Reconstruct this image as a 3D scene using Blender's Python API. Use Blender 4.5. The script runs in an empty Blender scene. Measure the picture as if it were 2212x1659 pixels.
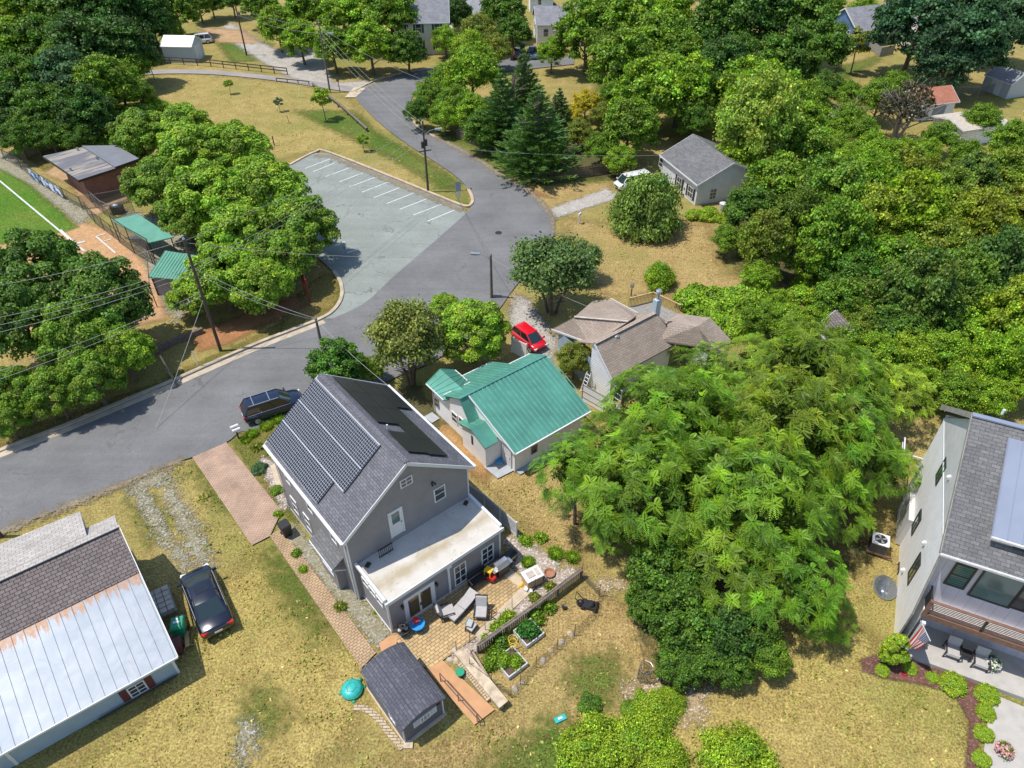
import bpy, math, random
import numpy as np
from mathutils import Vector, Matrix
from mathutils.geometry import tessellate_polygon
R = math.radians
random.seed(11)
rng = np.random.default_rng(11)
scene = bpy.context.scene
COL = scene.collection

# ---------------------------------------------------------------- camera geometry
FPX, PIT, CAMH = 1545.0, R(40.3), 36.0
CP, SP = math.cos(PIT), math.sin(PIT)
OFF = {1: (0, 0), 2: (737, 0), 3: (1474, 0), 4: (0, 552.8), 5: (737, 552.8), 6: (1474, 552.8),
       7: (0, 1105.5), 8: (737, 1105.5), 9: (1474, 1105.5)}

def Z(n, x, y):
    s = .3336 if n in (3, 6, 7, 8, 9) else .3332
    return (OFF[n][0] + s * x, OFF[n][1] + s * y)

def ray(p):
    x = (p[0] - 1106) / FPX; y = (829.5 - p[1]) / FPX
    return Vector((x, CP + y * SP, -SP + y * CP))

def G(p, z=0.0):
    d = ray(p); t = (CAMH - z) / -d.z
    return Vector((d.x * t, d.y * t, z))

def height_at(base, top):
    b = G(base); d = ray(top)
    t = math.hypot(b.x, b.y) / math.hypot(d.x, d.y)
    return CAMH + t * d.z

# ---------------------------------------------------------------- object helpers
def setp(o, label=None, cat=None, group=None, kind=None):
    if label: o['label'] = label
    if cat: o['category'] = cat
    if group: o['group'] = group
    if kind: o['kind'] = kind
    return o

def thing(name, label, cat, loc=(0, 0, 0), rz=0.0, group=None):
    o = bpy.data.objects.new(name, None); COL.objects.link(o)
    o.location = loc; o.rotation_euler = (0, 0, rz); o.empty_display_size = .3
    return setp(o, label, cat, group)

class MB:
    def __init__(s): s.v = []; s.f = []; s.m = []; s.uv = {}
    def add(s, vs, fs, mi=0):
        b = len(s.v); s.v += [tuple(v) for v in vs]
        for f in fs: s.f.append(tuple(i + b for i in f)); s.m.append(mi)
        return s
    def box(s, x0, x1, y0, y1, z0, z1, mi=0):
        v = [(x, y, z) for z in (z0, z1) for x, y in ((x0, y0), (x1, y0), (x1, y1), (x0, y1))]
        return s.add(v, [(3, 2, 1, 0), (4, 5, 6, 7), (0, 1, 5, 4), (1, 2, 6, 5), (2, 3, 7, 6), (3, 0, 4, 7)], mi)
    def cbox(s, c, sx, sy, sz, rz=0, mi=0):
        cs, sn = math.cos(rz), math.sin(rz); v = []
        for z in (0, sz):
            for x, y in ((-sx/2, -sy/2), (sx/2, -sy/2), (sx/2, sy/2), (-sx/2, sy/2)):
                v.append((c[0] + x*cs - y*sn, c[1] + x*sn + y*cs, c[2] + z))
        return s.add(v, [(3, 2, 1, 0), (4, 5, 6, 7), (0, 1, 5, 4), (1, 2, 6, 5), (2, 3, 7, 6), (3, 0, 4, 7)], mi)
    def bar(s, p, q, w, h=None, mi=0):
        h = h or w; p = Vector(p); q = Vector(q); d = (q - p).normalized()
        a = d.cross(Vector((0, 0, 1)))
        a = Vector((1, 0, 0)) if a.length < 1e-4 else a.normalized()
        b = a.cross(d); v = []
        for e in (p, q):
            for i, j in ((-1, -1), (1, -1), (1, 1), (-1, 1)): v.append(e + a*(i*w/2) + b*(j*h/2))
        return s.add(v, [(3, 2, 1, 0), (4, 5, 6, 7), (0, 1, 5, 4), (1, 2, 6, 5), (2, 3, 7, 6), (3, 0, 4, 7)], mi)
    def tube(s, pts, r, n=8, mi=0, cap=True):
        pts = [Vector(p) for p in pts]; rs = r if isinstance(r, (list, tuple)) else [r]*len(pts)
        v = []; f = []
        for i, p in enumerate(pts):
            d = (pts[min(i+1, len(pts)-1)] - pts[max(i-1, 0)]).normalized()
            a = d.cross(Vector((0, 0, 1)))
            a = Vector((1, 0, 0)) if a.length < 1e-3 else a.normalized()
            b = d.cross(a)
            for k in range(n):
                t = 2*math.pi*k/n; v.append(p + (a*math.cos(t) + b*math.sin(t))*rs[i])
        for i in range(len(pts)-1):
            for k in range(n):
                k2 = (k+1) % n; f.append((i*n+k, i*n+k2, (i+1)*n+k2, (i+1)*n+k))
        if cap: f.append(tuple(range(n))[::-1]); f.append(tuple((len(pts)-1)*n + k for k in range(n)))
        return s.add(v, f, mi)
    def lathe(s, prof, c=(0, 0, 0), n=16, mi=0, sx=1, sy=1):
        v = []; f = []
        for r, z in prof:
            for k in range(n):
                t = 2*math.pi*k/n; v.append((c[0] + r*sx*math.cos(t), c[1] + r*sy*math.sin(t), c[2] + z))
        for i in range(len(prof)-1):
            for k in range(n):
                k2 = (k+1) % n; f.append((i*n+k, i*n+k2, (i+1)*n+k2, (i+1)*n+k))
        f.append(tuple(range(n))[::-1]); f.append(tuple((len(prof)-1)*n + k for k in range(n)))
        return s.add(v, f, mi)
    def face(s, pts, mi=0): return s.add(pts, [tuple(range(len(pts)))], mi)
    def slab(s, pts, th, mi=0, mis=None):
        """roof plane: top polygon, thickened straight down"""
        n = len(pts); mis = mi if mis is None else mis
        pts = [Vector(p) for p in pts]
        nn = (pts[1]-pts[0]).cross(pts[2]-pts[0])
        if nn.z < 0: pts = pts[::-1]
        lo = [p - Vector((0, 0, th)) for p in pts]
        s.add(pts, [tuple(range(n))], mi)
        s.add(lo, [tuple(range(n))[::-1]], mis)
        for i in range(n):
            j = (i+1) % n; s.add([lo[i], lo[j], pts[j], pts[i]], [(0, 1, 2, 3)], mis)
        return s
    def prism(s, poly, z0, z1, mi=0, mis=None):
        """vertical prism on a plan polygon"""
        mis = mi if mis is None else mis
        a = sum(poly[i][0]*poly[(i+1) % len(poly)][1] - poly[(i+1) % len(poly)][0]*poly[i][1] for i in range(len(poly)))
        if a < 0: poly = poly[::-1]
        top = [(p[0], p[1], z1) for p in poly]; lo = [(p[0], p[1], z0) for p in poly]; n = len(poly)
        for t in tessellate_polygon([[Vector(p) for p in top]]):
            s.add([top[i] for i in t], [(0, 1, 2) if (Vector(top[t[1]])-Vector(top[t[0]])).cross(Vector(top[t[2]])-Vector(top[t[0]])).z > 0 else (0, 2, 1)], mi)
        for i in range(n):
            j = (i+1) % n; s.add([lo[i], lo[j], top[j], top[i]], [(0, 1, 2, 3)], mis)
        return s
    def dome(s, c, rx, ry, rz, n=14, m=6, mi=0, lo=0.0):
        prof = [(math.cos(lo + (math.pi/2-lo)*i/m), math.sin(lo + (math.pi/2-lo)*i/m)) for i in range(m+1)]
        v = []; f = []
        for r, z in prof:
            for k in range(n):
                t = 2*math.pi*k/n; v.append((c[0] + max(r, .001)*rx*math.cos(t), c[1] + max(r, .001)*ry*math.sin(t), c[2] + z*rz))
        for i in range(m):
            for k in range(n):
                k2 = (k+1) % n; f.append((i*n+k, i*n+k2, (i+1)*n+k2, (i+1)*n+k))
        return s.add(v, f, mi)
    def build(s, name, mats, parent=None, smooth=False, loc=None, rz=0):
        me = bpy.data.meshes.new(name)
        me.from_pydata(s.v, [], s.f)
        if not isinstance(mats, (list, tuple)): mats = [mats]
        for m in mats: me.materials.append(m)
        if len(mats) > 1: me.polygons.foreach_set('material_index', s.m)
        uvl = me.uv_layers.new(name='UVMap').data
        up = Vector((0, 0, 1))
        for p in me.polygons:
            n = p.normal
            t = up.cross(n)
            t = Vector((1, 0, 0)) if t.length < 1e-3 else t.normalized()
            b = n.cross(t)
            for li in p.loop_indices:
                c = me.vertices[me.loops[li].vertex_index].co
                uvl[li].uv = (c.dot(t), c.dot(b))
        if smooth: me.polygons.foreach_set('use_smooth', [True]*len(me.polygons))
        me.update()
        o = bpy.data.objects.new(name, me); COL.objects.link(o)
        if parent: o.parent = parent
        if loc: o.location = loc
        if rz: o.rotation_euler.z = rz
        return o

def copy_tree(o, parent=None):
    c = o.copy(); COL.objects.link(c)
    if parent: c.parent = parent
    for ch in list(o.children): copy_tree(ch, c)
    return c

# ---------------------------------------------------------------- materials
class NT:
    def __init__(s, name):
        s.mat = bpy.data.materials.new(name); s.mat.use_nodes = True
        s.t = s.mat.node_tree; s.t.nodes.clear()
        s.out = s.n('ShaderNodeOutputMaterial'); s.b = s.n('ShaderNodeBsdfPrincipled')
        s.l(s.b.outputs[0], s.out.inputs[0])
    def n(s, ty, **kw):
        nd = s.t.nodes.new(ty)
        for k, v in kw.items(): setattr(nd, k, v)
        return nd
    def l(s, a, b): s.t.links.new(a, b)
    def put(s, sock, v):
        if hasattr(v, 'is_linked') or isinstance(v, bpy.types.NodeSocket): s.l(v, sock)
        elif isinstance(v, (tuple, list)) and len(v) == 3 and sock.type == 'RGBA': sock.default_value = (*v, 1)
        else: sock.default_value = v
    def coord(s, kind='Object', scale=(1, 1, 1), rz=0.0):
        tc = s.n('ShaderNodeTexCoord'); mp = s.n('ShaderNodeMapping')
        if kind == 'World':
            g = s.n('ShaderNodeNewGeometry'); s.l(g.outputs['Position'], mp.inputs[0])
        else: s.l(tc.outputs[kind], mp.inputs[0])
        mp.inputs['Scale'].default_value = scale if isinstance(scale, (tuple, list)) else (scale,)*3
        mp.inputs['Rotation'].default_value = (0, 0, rz)
        return mp.outputs[0]
    def noise(s, co, sc, detail=4, rough=.55, dist=0.0):
        nd = s.n('ShaderNodeTexNoise'); s.l(co, nd.inputs['Vector'])
        nd.inputs['Scale'].default_value = sc; nd.inputs['Detail'].default_value = detail
        nd.inputs['Roughness'].default_value = rough; nd.inputs['Distortion'].default_value = dist
        return nd.outputs[0]
    def ramp(s, f, a, b, ca=(0, 0, 0), cb=(1, 1, 1)):
        r = s.n('ShaderNodeValToRGB'); s.l(f, r.inputs[0])
        r.color_ramp.elements[0].position = a; r.color_ramp.elements[1].position = b
        r.color_ramp.elements[0].color = (*ca, 1); r.color_ramp.elements[1].color = (*cb, 1)
        return r.outputs[0]
    def mix(s, f, a, b, mode='MIX'):
        m = s.n('ShaderNodeMix', data_type='RGBA', blend_type=mode)
        s.put(m.inputs[0], f); s.put(m.inputs[6], a); s.put(m.inputs[7], b)
        return m.outputs[2]
    def math(s, op, a, b=0.0):
        m = s.n('ShaderNodeMath', operation=op); s.put(m.inputs[0], a); s.put(m.inputs[1], b)
        return m.outputs[0]
    def brick(s, co, c1, c2, mo, w, h, ms=.01, off=.5, bias=0.0, sq=1):
        b = s.n('ShaderNodeTexBrick'); s.l(co, b.inputs['Vector'])
        for k, v in (('Color1', c1), ('Color2', c2), ('Mortar', mo)): b.inputs[k].default_value = (*v, 1)
        b.inputs['Scale'].default_value = 1; b.inputs['Mortar Size'].default_value = ms
        b.inputs['Brick Width'].default_value = w; b.inputs['Row Height'].default_value = h
        b.inputs['Bias'].default_value = bias; b.inputs['Mortar Smooth'].default_value = .1
        b.offset = off
        return b
    def done(s, base, rough=.8, metal=0.0, bump=None, bs=.3, bd=.02, spec=.5, alpha=None):
        s.put(s.b.inputs['Base Color'], base); s.put(s.b.inputs['Roughness'], rough)
        s.put(s.b.inputs['Metallic'], metal); s.b.inputs['Specular IOR Level'].default_value = spec
        if bump is not None:
            bn = s.n('ShaderNodeBump'); bn.inputs['Strength'].default_value = bs; bn.inputs['Distance'].default_value = bd
            s.l(bump, bn.inputs['Height']); s.l(bn.outputs[0], s.b.inputs['Normal'])
        if alpha is not None: s.l(alpha, s.b.inputs['Alpha'])
        return s.mat

def plain(name, c, rough=.6, metal=0.0, var=.12, sc=6.0, spec=.5):
    t = NT(name); co = t.coord('Object')
    n = t.noise(co, sc, 3)
    lo = tuple(x*(1-var) for x in c); hi = tuple(min(1, x*(1+var)) for x in c)
    return t.done(t.ramp(n, .3, .7, lo, hi), rough, metal, spec=spec)

def ragged_alpha(t, co, amt=.9, sc=1.6):
    a = t.n('ShaderNodeAttribute', attribute_name='edge')
    n = t.math('ADD', t.math('MULTIPLY', t.noise(co, sc, 6, .72), .6), t.math('MULTIPLY', t.noise(co, 9.0, 3, .7), .4))
    v = t.math('ADD', a.outputs['Fac'], t.math('MULTIPLY', t.math('SUBTRACT', n, .5), amt*2))
    m = t.n('ShaderNodeMapRange'); t.l(v, m.inputs[0]); m.inputs[1].default_value = .28; m.inputs[2].default_value = .74
    return m.outputs[0]

def grass_mat(name, dry, tan, green, gl=.52, gh=.68, ragged=False, green2=None, fine=9.0, mow=None):
    t = NT(name); co = t.coord('World')
    big = t.noise(co, .09, 5, .6); mid = t.noise(co, .55, 5, .62, .6); sm = t.noise(co, 2.6, 5, .7); fi = t.noise(co, fine, 3, .7)
    c = t.mix(t.ramp(mid, .38, .62), dry, tan)
    gm = t.math('ADD', t.math('MULTIPLY', big, .62), t.math('MULTIPLY', sm, .38))
    c = t.mix(t.ramp(gm, gl, gh), c, green)
    if green2: c = t.mix(t.ramp(t.noise(co, .22, 4, .6), .55, .7), c, green2)
    if mow is not None:
        cm = t.coord('World', (1, 1, 1), mow)
        w = t.n('ShaderNodeTexWave', wave_type='BANDS'); t.l(cm, w.inputs[0]); w.inputs['Scale'].default_value = .28
        w.inputs['Distortion'].default_value = 1.2; w.inputs['Detail'].default_value = 2
        c = t.mix(t.math('MULTIPLY', w.outputs['Fac'], .25), c, green)
    c = t.mix(.85, c, t.ramp(sm, .3, .72, (.62, .6, .55), (1.25, 1.25, 1.25)), 'MULTIPLY')
    c = t.mix(.95, c, t.ramp(fi, .36, .66, (.48, .5, .44), (1.42, 1.42, 1.38)), 'MULTIPLY')
    h = t.math('ADD', fi, sm)
    return t.done(c, .95, bump=h, bs=.7, bd=.08, spec=.1, alpha=ragged_alpha(t, co) if ragged else None)

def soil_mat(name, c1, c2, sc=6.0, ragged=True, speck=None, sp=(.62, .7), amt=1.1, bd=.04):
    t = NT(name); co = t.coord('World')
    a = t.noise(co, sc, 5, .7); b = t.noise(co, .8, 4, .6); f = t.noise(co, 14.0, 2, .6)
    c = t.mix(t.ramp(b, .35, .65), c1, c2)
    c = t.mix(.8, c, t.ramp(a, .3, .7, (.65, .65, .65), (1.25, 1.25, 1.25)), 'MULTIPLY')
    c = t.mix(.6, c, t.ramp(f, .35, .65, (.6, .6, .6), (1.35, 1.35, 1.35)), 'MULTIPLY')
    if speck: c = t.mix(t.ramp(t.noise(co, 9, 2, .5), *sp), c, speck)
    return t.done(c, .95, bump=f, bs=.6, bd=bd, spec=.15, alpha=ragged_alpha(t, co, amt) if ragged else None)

def asphalt_mat(name, c, yaw, cracks=False, var=.16, crack_c=(.06, .06, .06)):
    t = NT(name); co = t.coord('World'); st = t.coord('World', (.05, .8, 1), -yaw)
    a = t.noise(co, .25, 5, .6); s = t.noise(st, 1.0, 5, .7); f = t.noise(co, 22, 2, .7); m = t.noise(co, 3.0, 4, .7)
    col = t.mix(t.ramp(a, .3, .7), tuple(x*(1-var) for x in c), tuple(x*(1+var) for x in c))
    col = t.mix(.5, col, t.ramp(s, .3, .7, (.82, .82, .83), (1.15, 1.15, 1.14)), 'MULTIPLY')
    col = t.mix(.6, col, t.ramp(f, .35, .65, (.75, .75, .75), (1.22, 1.22, 1.22)), 'MULTIPLY')
    col = t.mix(.5, col, t.ramp(m, .3, .7, (.86, .86, .86), (1.1, 1.1, 1.1)), 'MULTIPLY')
    if cracks:
        cw = t.coord('World')
        d = t.n('ShaderNodeMix', data_type='RGBA'); d.inputs[0].default_value = .12
        nn = t.n('ShaderNodeTexNoise'); t.l(cw, nn.inputs[0]); nn.inputs['Scale'].default_value = .9; nn.inputs['Detail'].default_value = 6
        add = t.n('ShaderNodeVectorMath', operation='MULTIPLY_ADD'); t.l(nn.outputs['Color'], add.inputs[0])
        add.inputs[1].default_value = (3.2, 3.2, 0); t.l(cw, add.inputs[2])
        for sc, wd, k in ((.14, .005, .6), (.42, .006, .3)):
            v = t.n('ShaderNodeTexVoronoi', feature='DISTANCE_TO_EDGE'); t.l(add.outputs[0], v.inputs['Vector']); v.inputs['Scale'].default_value = sc
            msk = t.math('MULTIPLY', t.math('LESS_THAN', v.outputs[0], wd), t.ramp(t.noise(co, .5, 3), .4, .55))
            col = t.mix(t.math('MULTIPLY', msk, k), col, crack_c)
        stn = t.ramp(t.noise(co, .13, 4, .6), .58, .7)
        col = t.mix(t.math('MULTIPLY', stn, .35), col, (.2, .19, .17))
    return t.done(col, .85, bump=f, bs=.3, bd=.01, spec=.25)

def paver_mat(name, c1, c2, mo, w, h, yaw, ms=.016, var=(.7, 1.25)):
    t = NT(name); co = t.coord('World', (1, 1, 1), -yaw)
    b = t.brick(co, c1, c2, mo, w, h, ms)
    n = t.noise(co, .7, 4, .6); f = t.noise(co, 12, 3, .6)
    c = t.mix(.75, b.outputs[0], t.ramp(n, .3, .7, (var[0],)*3, (var[1],)*3), 'MULTIPLY')
    c = t.mix(.5, c, t.ramp(f, .3, .7, (.8,)*3, (1.2,)*3), 'MULTIPLY')
    return t.done(c, .85, bump=b.outputs['Fac'], bs=-.4, bd=.01, spec=.2)

def shingle_mat(name, c1, c2, mo, w=.33, h=.15, stain=None, ms=.012, nz=.5):
    t = NT(name); co = t.coord('UV')
    b = t.brick(co, c1, c2, mo, w, h, ms)
    n = t.noise(co, .6, 4, .6); f = t.noise(co, 9, 3, .7)
    c = t.mix(.6, b.outputs[0], t.ramp(n, .3, .7, (.78,)*3, (1.18,)*3), 'MULTIPLY')
    c = t.mix(nz, c, t.ramp(f, .32, .68, (.66,)*3, (1.32,)*3), 'MULTIPLY')
    if stain: c = t.mix(t.ramp(t.noise(co, .28, 5, .65), .55, .7), c, stain)
    return t.done(c, .9, bump=t.math('ADD', b.outputs['Fac'], f), bs=.35, bd=.012, spec=.2)

def siding_mat(name, c, pitch=.14, vert=False, gap=.09, gapk=.55, rough=.6, var=.08, dirt=None):
    t = NT(name); co = t.coord('UV'); sp = t.n('ShaderNodeSeparateXYZ'); t.l(co, sp.inputs[0])
    ax = sp.outputs[0] if vert else sp.outputs[1]
    fr = t.math('FRACT', t.math('DIVIDE', ax, pitch))
    gapm = t.math('LESS_THAN', fr, gap)
    n = t.noise(co, 1.3, 4, .6)
    col = t.mix(t.ramp(n, .3, .7), tuple(x*(1-var) for x in c), tuple(x*(1+var) for x in c))
    col = t.mix(gapm, col, tuple(x*gapk for x in c))
    if dirt: col = t.mix(t.math('MULTIPLY', t.ramp(t.noise(co, 2.2, 5, .7), .5, .75), .5), col, dirt)
    return t.done(col, rough, bump=fr, bs=.5, bd=.02, spec=.3)

def leaf_mat(name, trans=.24):
    t = NT(name)
    oi = t.n('ShaderNodeObjectInfo'); at = t.n('ShaderNodeAttribute', attribute_name='tint')
    c = t.mix(1.0, oi.outputs['Color'], at.outputs['Color'], 'MULTIPLY')
    t.put(t.b.inputs['Base Color'], c); t.b.inputs['Roughness'].default_value = .55
    t.b.inputs['Specular IOR Level'].default_value = .35
    tr = t.n('ShaderNodeBsdfTranslucent')
    t.l(t.mix(1.0, c, (1.25, 1.3, .55), 'MULTIPLY'), tr.inputs[0])
    mx = t.n('ShaderNodeMixShader'); mx.inputs[0].default_value = trans
    t.l(t.b.outputs[0], mx.inputs[1]); t.l(tr.outputs[0], mx.inputs[2]); t.l(mx.outputs[0], t.out.inputs[0])
    return t.mat

def glass_mat(name, c=(.02, .025, .03), rough=.06, stripes=None):
    t = NT(name)
    base = c
    if stripes:
        co = t.coord('UV'); sp = t.n('ShaderNodeSeparateXYZ'); t.l(co, sp.inputs[0])
        fr = t.math('LESS_THAN', t.math('FRACT', t.math('DIVIDE', sp.outputs[1], stripes[0])), .55)
        base = t.mix(fr, c, stripes[1])
    m = t.done(base, rough, spec=.8)
    return m

def chainlink_mat():
    t = NT('chain_link_mesh'); co = t.coord('UV', (1, 1, 1), R(45)); sp = t.n('ShaderNodeSeparateXYZ'); t.l(co, sp.inputs[0])
    a = t.math('LESS_THAN', t.math('FRACT', t.math('DIVIDE', sp.outputs[0], .11)), .22)
    b = t.math('LESS_THAN', t.math('FRACT', t.math('DIVIDE', sp.outputs[1], .11)), .22)
    return t.done((.16, .16, .165), .5, .6, alpha=t.math('MAXIMUM', a, b))

def solar_mat():
    t = NT('solar_cell_grid'); co = t.coord('UV'); sp = t.n('ShaderNodeSeparateXYZ'); t.l(co, sp.inputs[0])
    g = None
    for o in (0, 1):
        q = t.math('LESS_THAN', t.math('FRACT', t.math('DIVIDE', sp.outputs[o], .17)), .12)
        g = q if g is None else t.math('MAXIMUM', g, q)
    vn = t.n('ShaderNodeTexWhiteNoise', noise_dimensions='2D')
    sn = t.n('ShaderNodeVectorMath', operation='SNAP'); t.l(co, sn.inputs[0]); sn.inputs[1].default_value = (.17, .17, .17)
    t.l(sn.outputs[0], vn.inputs['Vector'])
    cell = t.mix(vn.outputs[0], (.008, .010, .016), (.016, .020, .024))
    c = t.mix(g, cell, (.38, .38, .42))
    return t.done(c, .3, spec=.4)
M = {}
M['lawn'] = grass_mat('dry_lawn', (.42, .325, .125), (.335, .25, .098), (.22, .225, .058), .45, .62)
M['lawn_tan'] = grass_mat('tan_dry_grass', (.44, .315, .14), (.37, .26, .112), (.25, .235, .068), .5, .68, ragged=True)
M['lawn_gold'] = grass_mat('golden_lawn', (.455, .35, .128), (.36, .27, .098), (.25, .245, .065), .46, .64, ragged=True)
M['lawn_park'] = grass_mat('park_grass', (.43, .33, .13), (.345, .265, .098), (.22, .23, .06), .46, .64, ragged=True)
M['grass_green'] = grass_mat('green_grass', (.145, .18, .038), (.19, .19, .053), (.085, .155, .023), .45, .6, ragged=True)
M['turf'] = grass_mat('outfield_turf', (.13, .23, .03), (.20, .22, .055), (.085, .19, .02), .4, .56, ragged=True)
M['verge'] = grass_mat('verge_grass', (.24, .20, .06), (.30, .20, .08), (.12, .14, .03), .42, .6, ragged=True)
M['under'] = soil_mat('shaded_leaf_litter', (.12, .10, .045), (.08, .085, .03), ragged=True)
M['road'] = asphalt_mat('road_asphalt', (.168, .166, .164), R(32), cracks=True, crack_c=(.10, .10, .10))
M['lot'] = asphalt_mat('old_lot_asphalt', (.25, .272, .245), R(-20), cracks=True, var=.1)
M['gravel'] = soil_mat('grey_gravel', (.29, .265, .185), (.25, .215, .13), speck=(.40, .41, .39), sp=(.54, .7), amt=1.9)
M['gravel_road'] = soil_mat('pale_gravel', (.42, .385, .34), (.33, .295, .25), speck=(.52, .5, .46), sp=(.55, .68))
M['path_asphalt'] = asphalt_mat('path_asphalt', (.3, .27, .25), R(0))
M['infield'] = soil_mat('infield_clay', (.50, .29, .135), (.45, .27, .145), sc=3, ragged=True, amt=.3, bd=.01)
M['dirt'] = soil_mat('tan_dirt', (.47, .31, .17), (.36, .23, .12))
M['orange_dirt'] = soil_mat('orange_clay_edge', (.42, .2, .09), (.30, .15, .07))
M['mulch'] = soil_mat('bark_mulch', (.17, .085, .065), (.12, .06, .05), speck=(.26, .15, .11), sp=(.56, .66), amt=.35)
M['needles'] = soil_mat('pine_straw', (.42, .25, .1), (.33, .19, .08), amt=.6)
M['pinkgravel'] = soil_mat('pinkish_pebbles', (.42, .33, .27), (.33, .27, .22), speck=(.6, .55, .5), sp=(.55, .62))
M['white_stone'] = soil_mat('pale_rubble', (.40, .31, .19), (.36, .26, .14), speck=(.58, .53, .46), sp=(.58, .68), amt=1.9)
M['grit'] = soil_mat('roadside_grit', (.30, .25, .17), (.24, .19, .12), amt=1.7)
M['brick_drive'] = paver_mat('brick_drive_pavers', (.47, .32, .235), (.39, .27, .20), (.24, .165, .11), .24, .12, R(39.6))
M['brick_path'] = paver_mat('path_pavers', (.45, .315, .19), (.40, .275, .17), (.20, .14, .08), .24, .16, R(39.6), .02)
M['patio'] = paver_mat('patio_pavers', (.52, .37, .185), (.42, .295, .15), (.22, .15, .075), .30, .19, R(39.6), .02)
M['kerb'] = plain('kerb_concrete', (.46, .38, .28), .9, var=.2, sc=1.2)
M['kerb_tan'] = plain('lot_kerb_concrete', (.47, .36, .24), .9, var=.2, sc=1.2)
M['concrete'] = plain('pale_concrete', (.43, .405, .37), .85, var=.1, sc=2)
M['concrete_tan'] = plain('tan_concrete', (.50, .40, .28), .85, var=.14, sc=2)
M['porchgrey'] = plain('grey_painted_slab', (.36, .38, .40), .7, var=.1, sc=2)
M['orange_conc'] = plain('orange_stained_concrete', (.50, .27, .13), .8, var=.1, sc=2)
t = NT('road_paint'); co = t.coord('World'); M['stripe'] = t.done(t.mix(t.ramp(t.noise(co, 5, 5, .75), .52, .64), (.62, .62, .58), (.30, .32, .29)), .8)
M['white'] = plain('white_paint', (.66, .66, .66), .5, var=.05)
M['whitev'] = plain('white_vinyl', (.80, .79, .77), .45, var=.06)
M['black'] = plain('black_plastic', (.02, .02, .022), .45)
M['dark'] = plain('dark_metal', (.045, .043, .045), .45, .4)
M['rubber'] = plain('tyre_rubber', (.025, .025, .026), .85)
M['steel'] = plain('galvanised_steel', (.42, .43, .44), .35, .8)
M['alu'] = plain('brushed_aluminium', (.55, .56, .58), .35, .8)
M['pole'] = plain('weathered_pole_wood', (.10, .065, .048), .9, var=.3, sc=5)
M['pole_grey'] = plain('grey_pole_wood', (.16, .13, .105), .9, var=.3, sc=5)
M['fencewood'] = plain('old_fence_wood', (.15, .115, .085), .9, var=.3, sc=4)
M['fencegrey'] = plain('grey_fence_wood', (.26, .24, .21), .9, var=.25, sc=4)
M['tanwood'] = plain('tan_deck_wood', (.50, .33, .16), .8, var=.2, sc=4)
M['brownwood'] = plain('brown_rail_wood', (.19, .105, .075), .65, var=.2, sc=4)
M['railgrey'] = plain('weathered_rail', (.36, .28, .21), .85, var=.2, sc=4)
M['wire'] = plain('cable', (.34, .33, .32), .6)
M['wire_dark'] = plain('dark_cable', (.07, .07, .07), .6)
M['hwall'] = siding_mat('grey_lap_siding', (.265, .25, .255), .17, gapk=.6)
M['white_lap'] = siding_mat('white_lap_siding', (.86, .855, .85), .2, gapk=.7)
M['white_lap2'] = siding_mat('white_vinyl_siding', (.86, .865, .87), .22, gapk=.5, gap=.14)
M['blue_lap'] = siding_mat('pale_blue_siding', (.33, .42, .49), .18, gapk=.8)
M['grey_lap'] = siding_mat('pale_grey_siding', (.66, .67, .70), .18, gapk=.85)
M['cream_lap'] = siding_mat('cream_siding', (.6, .57, .5), .2, gapk=.8)
M['navy_lap'] = siding_mat('blue_siding', (.10, .18, .36), .2, gapk=.8)
M['slate_lap'] = siding_mat('slate_siding', (.125, .125, .15), .2, vert=True, gapk=.6, gap=.06)
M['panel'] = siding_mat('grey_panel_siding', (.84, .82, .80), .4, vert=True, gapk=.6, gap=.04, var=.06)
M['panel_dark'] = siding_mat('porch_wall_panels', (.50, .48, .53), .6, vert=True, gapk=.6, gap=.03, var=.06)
M['lapgrey'] = siding_mat('light_grey_lap', (.62, .60, .57), .17, gapk=.6)
M['brick'] = None
t = NT('red_brick_wall'); co = t.coord('UV'); b = t.brick(co, (.30, .085, .045), (.22, .065, .04), (.27, .2, .16), .22, .075, .012)
M['brick'] = t.done(t.mix(.5, b.outputs[0], t.ramp(t.noise(co, 1.5), .3, .7, (.75,)*3, (1.25,)*3), 'MULTIPLY'), .9)
t = NT('tan_block_wall'); co = t.coord('UV'); b = t.brick(co, (.52, .42, .29), (.44, .34, .22), (.16, .11, .06), .4, .15, .02)
M['block'] = t.done(t.mix(.5, b.outputs[0], t.ramp(t.noise(co, 5), .3, .7, (.75,)*3, (1.25,)*3), 'MULTIPLY'), .9)
M['shingle'] = shingle_mat('grey_shingles', (.175, .175, .19), (.125, .125, .14), (.06, .06, .07))
M['shingle_dk'] = shingle_mat('charcoal_shingles', (.13, .13, .15), (.085, .085, .105), (.045, .045, .055), .34, .17)
M['shingle_brown'] = shingle_mat('brown_shingles', (.40, .325, .265), (.335, .265, .21), (.2, .155, .125), .4, .17)
M['shingle_old'] = shingle_mat('old_brown_shingles', (.225, .188, .178), (.17, .14, .134), (.06, .05, .048), .32, .2, ms=.018)
M['shingle_pale'] = shingle_mat('pale_worn_shingles', (.47, .43, .39), (.37, .34, .31), (.2, .18, .17), .36, .24)
M['shingle_far'] = shingle_mat('far_grey_shingles', (.28, .28, .30), (.22, .22, .235), (.13, .13, .14), .5, .25)
M['shingle_mid'] = shingle_mat('mid_grey_shingles', (.19, .187, .187), (.135, .133, .135), (.075, .075, .078), .4, .19)
M['shingle_lt'] = shingle_mat('light_grey_shingles', (.335, .335, .345), (.26, .26, .275), (.17, .17, .18), .3, .14)
M['greenroof'] = plain('green_roof_metal', (.095, .30, .23), .34, .25, var=.2, sc=.5, spec=.6)
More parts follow.
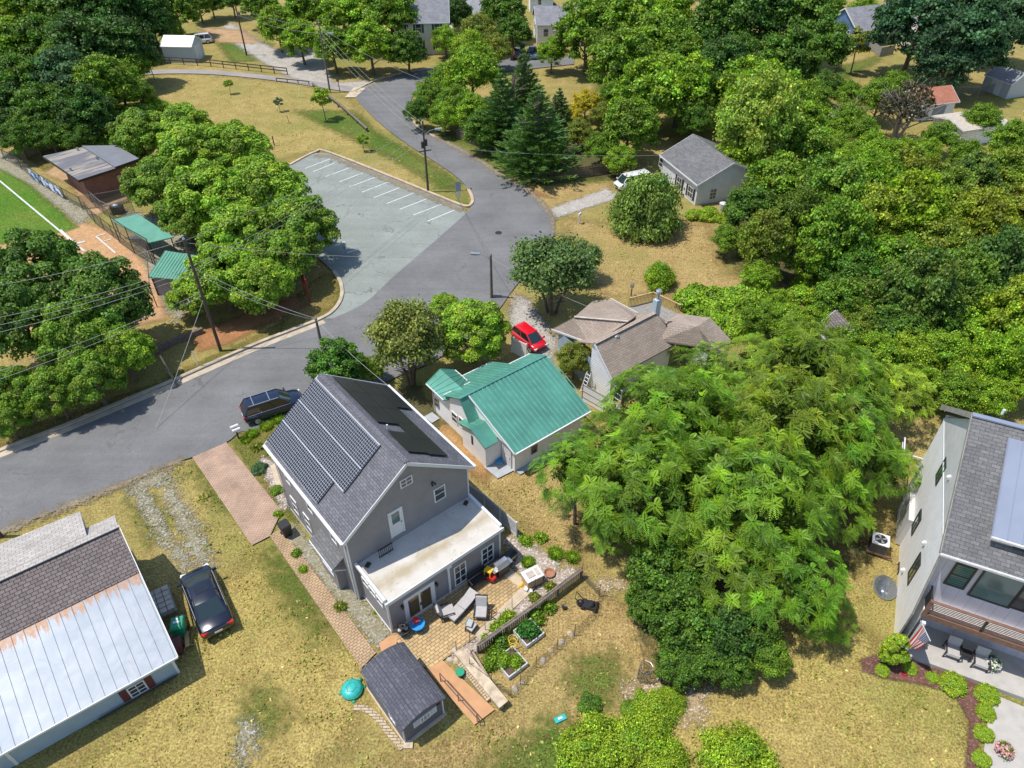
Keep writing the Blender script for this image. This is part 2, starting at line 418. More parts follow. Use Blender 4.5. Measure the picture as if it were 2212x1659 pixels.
M['greenrib'] = plain('rib_sun_glint', (.17, .42, .33), .35, .2, var=.2, sc=2)  # same green metal painted lighter, standing in for sun caught on the ribs
M['greendug'] = plain('dugout_green_roof', (.10, .29, .20), .45, .0, var=.12, sc=.8)
M['metalgrey'] = plain('grey_seam_metal', (.235, .265, .34), .4, .0, var=.07, sc=.6)
M['bluemetal'] = plain('pale_blue_metal', (.42, .50, .56), .5, .1, var=.06)
t = NT('tin_roof_with_rust'); co = t.coord('Object'); sx = t.n('ShaderNodeSeparateXYZ'); t.l(co, sx.inputs[0])
st = t.coord('Object', (5.5, .3, .3)); n1 = t.noise(st, 1.0, 5, .7); n2 = t.noise(co, .9, 5, .65, .8); n3 = t.noise(co, .35, 3)
base = t.mix(t.ramp(n2, .35, .68), (.25, .285, .33), (.325, .355, .395))
base = t.mix(t.math('MULTIPLY', t.ramp(n3, .5, .65), .5), base, (.20, .245, .30))
mr = t.n('ShaderNodeMapRange'); t.l(sx.outputs[1], mr.inputs[0]); mr.inputs[1].default_value = 3.35; mr.inputs[2].default_value = 4.55
rm = t.math('GREATER_THAN', t.math('ADD', t.math('MULTIPLY', mr.outputs[0], .42), n1), .80)
st2 = t.coord('Object', (1.6, .22, .2)); rm2 = t.math('GREATER_THAN', t.noise(st2, 1.0, 3, .6), .725)
base = t.mix(t.math('MULTIPLY', t.math('MAXIMUM', rm, rm2), t.ramp(t.noise(co, 5, 4, .7), .3, .6, (.35,)*3, (1,)*3)), base, (.31, .165, .085))
M['tin'] = t.done(base, .5, .15, spec=.4)
t = NT('white_membrane_roof'); co = t.coord('Object'); 
sx = t.n('ShaderNodeSeparateXYZ'); t.l(co, sx.inputs[0])
d = t.math('ABSOLUTE', t.math('ADD', sx.outputs[1], t.math('ADD', t.math('MULTIPLY', sx.outputs[0], -.02), 2.05)))
pud = t.n('ShaderNodeMapRange'); t.l(t.math('ADD', d, t.math('MULTIPLY', t.noise(co, .6, 4, .6), 1.3)), pud.inputs[0]); pud.inputs[1].default_value = .66; pud.inputs[2].default_value = 1.2; pud.inputs[3].default_value = .75; pud.inputs[4].default_value = 0
c = t.mix(pud.outputs[0], t.ramp(t.noise(co, 1.2, 4, .6), .3, .7, (.52, .48, .42), (.60, .565, .51)), (.36, .29, .17))
c = t.mix(t.math('MULTIPLY', t.ramp(t.noise(co, 5, 3, .6), .62, .68), .5), c, (.3, .25, .18))
M['membrane'] = t.done(c, .7, spec=.3)
t = NT('clubhouse_flat_roof'); co = t.coord('Object'); n = t.noise(t.coord('Object', (.35, 2.2, 1)), .55, 5, .65)
M['flatroof'] = t.done(t.mix(t.ramp(n, .48, .58), (.14, .135, .15), (.30, .265, .22)), .9)
M['flatgrey'] = plain('dark_flat_roof', (.165, .17, .19), .85, var=.1, sc=1)
M['redroof'] = shingle_mat('red_shed_shingles', (.46, .19, .12), (.38, .155, .10), (.22, .09, .06), .4, .2)
M['salmon'] = shingle_mat('salmon_shingles', (.42, .27, .24), (.36, .23, .21), (.25, .16, .15), .5, .25)
M['glass'] = glass_mat('window_glass', (.045, .05, .055))
M['glass_teal'] = glass_mat('teal_blind_glass', (.03, .07, .075), .08, (.16, (.06, .16, .16)))
M['glass_teal2'] = glass_mat('teal_window_glass', (.09, .15, .155), .08)
M['glass_green'] = glass_mat('green_reflecting_glass', (.05, .10, .07), .04)
M['glass_amber'] = glass_mat('lit_room_glass', (.10, .075, .04), .06)
M['autoglass'] = glass_mat('car_glass', (.012, .016, .02), .04)
M['windshield'] = glass_mat('windscreen_glass', (.018, .034, .038), .05)
M['solar'] = solar_mat()
M['solarblack'] = plain('black_solar_panel', (.020, .018, .024), .28, var=.2, sc=1.0, spec=.5)
M['panelframe'] = plain('panel_frame', (.55, .55, .58), .4, .3)
M['shutter_green'] = plain('green_shutter', (.02, .06, .04), .6)
M['shutter_red'] = plain('maroon_shutter', (.13, .035, .035), .6)
M['shutter_black'] = plain('black_shutter', (.02, .02, .022), .6)
M['leaf'] = leaf_mat('leaves'); M['frondleaf'] = leaf_mat('frond_leaves', .16)
M['needle'] = leaf_mat('needles_foliage', .15)
M['bark'] = plain('bark', (.14, .10, .075), .95, var=.35, sc=4)
M['deadwood'] = plain('dead_branches', (.30, .255, .225), .95, var=.25, sc=4)
M['chain'] = chainlink_mat()
M['fabric'] = plain('grey_cushion', (.42, .395, .38), .9, var=.07)
M['cushion_teal'] = plain('teal_cushion', (.06, .24, .22), .9)
M['red'] = plain('red_plastic', (.62, .025, .02), .35)
M['yellow'] = plain('yellow_plastic', (.75, .48, .03), .4)
M['blue'] = plain('blue_plastic', (.03, .28, .62), .35)
M['turq'] = plain('turquoise_plastic', (.03, .40, .38), .4)
M['green'] = plain('green_plastic', (.02, .28, .14), .4)
M['pink'] = plain('pink_plastic', (.75, .12, .2), .4)
M['clay'] = plain('terracotta', (.36, .17, .10), .85)
M['stone'] = plain('garden_stone', (.50, .40, .28), .9, var=.3, sc=3)
M['whitestone'] = plain('pale_stone', (.47, .41, .335), .9, var=.2, sc=3)
M['planterwood'] = plain('silver_planter_board', (.56, .55, .54), .85, var=.15)
M['soil'] = plain('garden_soil', (.10, .065, .045), .95, var=.3)
M['signred'] = plain('red_sign_paint', (.27, .03, .035), .5)
M['taillight'] = plain('tail_light', (.5, .012, .012), .2)
M['headlight'] = plain('head_light', (.7, .72, .75), .15)
M['shedpink'] = plain('grey_utility_door', (.45, .46, .47), .6)
M['pooltint'] = None
t = NT('clear_dome'); gl = t.n('ShaderNodeBsdfGlossy'); gl.inputs[1].default_value = .08; tr = t.n('ShaderNodeBsdfTransparent'); tr.inputs[0].default_value = (.78, .8, .8, 1)
mx = t.n('ShaderNodeMixShader'); mx.inputs[0].default_value = .22; t.l(tr.outputs[0], mx.inputs[1]); t.l(gl.outputs[0], mx.inputs[2]); t.l(mx.outputs[0], t.out.inputs[0])
M['dome'] = t.mat
t = NT('striped_flag'); co = t.coord('UV'); sp = t.n('ShaderNodeSeparateXYZ'); t.l(co, sp.inputs[0])
st = t.math('LESS_THAN', t.math('FRACT', t.math('MULTIPLY', sp.outputs[0], 6.5)), .5)
can = t.math('MULTIPLY', t.math('LESS_THAN', sp.outputs[0], .54), t.math('GREATER_THAN', sp.outputs[1], .6))
vs = t.n('ShaderNodeTexVoronoi'); t.l(t.coord('UV', (11, 22, 1)), vs.inputs[0]); vs.inputs['Scale'].default_value = 1; vs.inputs['Randomness'].default_value = 0
can_c = t.mix(t.math('LESS_THAN', vs.outputs[0], .28), (.03, .04, .16), (.7, .7, .7))
M['flag'] = t.done(t.mix(can, t.mix(st, (.72, .7, .7), (.5, .02, .035)), can_c), .9)
t = NT('banner_print'); co = t.coord('UV')
M['banner'] = t.done(t.mix(t.ramp(t.noise(co, .9, 3), .5, .53), t.mix(t.ramp(t.noise(co, 1.7, 2), .45, .5), (.05, .18, .5), (.03, .05, .12)), (.7, .72, .75)), .6)
# ================================================================= GROUND AND SURFACES
def cat(pts, n=6):
    P = [Vector(G(p)[:2]) for p in pts]; out = []
    for i in range(len(P)-1):
        a = P[max(i-1, 0)]; b = P[i]; c = P[i+1]; d = P[min(i+2, len(P)-1)]
        for k in range(n):
            t = k/n
            out.append(.5*((2*b) + (c-a)*t + (2*a-5*b+4*c-d)*t*t + (3*b-a-3*c+d)*t**3))
    out.append(P[-1]); return [tuple(p) for p in out]

def w2(pts): return [tuple(G(p)[:2]) for p in pts]

def flat(name, poly, z, mat, kind='structure'):
    mb = MB(); v = [(p[0], p[1], z) for p in poly]
    for tr in tessellate_polygon([[Vector(p) for p in v]]):
        a, b, c = (v[i] for i in tr)
        cr = (b[0]-a[0])*(c[1]-a[1]) - (b[1]-a[1])*(c[0]-a[0])
        mb.add([a, b, c] if cr > 0 else [a, c, b], [(0, 1, 2)])
    return setp(mb.build(name, mat), kind=kind)

def ragged(name, poly, z, mat, width=.8, res=None, kind='structure'):
    """sheet whose outline dissolves into the ground over `width` metres"""
    p = np.array(poly, float); q = np.roll(p, -1, 0)
    lo = p.min(0)-width; hi = p.max(0)+width
    res = res or max(.12, width*.45, (hi-lo).max()/160)
    nx, ny = (np.ceil((hi-lo)/res).astype(int)+1)
    X, Y = np.meshgrid(lo[0]+np.arange(nx)*res, lo[1]+np.arange(ny)*res)
    pts = np.stack([X.ravel(), Y.ravel()], 1)
    dm = np.full(len(pts), 1e9); ins = np.zeros(len(pts), bool)
    for a, b in zip(p, q):
        ab = b-a; t = np.clip(((pts-a)@ab)/max(ab@ab, 1e-9), 0, 1)
        dm = np.minimum(dm, np.linalg.norm(pts-(a+t[:, None]*ab), axis=1))
        cond = ((a[1] > pts[:, 1]) != (b[1] > pts[:, 1]))
        xs = a[0] + (pts[:, 1]-a[1])*(b[0]-a[0])/(b[1]-a[1] if abs(b[1]-a[1]) > 1e-9 else 1e-9)
        ins ^= cond & (pts[:, 0] < xs)
    sd = np.where(ins, dm, -dm); e = np.clip(sd/width*.5+.5, 0, 1).reshape(ny, nx)
    ok = (e > 0)
    fc = ok[:-1, :-1] | ok[1:, :-1] | ok[:-1, 1:] | ok[1:, 1:]
    jj, ii = np.nonzero(fc); b0 = jj*nx+ii
    quads = np.stack([b0, b0+1, b0+nx+1, b0+nx], 1)
    used, inv = np.unique(quads.ravel(), return_inverse=True)
    me = bpy.data.meshes.new(name)
    co = np.concatenate([pts[used], np.full((len(used), 1), z)], 1)
    me.vertices.add(len(used)); me.vertices.foreach_set('co', co.astype(np.float32).ravel())
    me.loops.add(len(inv)); me.loops.foreach_set('vertex_index', inv.astype(np.int32))
    me.polygons.add(len(quads)); me.polygons.foreach_set('loop_start', np.arange(len(quads), dtype=np.int32)*4)
    at = me.attributes.new('edge', 'FLOAT', 'POINT'); at.data.foreach_set('value', e.ravel()[used].astype(np.float32))
    me.materials.append(mat); me.update(); me.validate()
    o = bpy.data.objects.new(name, me); COL.objects.link(o)
    return setp(o, kind=kind)

gm = MB().face([(-700, -120, 0), (700, -120, 0), (700, 1200, 0), (-700, 1200, 0)])
setp(gm.build('ground', M['lawn']), kind='structure')
zi = [0.004]
def nz():
    zi[0] += .0015; return zi[0]

# ---- lawns and soils with their own colour, lowest first
ragged('park_lawn', w2([(285, 160), (440, 160), (650, 180), (760, 215), (800, 290), (880, 330), (1005, 420), (1000, 450), (690, 325), (590, 350), (480, 280), (330, 210)]), nz(), M['lawn_park'], 2.0)
ragged('dry_slope', w2([(1215, 470), (1400, 500), (1530, 480), (1570, 590), (1760, 600), (1820, 650), (1650, 650), (1400, 640), (1300, 640), (1230, 540)]), nz(), M['lawn_tan'], 2.0)
ragged('front_verge', w2([(1020, 330), (1080, 370), (1130, 400), (1320, 395), (1320, 410), (1200, 445), (1190, 470), (1150, 415)]), nz(), M['lawn_tan'], 1.0)
ragged('backyard_lawn', w2([(1010, 1010), (1250, 1010), (1250, 1250), (1420, 1350), (1400, 1480), (1300, 1600), (1000, 1659), (800, 1659), (1090, 1560), (1000, 1440), (1290, 1260), (1140, 1140)]), nz(), M['lawn_tan'], 1.2)
ragged('golden_lawn', w2([(1520, 1480), (1800, 1300), (1900, 1400), (2080, 1480), (2120, 1720), (1400, 1720), (1440, 1560)]), nz(), M['lawn_gold'], 1.4)
ragged('side_lawn', w2([(430, 1300), (560, 1200), (800, 1440), (760, 1600), (640, 1700), (60, 1720), (300, 1560)]), nz(), M['lawn_gold'], 1.5)
g1 = nz()
for i, poly in enumerate(([(590, 1190), (640, 1240), (705, 1370), (690, 1380), (600, 1260)], [(420, 1010), (445, 1030), (500, 1100), (470, 1090)],
                          [(1240, 1430), (1330, 1420), (1345, 1490), (1290, 1530), (1235, 1480)], [(560, 1480), (620, 1560), (560, 1600), (520, 1560)],
                          [(280, 1060), (330, 1080), (360, 1140), (330, 1170)], [(1050, 1650), (1200, 1560), (1290, 1640), (1150, 1700)],
                          [(640, 240), (760, 240), (830, 300), (930, 350), (990, 400), (960, 410), (850, 345), (760, 300)],
                          [(460, 75), (590, 95), (560, 130), (500, 135)], [(1290, 180), (1420, 160), (1440, 175), (1290, 200)], [(1090, 490), (1240, 500), (1240, 520)][:0] or [(1800, 150), (1900, 120), (1900, 130), (1810, 180)],
                          [(935, 300), (960, 280), (1100, 360), (1050, 345)])):
    ragged('green_grass_patch', w2(poly), nz(), M['grass_green'], 1.8)
def area(*polys, name, mat, width=1.0):
    for p in polys: ragged(name, w2(p), nz(), mat, width)
area([(-120, 960), (130, 905), (330, 830), (560, 725), (735, 615), (735, 660), (700, 690), (560, 748), (300, 855), (-120, 1010)],
     [(700, 590), (730, 600), (735, 650), (640, 715), (600, 720), (640, 640)], name='street_verge', mat=M['verge'], width=.8)
area([(420, 730), (470, 700), (640, 640), (660, 660), (500, 740), (430, 760)], name='verge_bare_soil', mat=M['orange_dirt'], width=1.0)
area([(960, 320), (1000, 340), (1090, 385), (1200, 430), (1150, 420), (1080, 385)], name='street_edge_soil', mat=M['orange_dirt'], width=.6)
area([(760, 1210), (780, 1190)][:0] or [(930, 925), (960, 910), (1060, 1010), (1050, 1040), (1000, 1010)], name='needle_bed', mat=M['needles'], width=.7)
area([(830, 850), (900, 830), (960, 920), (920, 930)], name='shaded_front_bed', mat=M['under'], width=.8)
area([(1080, 620), (1130, 640), (1200, 720), (1180, 790), (1130, 760), (1110, 690)], name='drive_grass', mat=M['lawn_tan'], width=1.0)
area([(1110, 640), (1135, 645), (1205, 740), (1190, 780), (1150, 770), (1100, 700)], name='red_car_driveway', mat=M['gravel_road'], width=.9)
area([(960, 300), (1320, 390), (1160, 400), (1010, 340)], name='fenced_yard_grass', mat=M['grass_green'], width=1.0)
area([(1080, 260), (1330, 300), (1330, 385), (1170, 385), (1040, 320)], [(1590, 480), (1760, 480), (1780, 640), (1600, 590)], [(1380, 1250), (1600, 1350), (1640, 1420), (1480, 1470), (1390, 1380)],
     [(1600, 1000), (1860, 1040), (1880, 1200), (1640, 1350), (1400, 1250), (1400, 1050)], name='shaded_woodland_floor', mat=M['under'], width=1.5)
# ---- gravel and clay
area([(600, 110), (650, 90), (700, 130), (720, 180), (800, 175), (790, 200), (700, 190), (620, 165), (560, 130), (500, 90), (480, 60), (500, 50), (560, 90)], name='gravel_road', mat=M['gravel_road'], width=1.0)
area([(430, 60), (520, 65), (560, 95), (470, 92)], name='bare_yard_dirt', mat=M['dirt'], width=1.5)
area([(1188, 452), (1310, 408), (1330, 420), (1325, 432), (1200, 472)], name='gravel_driveway', mat=M['gravel_road'], width=.5)
area([(-60, 330), (20, 330), (70, 380), (200, 465), (175, 490), (60, 400), (-60, 350)], name='warning_track', mat=M['gravel'], width=.9)
area([(-200, 560), (0, 520), (90, 510), (185, 482), (240, 500), (340, 590), (360, 690), (200, 720), (-200, 760)], name='clay_infield', mat=M['infield'], width=.8)
area([(-200, 340), (0, 365), (62, 400), (168, 492), (150, 500), (0, 530), (-200, 560)], name='turf_outfield', mat=M['turf'], width=.7)
area([(95, 375), (150, 400), (205, 470), (240, 450), (290, 430), (230, 380), (150, 340)], name='clubhouse_apron', mat=M['dirt'], width=.6)
area([(60, 340), (120, 320), (150, 335), (100, 370)], name='clubhouse_lawn', mat=M['verge'], width=.8)
area([(255, 450), (340, 470), (420, 520), (430, 640), (380, 700), (330, 600), (300, 540)], name='dugout_gravel', mat=M['gravel'], width=.6)
area([(272, 1050), (300, 1040), (345, 1110), (372, 1170), (420, 1225), (400, 1240), (350, 1180), (318, 1120)], [(340, 1030), (362, 1018), (395, 1085), (440, 1160), (462, 1225), (430, 1225), (385, 1140)],
     [(275, 1050), (300, 1038), (350, 1015), (365, 1022), (350, 1045), (300, 1062)], [(520, 1570), (545, 1555), (555, 1600), (530, 1659), (490, 1700), (515, 1620)], name='gravel_wheel_track', mat=M['gravel'], width=.55)
area([(608, 1150), (640, 1130), (735, 1270), (752, 1262), (845, 1372), (815, 1400), (730, 1300)], name='gravel_side_strip', mat=M['gravel'], width=.3)
area([(1085, 1160), (1125, 1165), (1200, 1210), (1215, 1245), (1150, 1260), (1110, 1225)], name='pebble_bed', mat=M['pinkgravel'], width=.5)
area([(1340, 1490), (1420, 1470), (1470, 1500), (1440, 1530), (1380, 1530)], [(1480, 1495), (1525, 1490), (1520, 1560), (1480, 1560)], [(1290, 1260), (1340, 1250), (1350, 1270), (1300, 1280)], name='pale_rubble_patch', mat=M['white_stone'], width=.6)
area([(1858, 1425), (1905, 1412), (1950, 1415), (2075, 1462), (2125, 1478), (2125, 1490), (2108, 1660), (2085, 1660), (2093, 1560), (2060, 1500), (1990, 1480), (1900, 1465), (1862, 1450)], name='mulch_bed', mat=M['mulch'], width=.22)
area([(502, 955), (520, 935), (590, 880), (640, 860), (660, 930), (570, 960), (600, 1030), (640, 1130), (612, 1105)], name='flower_bed_soil', mat=M['verge'], width=.5)
area([(570, 985), (590, 1000), (625, 1095), (612, 1103), (560, 1000)], name='pebble_border', mat=M['pinkgravel'], width=.4)

# ---- hard surfaces
Lkerb = [(-260, 1090), (-120, 1028), (0, 977), (130, 927), (250, 877), (370, 827), (455, 789), (560, 743), (640, 712), (695, 690)]
seam = [(720, 690), (790, 655), (850, 600), (925, 535), (1003, 466), (1019, 443)]
upl = [(1019, 443), (1012, 412), (985, 383), (930, 345), (880, 313), (832, 277), (792, 240), (768, 212), (768, 200), (790, 190), (840, 172), (900, 152), (1000, 140), (1100, 128), (1240, 118)]
upr = [(1240, 140), (1100, 155), (990, 168), (925, 185), (895, 205), (886, 232), (890, 258), (905, 275), (935, 295), (985, 317), (1040, 347), (1090, 380), (1140, 408), (1175, 440), (1195, 470), (1198, 500), (1185, 535), (1150, 575), (1110, 625), (1070, 680), (1010, 735), (940, 780), (860, 815), (780, 850), (640, 890), (560, 930), (520, 935), (490, 957), (415, 990), (395, 996), (330, 1022), (250, 1055), (150, 1095), (0, 1152), (-260, 1260)]
road_poly = cat(Lkerb) + cat(seam) + cat(upl) + cat(upr)
flat('road', road_poly, .115, M['road'])
lot = [(625, 358), (680, 332), (710, 333), (860, 393), (1003, 452), (1010, 466), (925, 540), (850, 605), (790, 660), (735, 700), (695, 690), (738, 650), (738, 620), (722, 590), (690, 560), (600, 520), (560, 450), (580, 390)]
flat('parking_lot', w2(lot), .108, M['lot'])
fp = [(-200, 195)] 
flat('park_path', cat([(278, 158), (340, 152), (440, 152), (540, 160), (640, 172), (770, 190)]) + cat([(770, 203), (640, 182), (540, 169), (440, 161), (340, 161), (278, 168)]), .105, M['path_asphalt'])
flat('far_street', cat([(1780, 40), (1840, 60), (1900, 30), (2000, -20)]) + cat([(2060, -20), (1960, 40), (1880, 80), (1800, 75)]), .105, M['lot'])
flat('driveway_pavers', w2([(415, 988), (489, 956), (609, 1106), (584, 1160), (545, 1180)]), .11, M['brick_drive'])
flat('side_path', w2([(583, 1160), (607, 1143), (813, 1412), (781, 1446)]), .108, M['brick_path'])
flat('far_drive_apron', w2([(1085, 152), (1215, 132), (1200, 112), (1095, 118)]), .105, M['concrete_tan'])
flat('street_corner_slab', w2([(745, 212), (765, 190), (790, 192), (768, 212)]), .125, M['concrete_tan'])
flat('white_house_pad', w2([Z(5, *p) for p in ((925, 1375), (1015, 1450), (1125, 1395), (1025, 1310))]), .118, M['porchgrey'])
flat('white_house_back_step', w2([Z(5, *p) for p in ((1130, 1400), (1160, 1425), (1390, 1300), (1360, 1270))]), .118, M['porchgrey'])
flat('white_house_front_step', w2([Z(5, *p) for p in ((535, 1050), (590, 1090), (640, 1060), (590, 1020))]), .118, M['porchgrey'])
flat('patio_walk', w2([(2140, 1500), (2260, 1550), (2260, 1720), (2110, 1720)]), .118, M['concrete'])
flat('bed_flagstones', w2([(585, 1010), (612, 985), (640, 1040), (600, 1060)]), .105, M['concrete_tan'])

def strip(name, pts, w, h, mat, n=6, smooth=True):
    pl = cat(pts, n) if smooth else w2(pts)
    mb = MB(); P = [Vector(p) for p in pl]; L = []; Rr = []
    for i, p in enumerate(P):
        d = (P[min(i+1, len(P)-1)] - P[max(i-1, 0)]).normalized(); nn = Vector((-d.y, d.x))
        L.append(p+nn*w/2); Rr.append(p-nn*w/2)
    for i in range(len(P)-1):
        a, b, c, d = L[i], L[i+1], Rr[i+1], Rr[i]
        mb.add([(a.x, a.y, h), (d.x, d.y, h), (c.x, c.y, h), (b.x, b.y, h), (a.x, a.y, 0), (d.x, d.y, 0), (c.x, c.y, 0), (b.x, b.y, 0)],
               [(0, 1, 2, 3), (4, 0, 3, 7), (5, 6, 2, 1)] + ([(4, 5, 1, 0)] if i == 0 else []) + ([(7, 3, 2, 6)] if i == len(P)-2 else []))
    return mb.build(name, mat)
setp(strip('street_kerb', Lkerb + [(722, 672), (738, 645), (737, 615), (722, 588)], .32, .23, M['kerb']), kind='structure')
setp(strip('gutter_pan', [(p[0]+6, p[1]+7) for p in Lkerb], .55, .122, M['kerb']), kind='structure')
setp(strip('lot_kerb', [(627, 358), (680, 331), (710, 331), (860, 390), (950, 427), (1003, 447), (1018, 443), (1020, 430), (1010, 408)], .32, .23, M['kerb_tan']), kind='structure')
setp(strip('street_kerb', [(768, 197), (800, 180), (850, 163), (930, 150)], .3, .2, M['kerb']), kind='structure')
setp(strip('street_kerb', [(886, 232), (892, 262), (910, 280), (940, 298)], .25, .17, M['kerb']), kind='structure')
ragged('roadside_grit', w2([(-260, 1252), (0, 1146), (150, 1089), (250, 1050), (330, 1017), (395, 992), (395, 1000), (330, 1027), (250, 1061), (150, 1101), (0, 1159), (-260, 1268)]), .1185, M['grit'], .5)
ragged('roadside_grit', w2([(905, 272), (985, 315), (1040, 345), (1090, 378), (1140, 406), (1175, 438), (1197, 472), (1200, 505), (1193, 505), (1188, 474), (1168, 444), (1135, 414), (1085, 386), (1035, 351), (980, 321), (900, 280)]), .119, M['grit'], .5)
ragged('roadside_grit', w2([(1003, 455), (860, 396), (710, 336), (680, 337), (680, 341), (710, 342), (855, 402), (995, 459)]), .1165, M['grit'], .5)
# painted bay lines
sm = MB()
for a, b in (((560, 1440), (735, 1368)), ((470, 1400), (650, 1330)), ((380, 1363), (560, 1293)), ((297, 1326), (470, 1257)), ((210, 1288), (380, 1222)), ((135, 1252), (300, 1188)), ((55, 1217), (220, 1155)), ((-10, 1184), (145, 1125)),
             ((-100, 1150), (50, 1095)), ((-180, 1118), (-40, 1062)), ((-232, 1098), (-70, 1035)), ((-40, 1600), (25, 1572)), ((40, 1645), (110, 1622))):
    p = G(Z(2, *a)); q = G(Z(2, *b)); p.z = q.z = .112; sm.bar(p, q, .13, .006)
for a, b in (((1, 1980, 1092), (1, 2145, 1033)),):
    pass
setp(sm.build('parking_bay_lines', M['stripe']), kind='structure')
sm = MB()
for a, b, w in (((-60, 358), (0, 392), .16), ((0, 392), (163, 528), .18), ((163, 528), (235, 585), .16), ((208, 512), (250, 548), .14), ((208, 512), (226, 507), .14), ((226, 522), (242, 518), .14), ((163, 528), (185, 523), .3), ((130, 498), (160, 526), .28)):
    p = G(a); q = G(b); p.z = q.z = zi[0]+.012+.0015*w*10; sm.bar(p, q, w, .006)
setp(sm.build('foul_line_chalk', M['stripe']), kind='structure')
# ================================================================= BUILDINGS
def frame_axes(rz): return Vector((math.cos(rz), math.sin(rz))), Vector((-math.sin(rz), math.cos(rz)))
class Fr:
    """plan frame of a building: local (u, v, z) <-> picture rays"""
    def __init__(s, o, deg): s.o = Vector(o[:2]); s.rz = R(deg); s.u, s.v = frame_axes(s.rz)
    def loc(s, p, z=0):
        w = Vector(G(p, z)[:2]) - s.o; return Vector((w.dot(s.u), w.dot(s.v), z))
    def onv(s, p, v0):
        d = ray(p); d2 = Vector(d[:2]); t = (v0 + s.o.dot(s.v)) / d2.dot(s.v); w = d2*t
        return Vector(((w - s.o).dot(s.u), v0, CAMH + d.z*t))
    def onu(s, p, u0):
        d = ray(p); d2 = Vector(d[:2]); t = (u0 + s.o.dot(s.u)) / d2.dot(s.u); w = d2*t
        return Vector((u0, (w - s.o).dot(s.v), CAMH + d.z*t))
    def world(s, u, v, z=0): w = s.o + s.u*u + s.v*v; return Vector((w.x, w.y, z))

def window(par, c, n, w, h, frame=None, glass=None, nx=1, ny=2, fw=.07, name='window', shut=None, label=None, sill=False):
    """c: centre on the wall plane (local), n: outward plan normal"""
    frame = frame or M['white']; glass = glass or M['glass']
    n = Vector((n[0], n[1], 0)).normalized(); a = Vector((-n.y, n.x, 0)); c = Vector(c)
    def pt(x, z, d): return c + a*x + Vector((0, 0, z)) + n*d
    mb = MB()
    def rect(x0, x1, z0, z1, d0, d1):
        v = [pt(x, z, d) for d in (d0, d1) for x, z in ((x0, z0), (x1, z0), (x1, z1), (x0, z1))]
        mb.add(v, [(0, 3, 2, 1), (4, 5, 6, 7), (0, 1, 5, 4), (1, 2, 6, 5), (2, 3, 7, 6), (3, 0, 4, 7)])
    x0, x1, z0, z1 = -w/2, w/2, -h/2, h/2
    rect(x0, x0+fw, z0, z1, .003, .06); rect(x1-fw, x1, z0, z1, .003, .06)
    rect(x0+fw, x1-fw, z1-fw, z1, .003, .06); rect(x0+fw, x1-fw, z0, z0+fw, .003, .06)
    if sill: rect(x0-.06, x1+.06, z0-.07, z0-.001, .003, .11)
    for i in range(1, nx):
        x = x0 + w*i/nx; rect(x-fw*.3, x+fw*.3, z0+fw, z1-fw, .004, .05)
    for i in range(1, ny):
        z = z0 + h*i/ny; rect(x0+fw, x1-fw, z-fw*.35, z+fw*.35, .005, .052)
    o = mb.build(name, frame, par)
    g = MB(); g.add([pt(x0+fw*.6, z0+fw*.6, .03), pt(x1-fw*.6, z0+fw*.6, .03), pt(x1-fw*.6, z1-fw*.6, .03), pt(x0+fw*.6, z1-fw*.6, .03)], [(0, 1, 2, 3)])
    g.build('pane', glass, o)
    if shut:
        for s in (-1, 1):
            m2 = MB(); xa = s*(w/2+.02); xb = s*(w/2+.36)
            v = [pt(x, z, d) for d in (.003, .045) for x, z in ((xa, z0), (xb, z0), (xb, z1), (xa, z1))]
            m2.add(v, [(0, 3, 2, 1), (4, 5, 6, 7), (0, 1, 5, 4), (1, 2, 6, 5), (2, 3, 7, 6), (3, 0, 4, 7)])
            for k in range(1, 8):
                z = z0 + h*k/8
                v = [pt(x, zz, d) for d in (.045, .056) for x, zz in ((s*(w/2+.05), z-.01), (s*(w/2+.33), z-.01), (s*(w/2+.33), z+.01), (s*(w/2+.05), z+.01))]
                m2.add(v, [(0, 3, 2, 1), (4, 5, 6, 7), (0, 1, 5, 4), (1, 2, 6, 5), (2, 3, 7, 6), (3, 0, 4, 7)])
            m2.build('shutter', shut, o)
    if label: o['label'] = label
    return o

def door(par, c, n, w, h, mat=None, glass=None, panel=True, label=None):
    mat = mat or M['white']; n = Vector((n[0], n[1], 0)).normalized(); a = Vector((-n.y, n.x, 0)); c = Vector(c)
    def pt(x, z, d): return c + a*x + Vector((0, 0, z)) + n*d
    mb = MB()
    def rect(x0, x1, z0, z1, d0, d1):
        v = [pt(x, z, d) for d in (d0, d1) for x, z in ((x0, z0), (x1, z0), (x1, z1), (x0, z1))]
        mb.add(v, [(0, 3, 2, 1), (4, 5, 6, 7), (0, 1, 5, 4), (1, 2, 6, 5), (2, 3, 7, 6), (3, 0, 4, 7)])
    rect(-w/2-.09, -w/2, 0, h+.09, .003, .07); rect(w/2, w/2+.09, 0, h+.09, .003, .07); rect(-w/2, w/2, h, h+.09, .003, .07)
    rect(-w/2, w/2, 0, h, .003, .035)
    if panel:
        rect(-w*.36, -w*.05, h*.08, h*.42, .035, .048); rect(w*.05, w*.36, h*.08, h*.42, .035, .048)
    o = mb.build('door', mat, par)
    if glass:
        g = MB(); g.add([pt(-w*.33, h*.5, .04), pt(w*.33, h*.5, .04), pt(w*.33, h*.93, .04), pt(-w*.33, h*.93, .04)], [(0, 1, 2, 3)]); g.build('pane', glass, o)
    k = MB(); p = pt(w*.4, h*.47, .06); k.dome((p.x, p.y, p.z-.03), .035, .035, .06, 8, 3); k.build('handle', M['dark'], o)
    if label: o['label'] = label
    return o

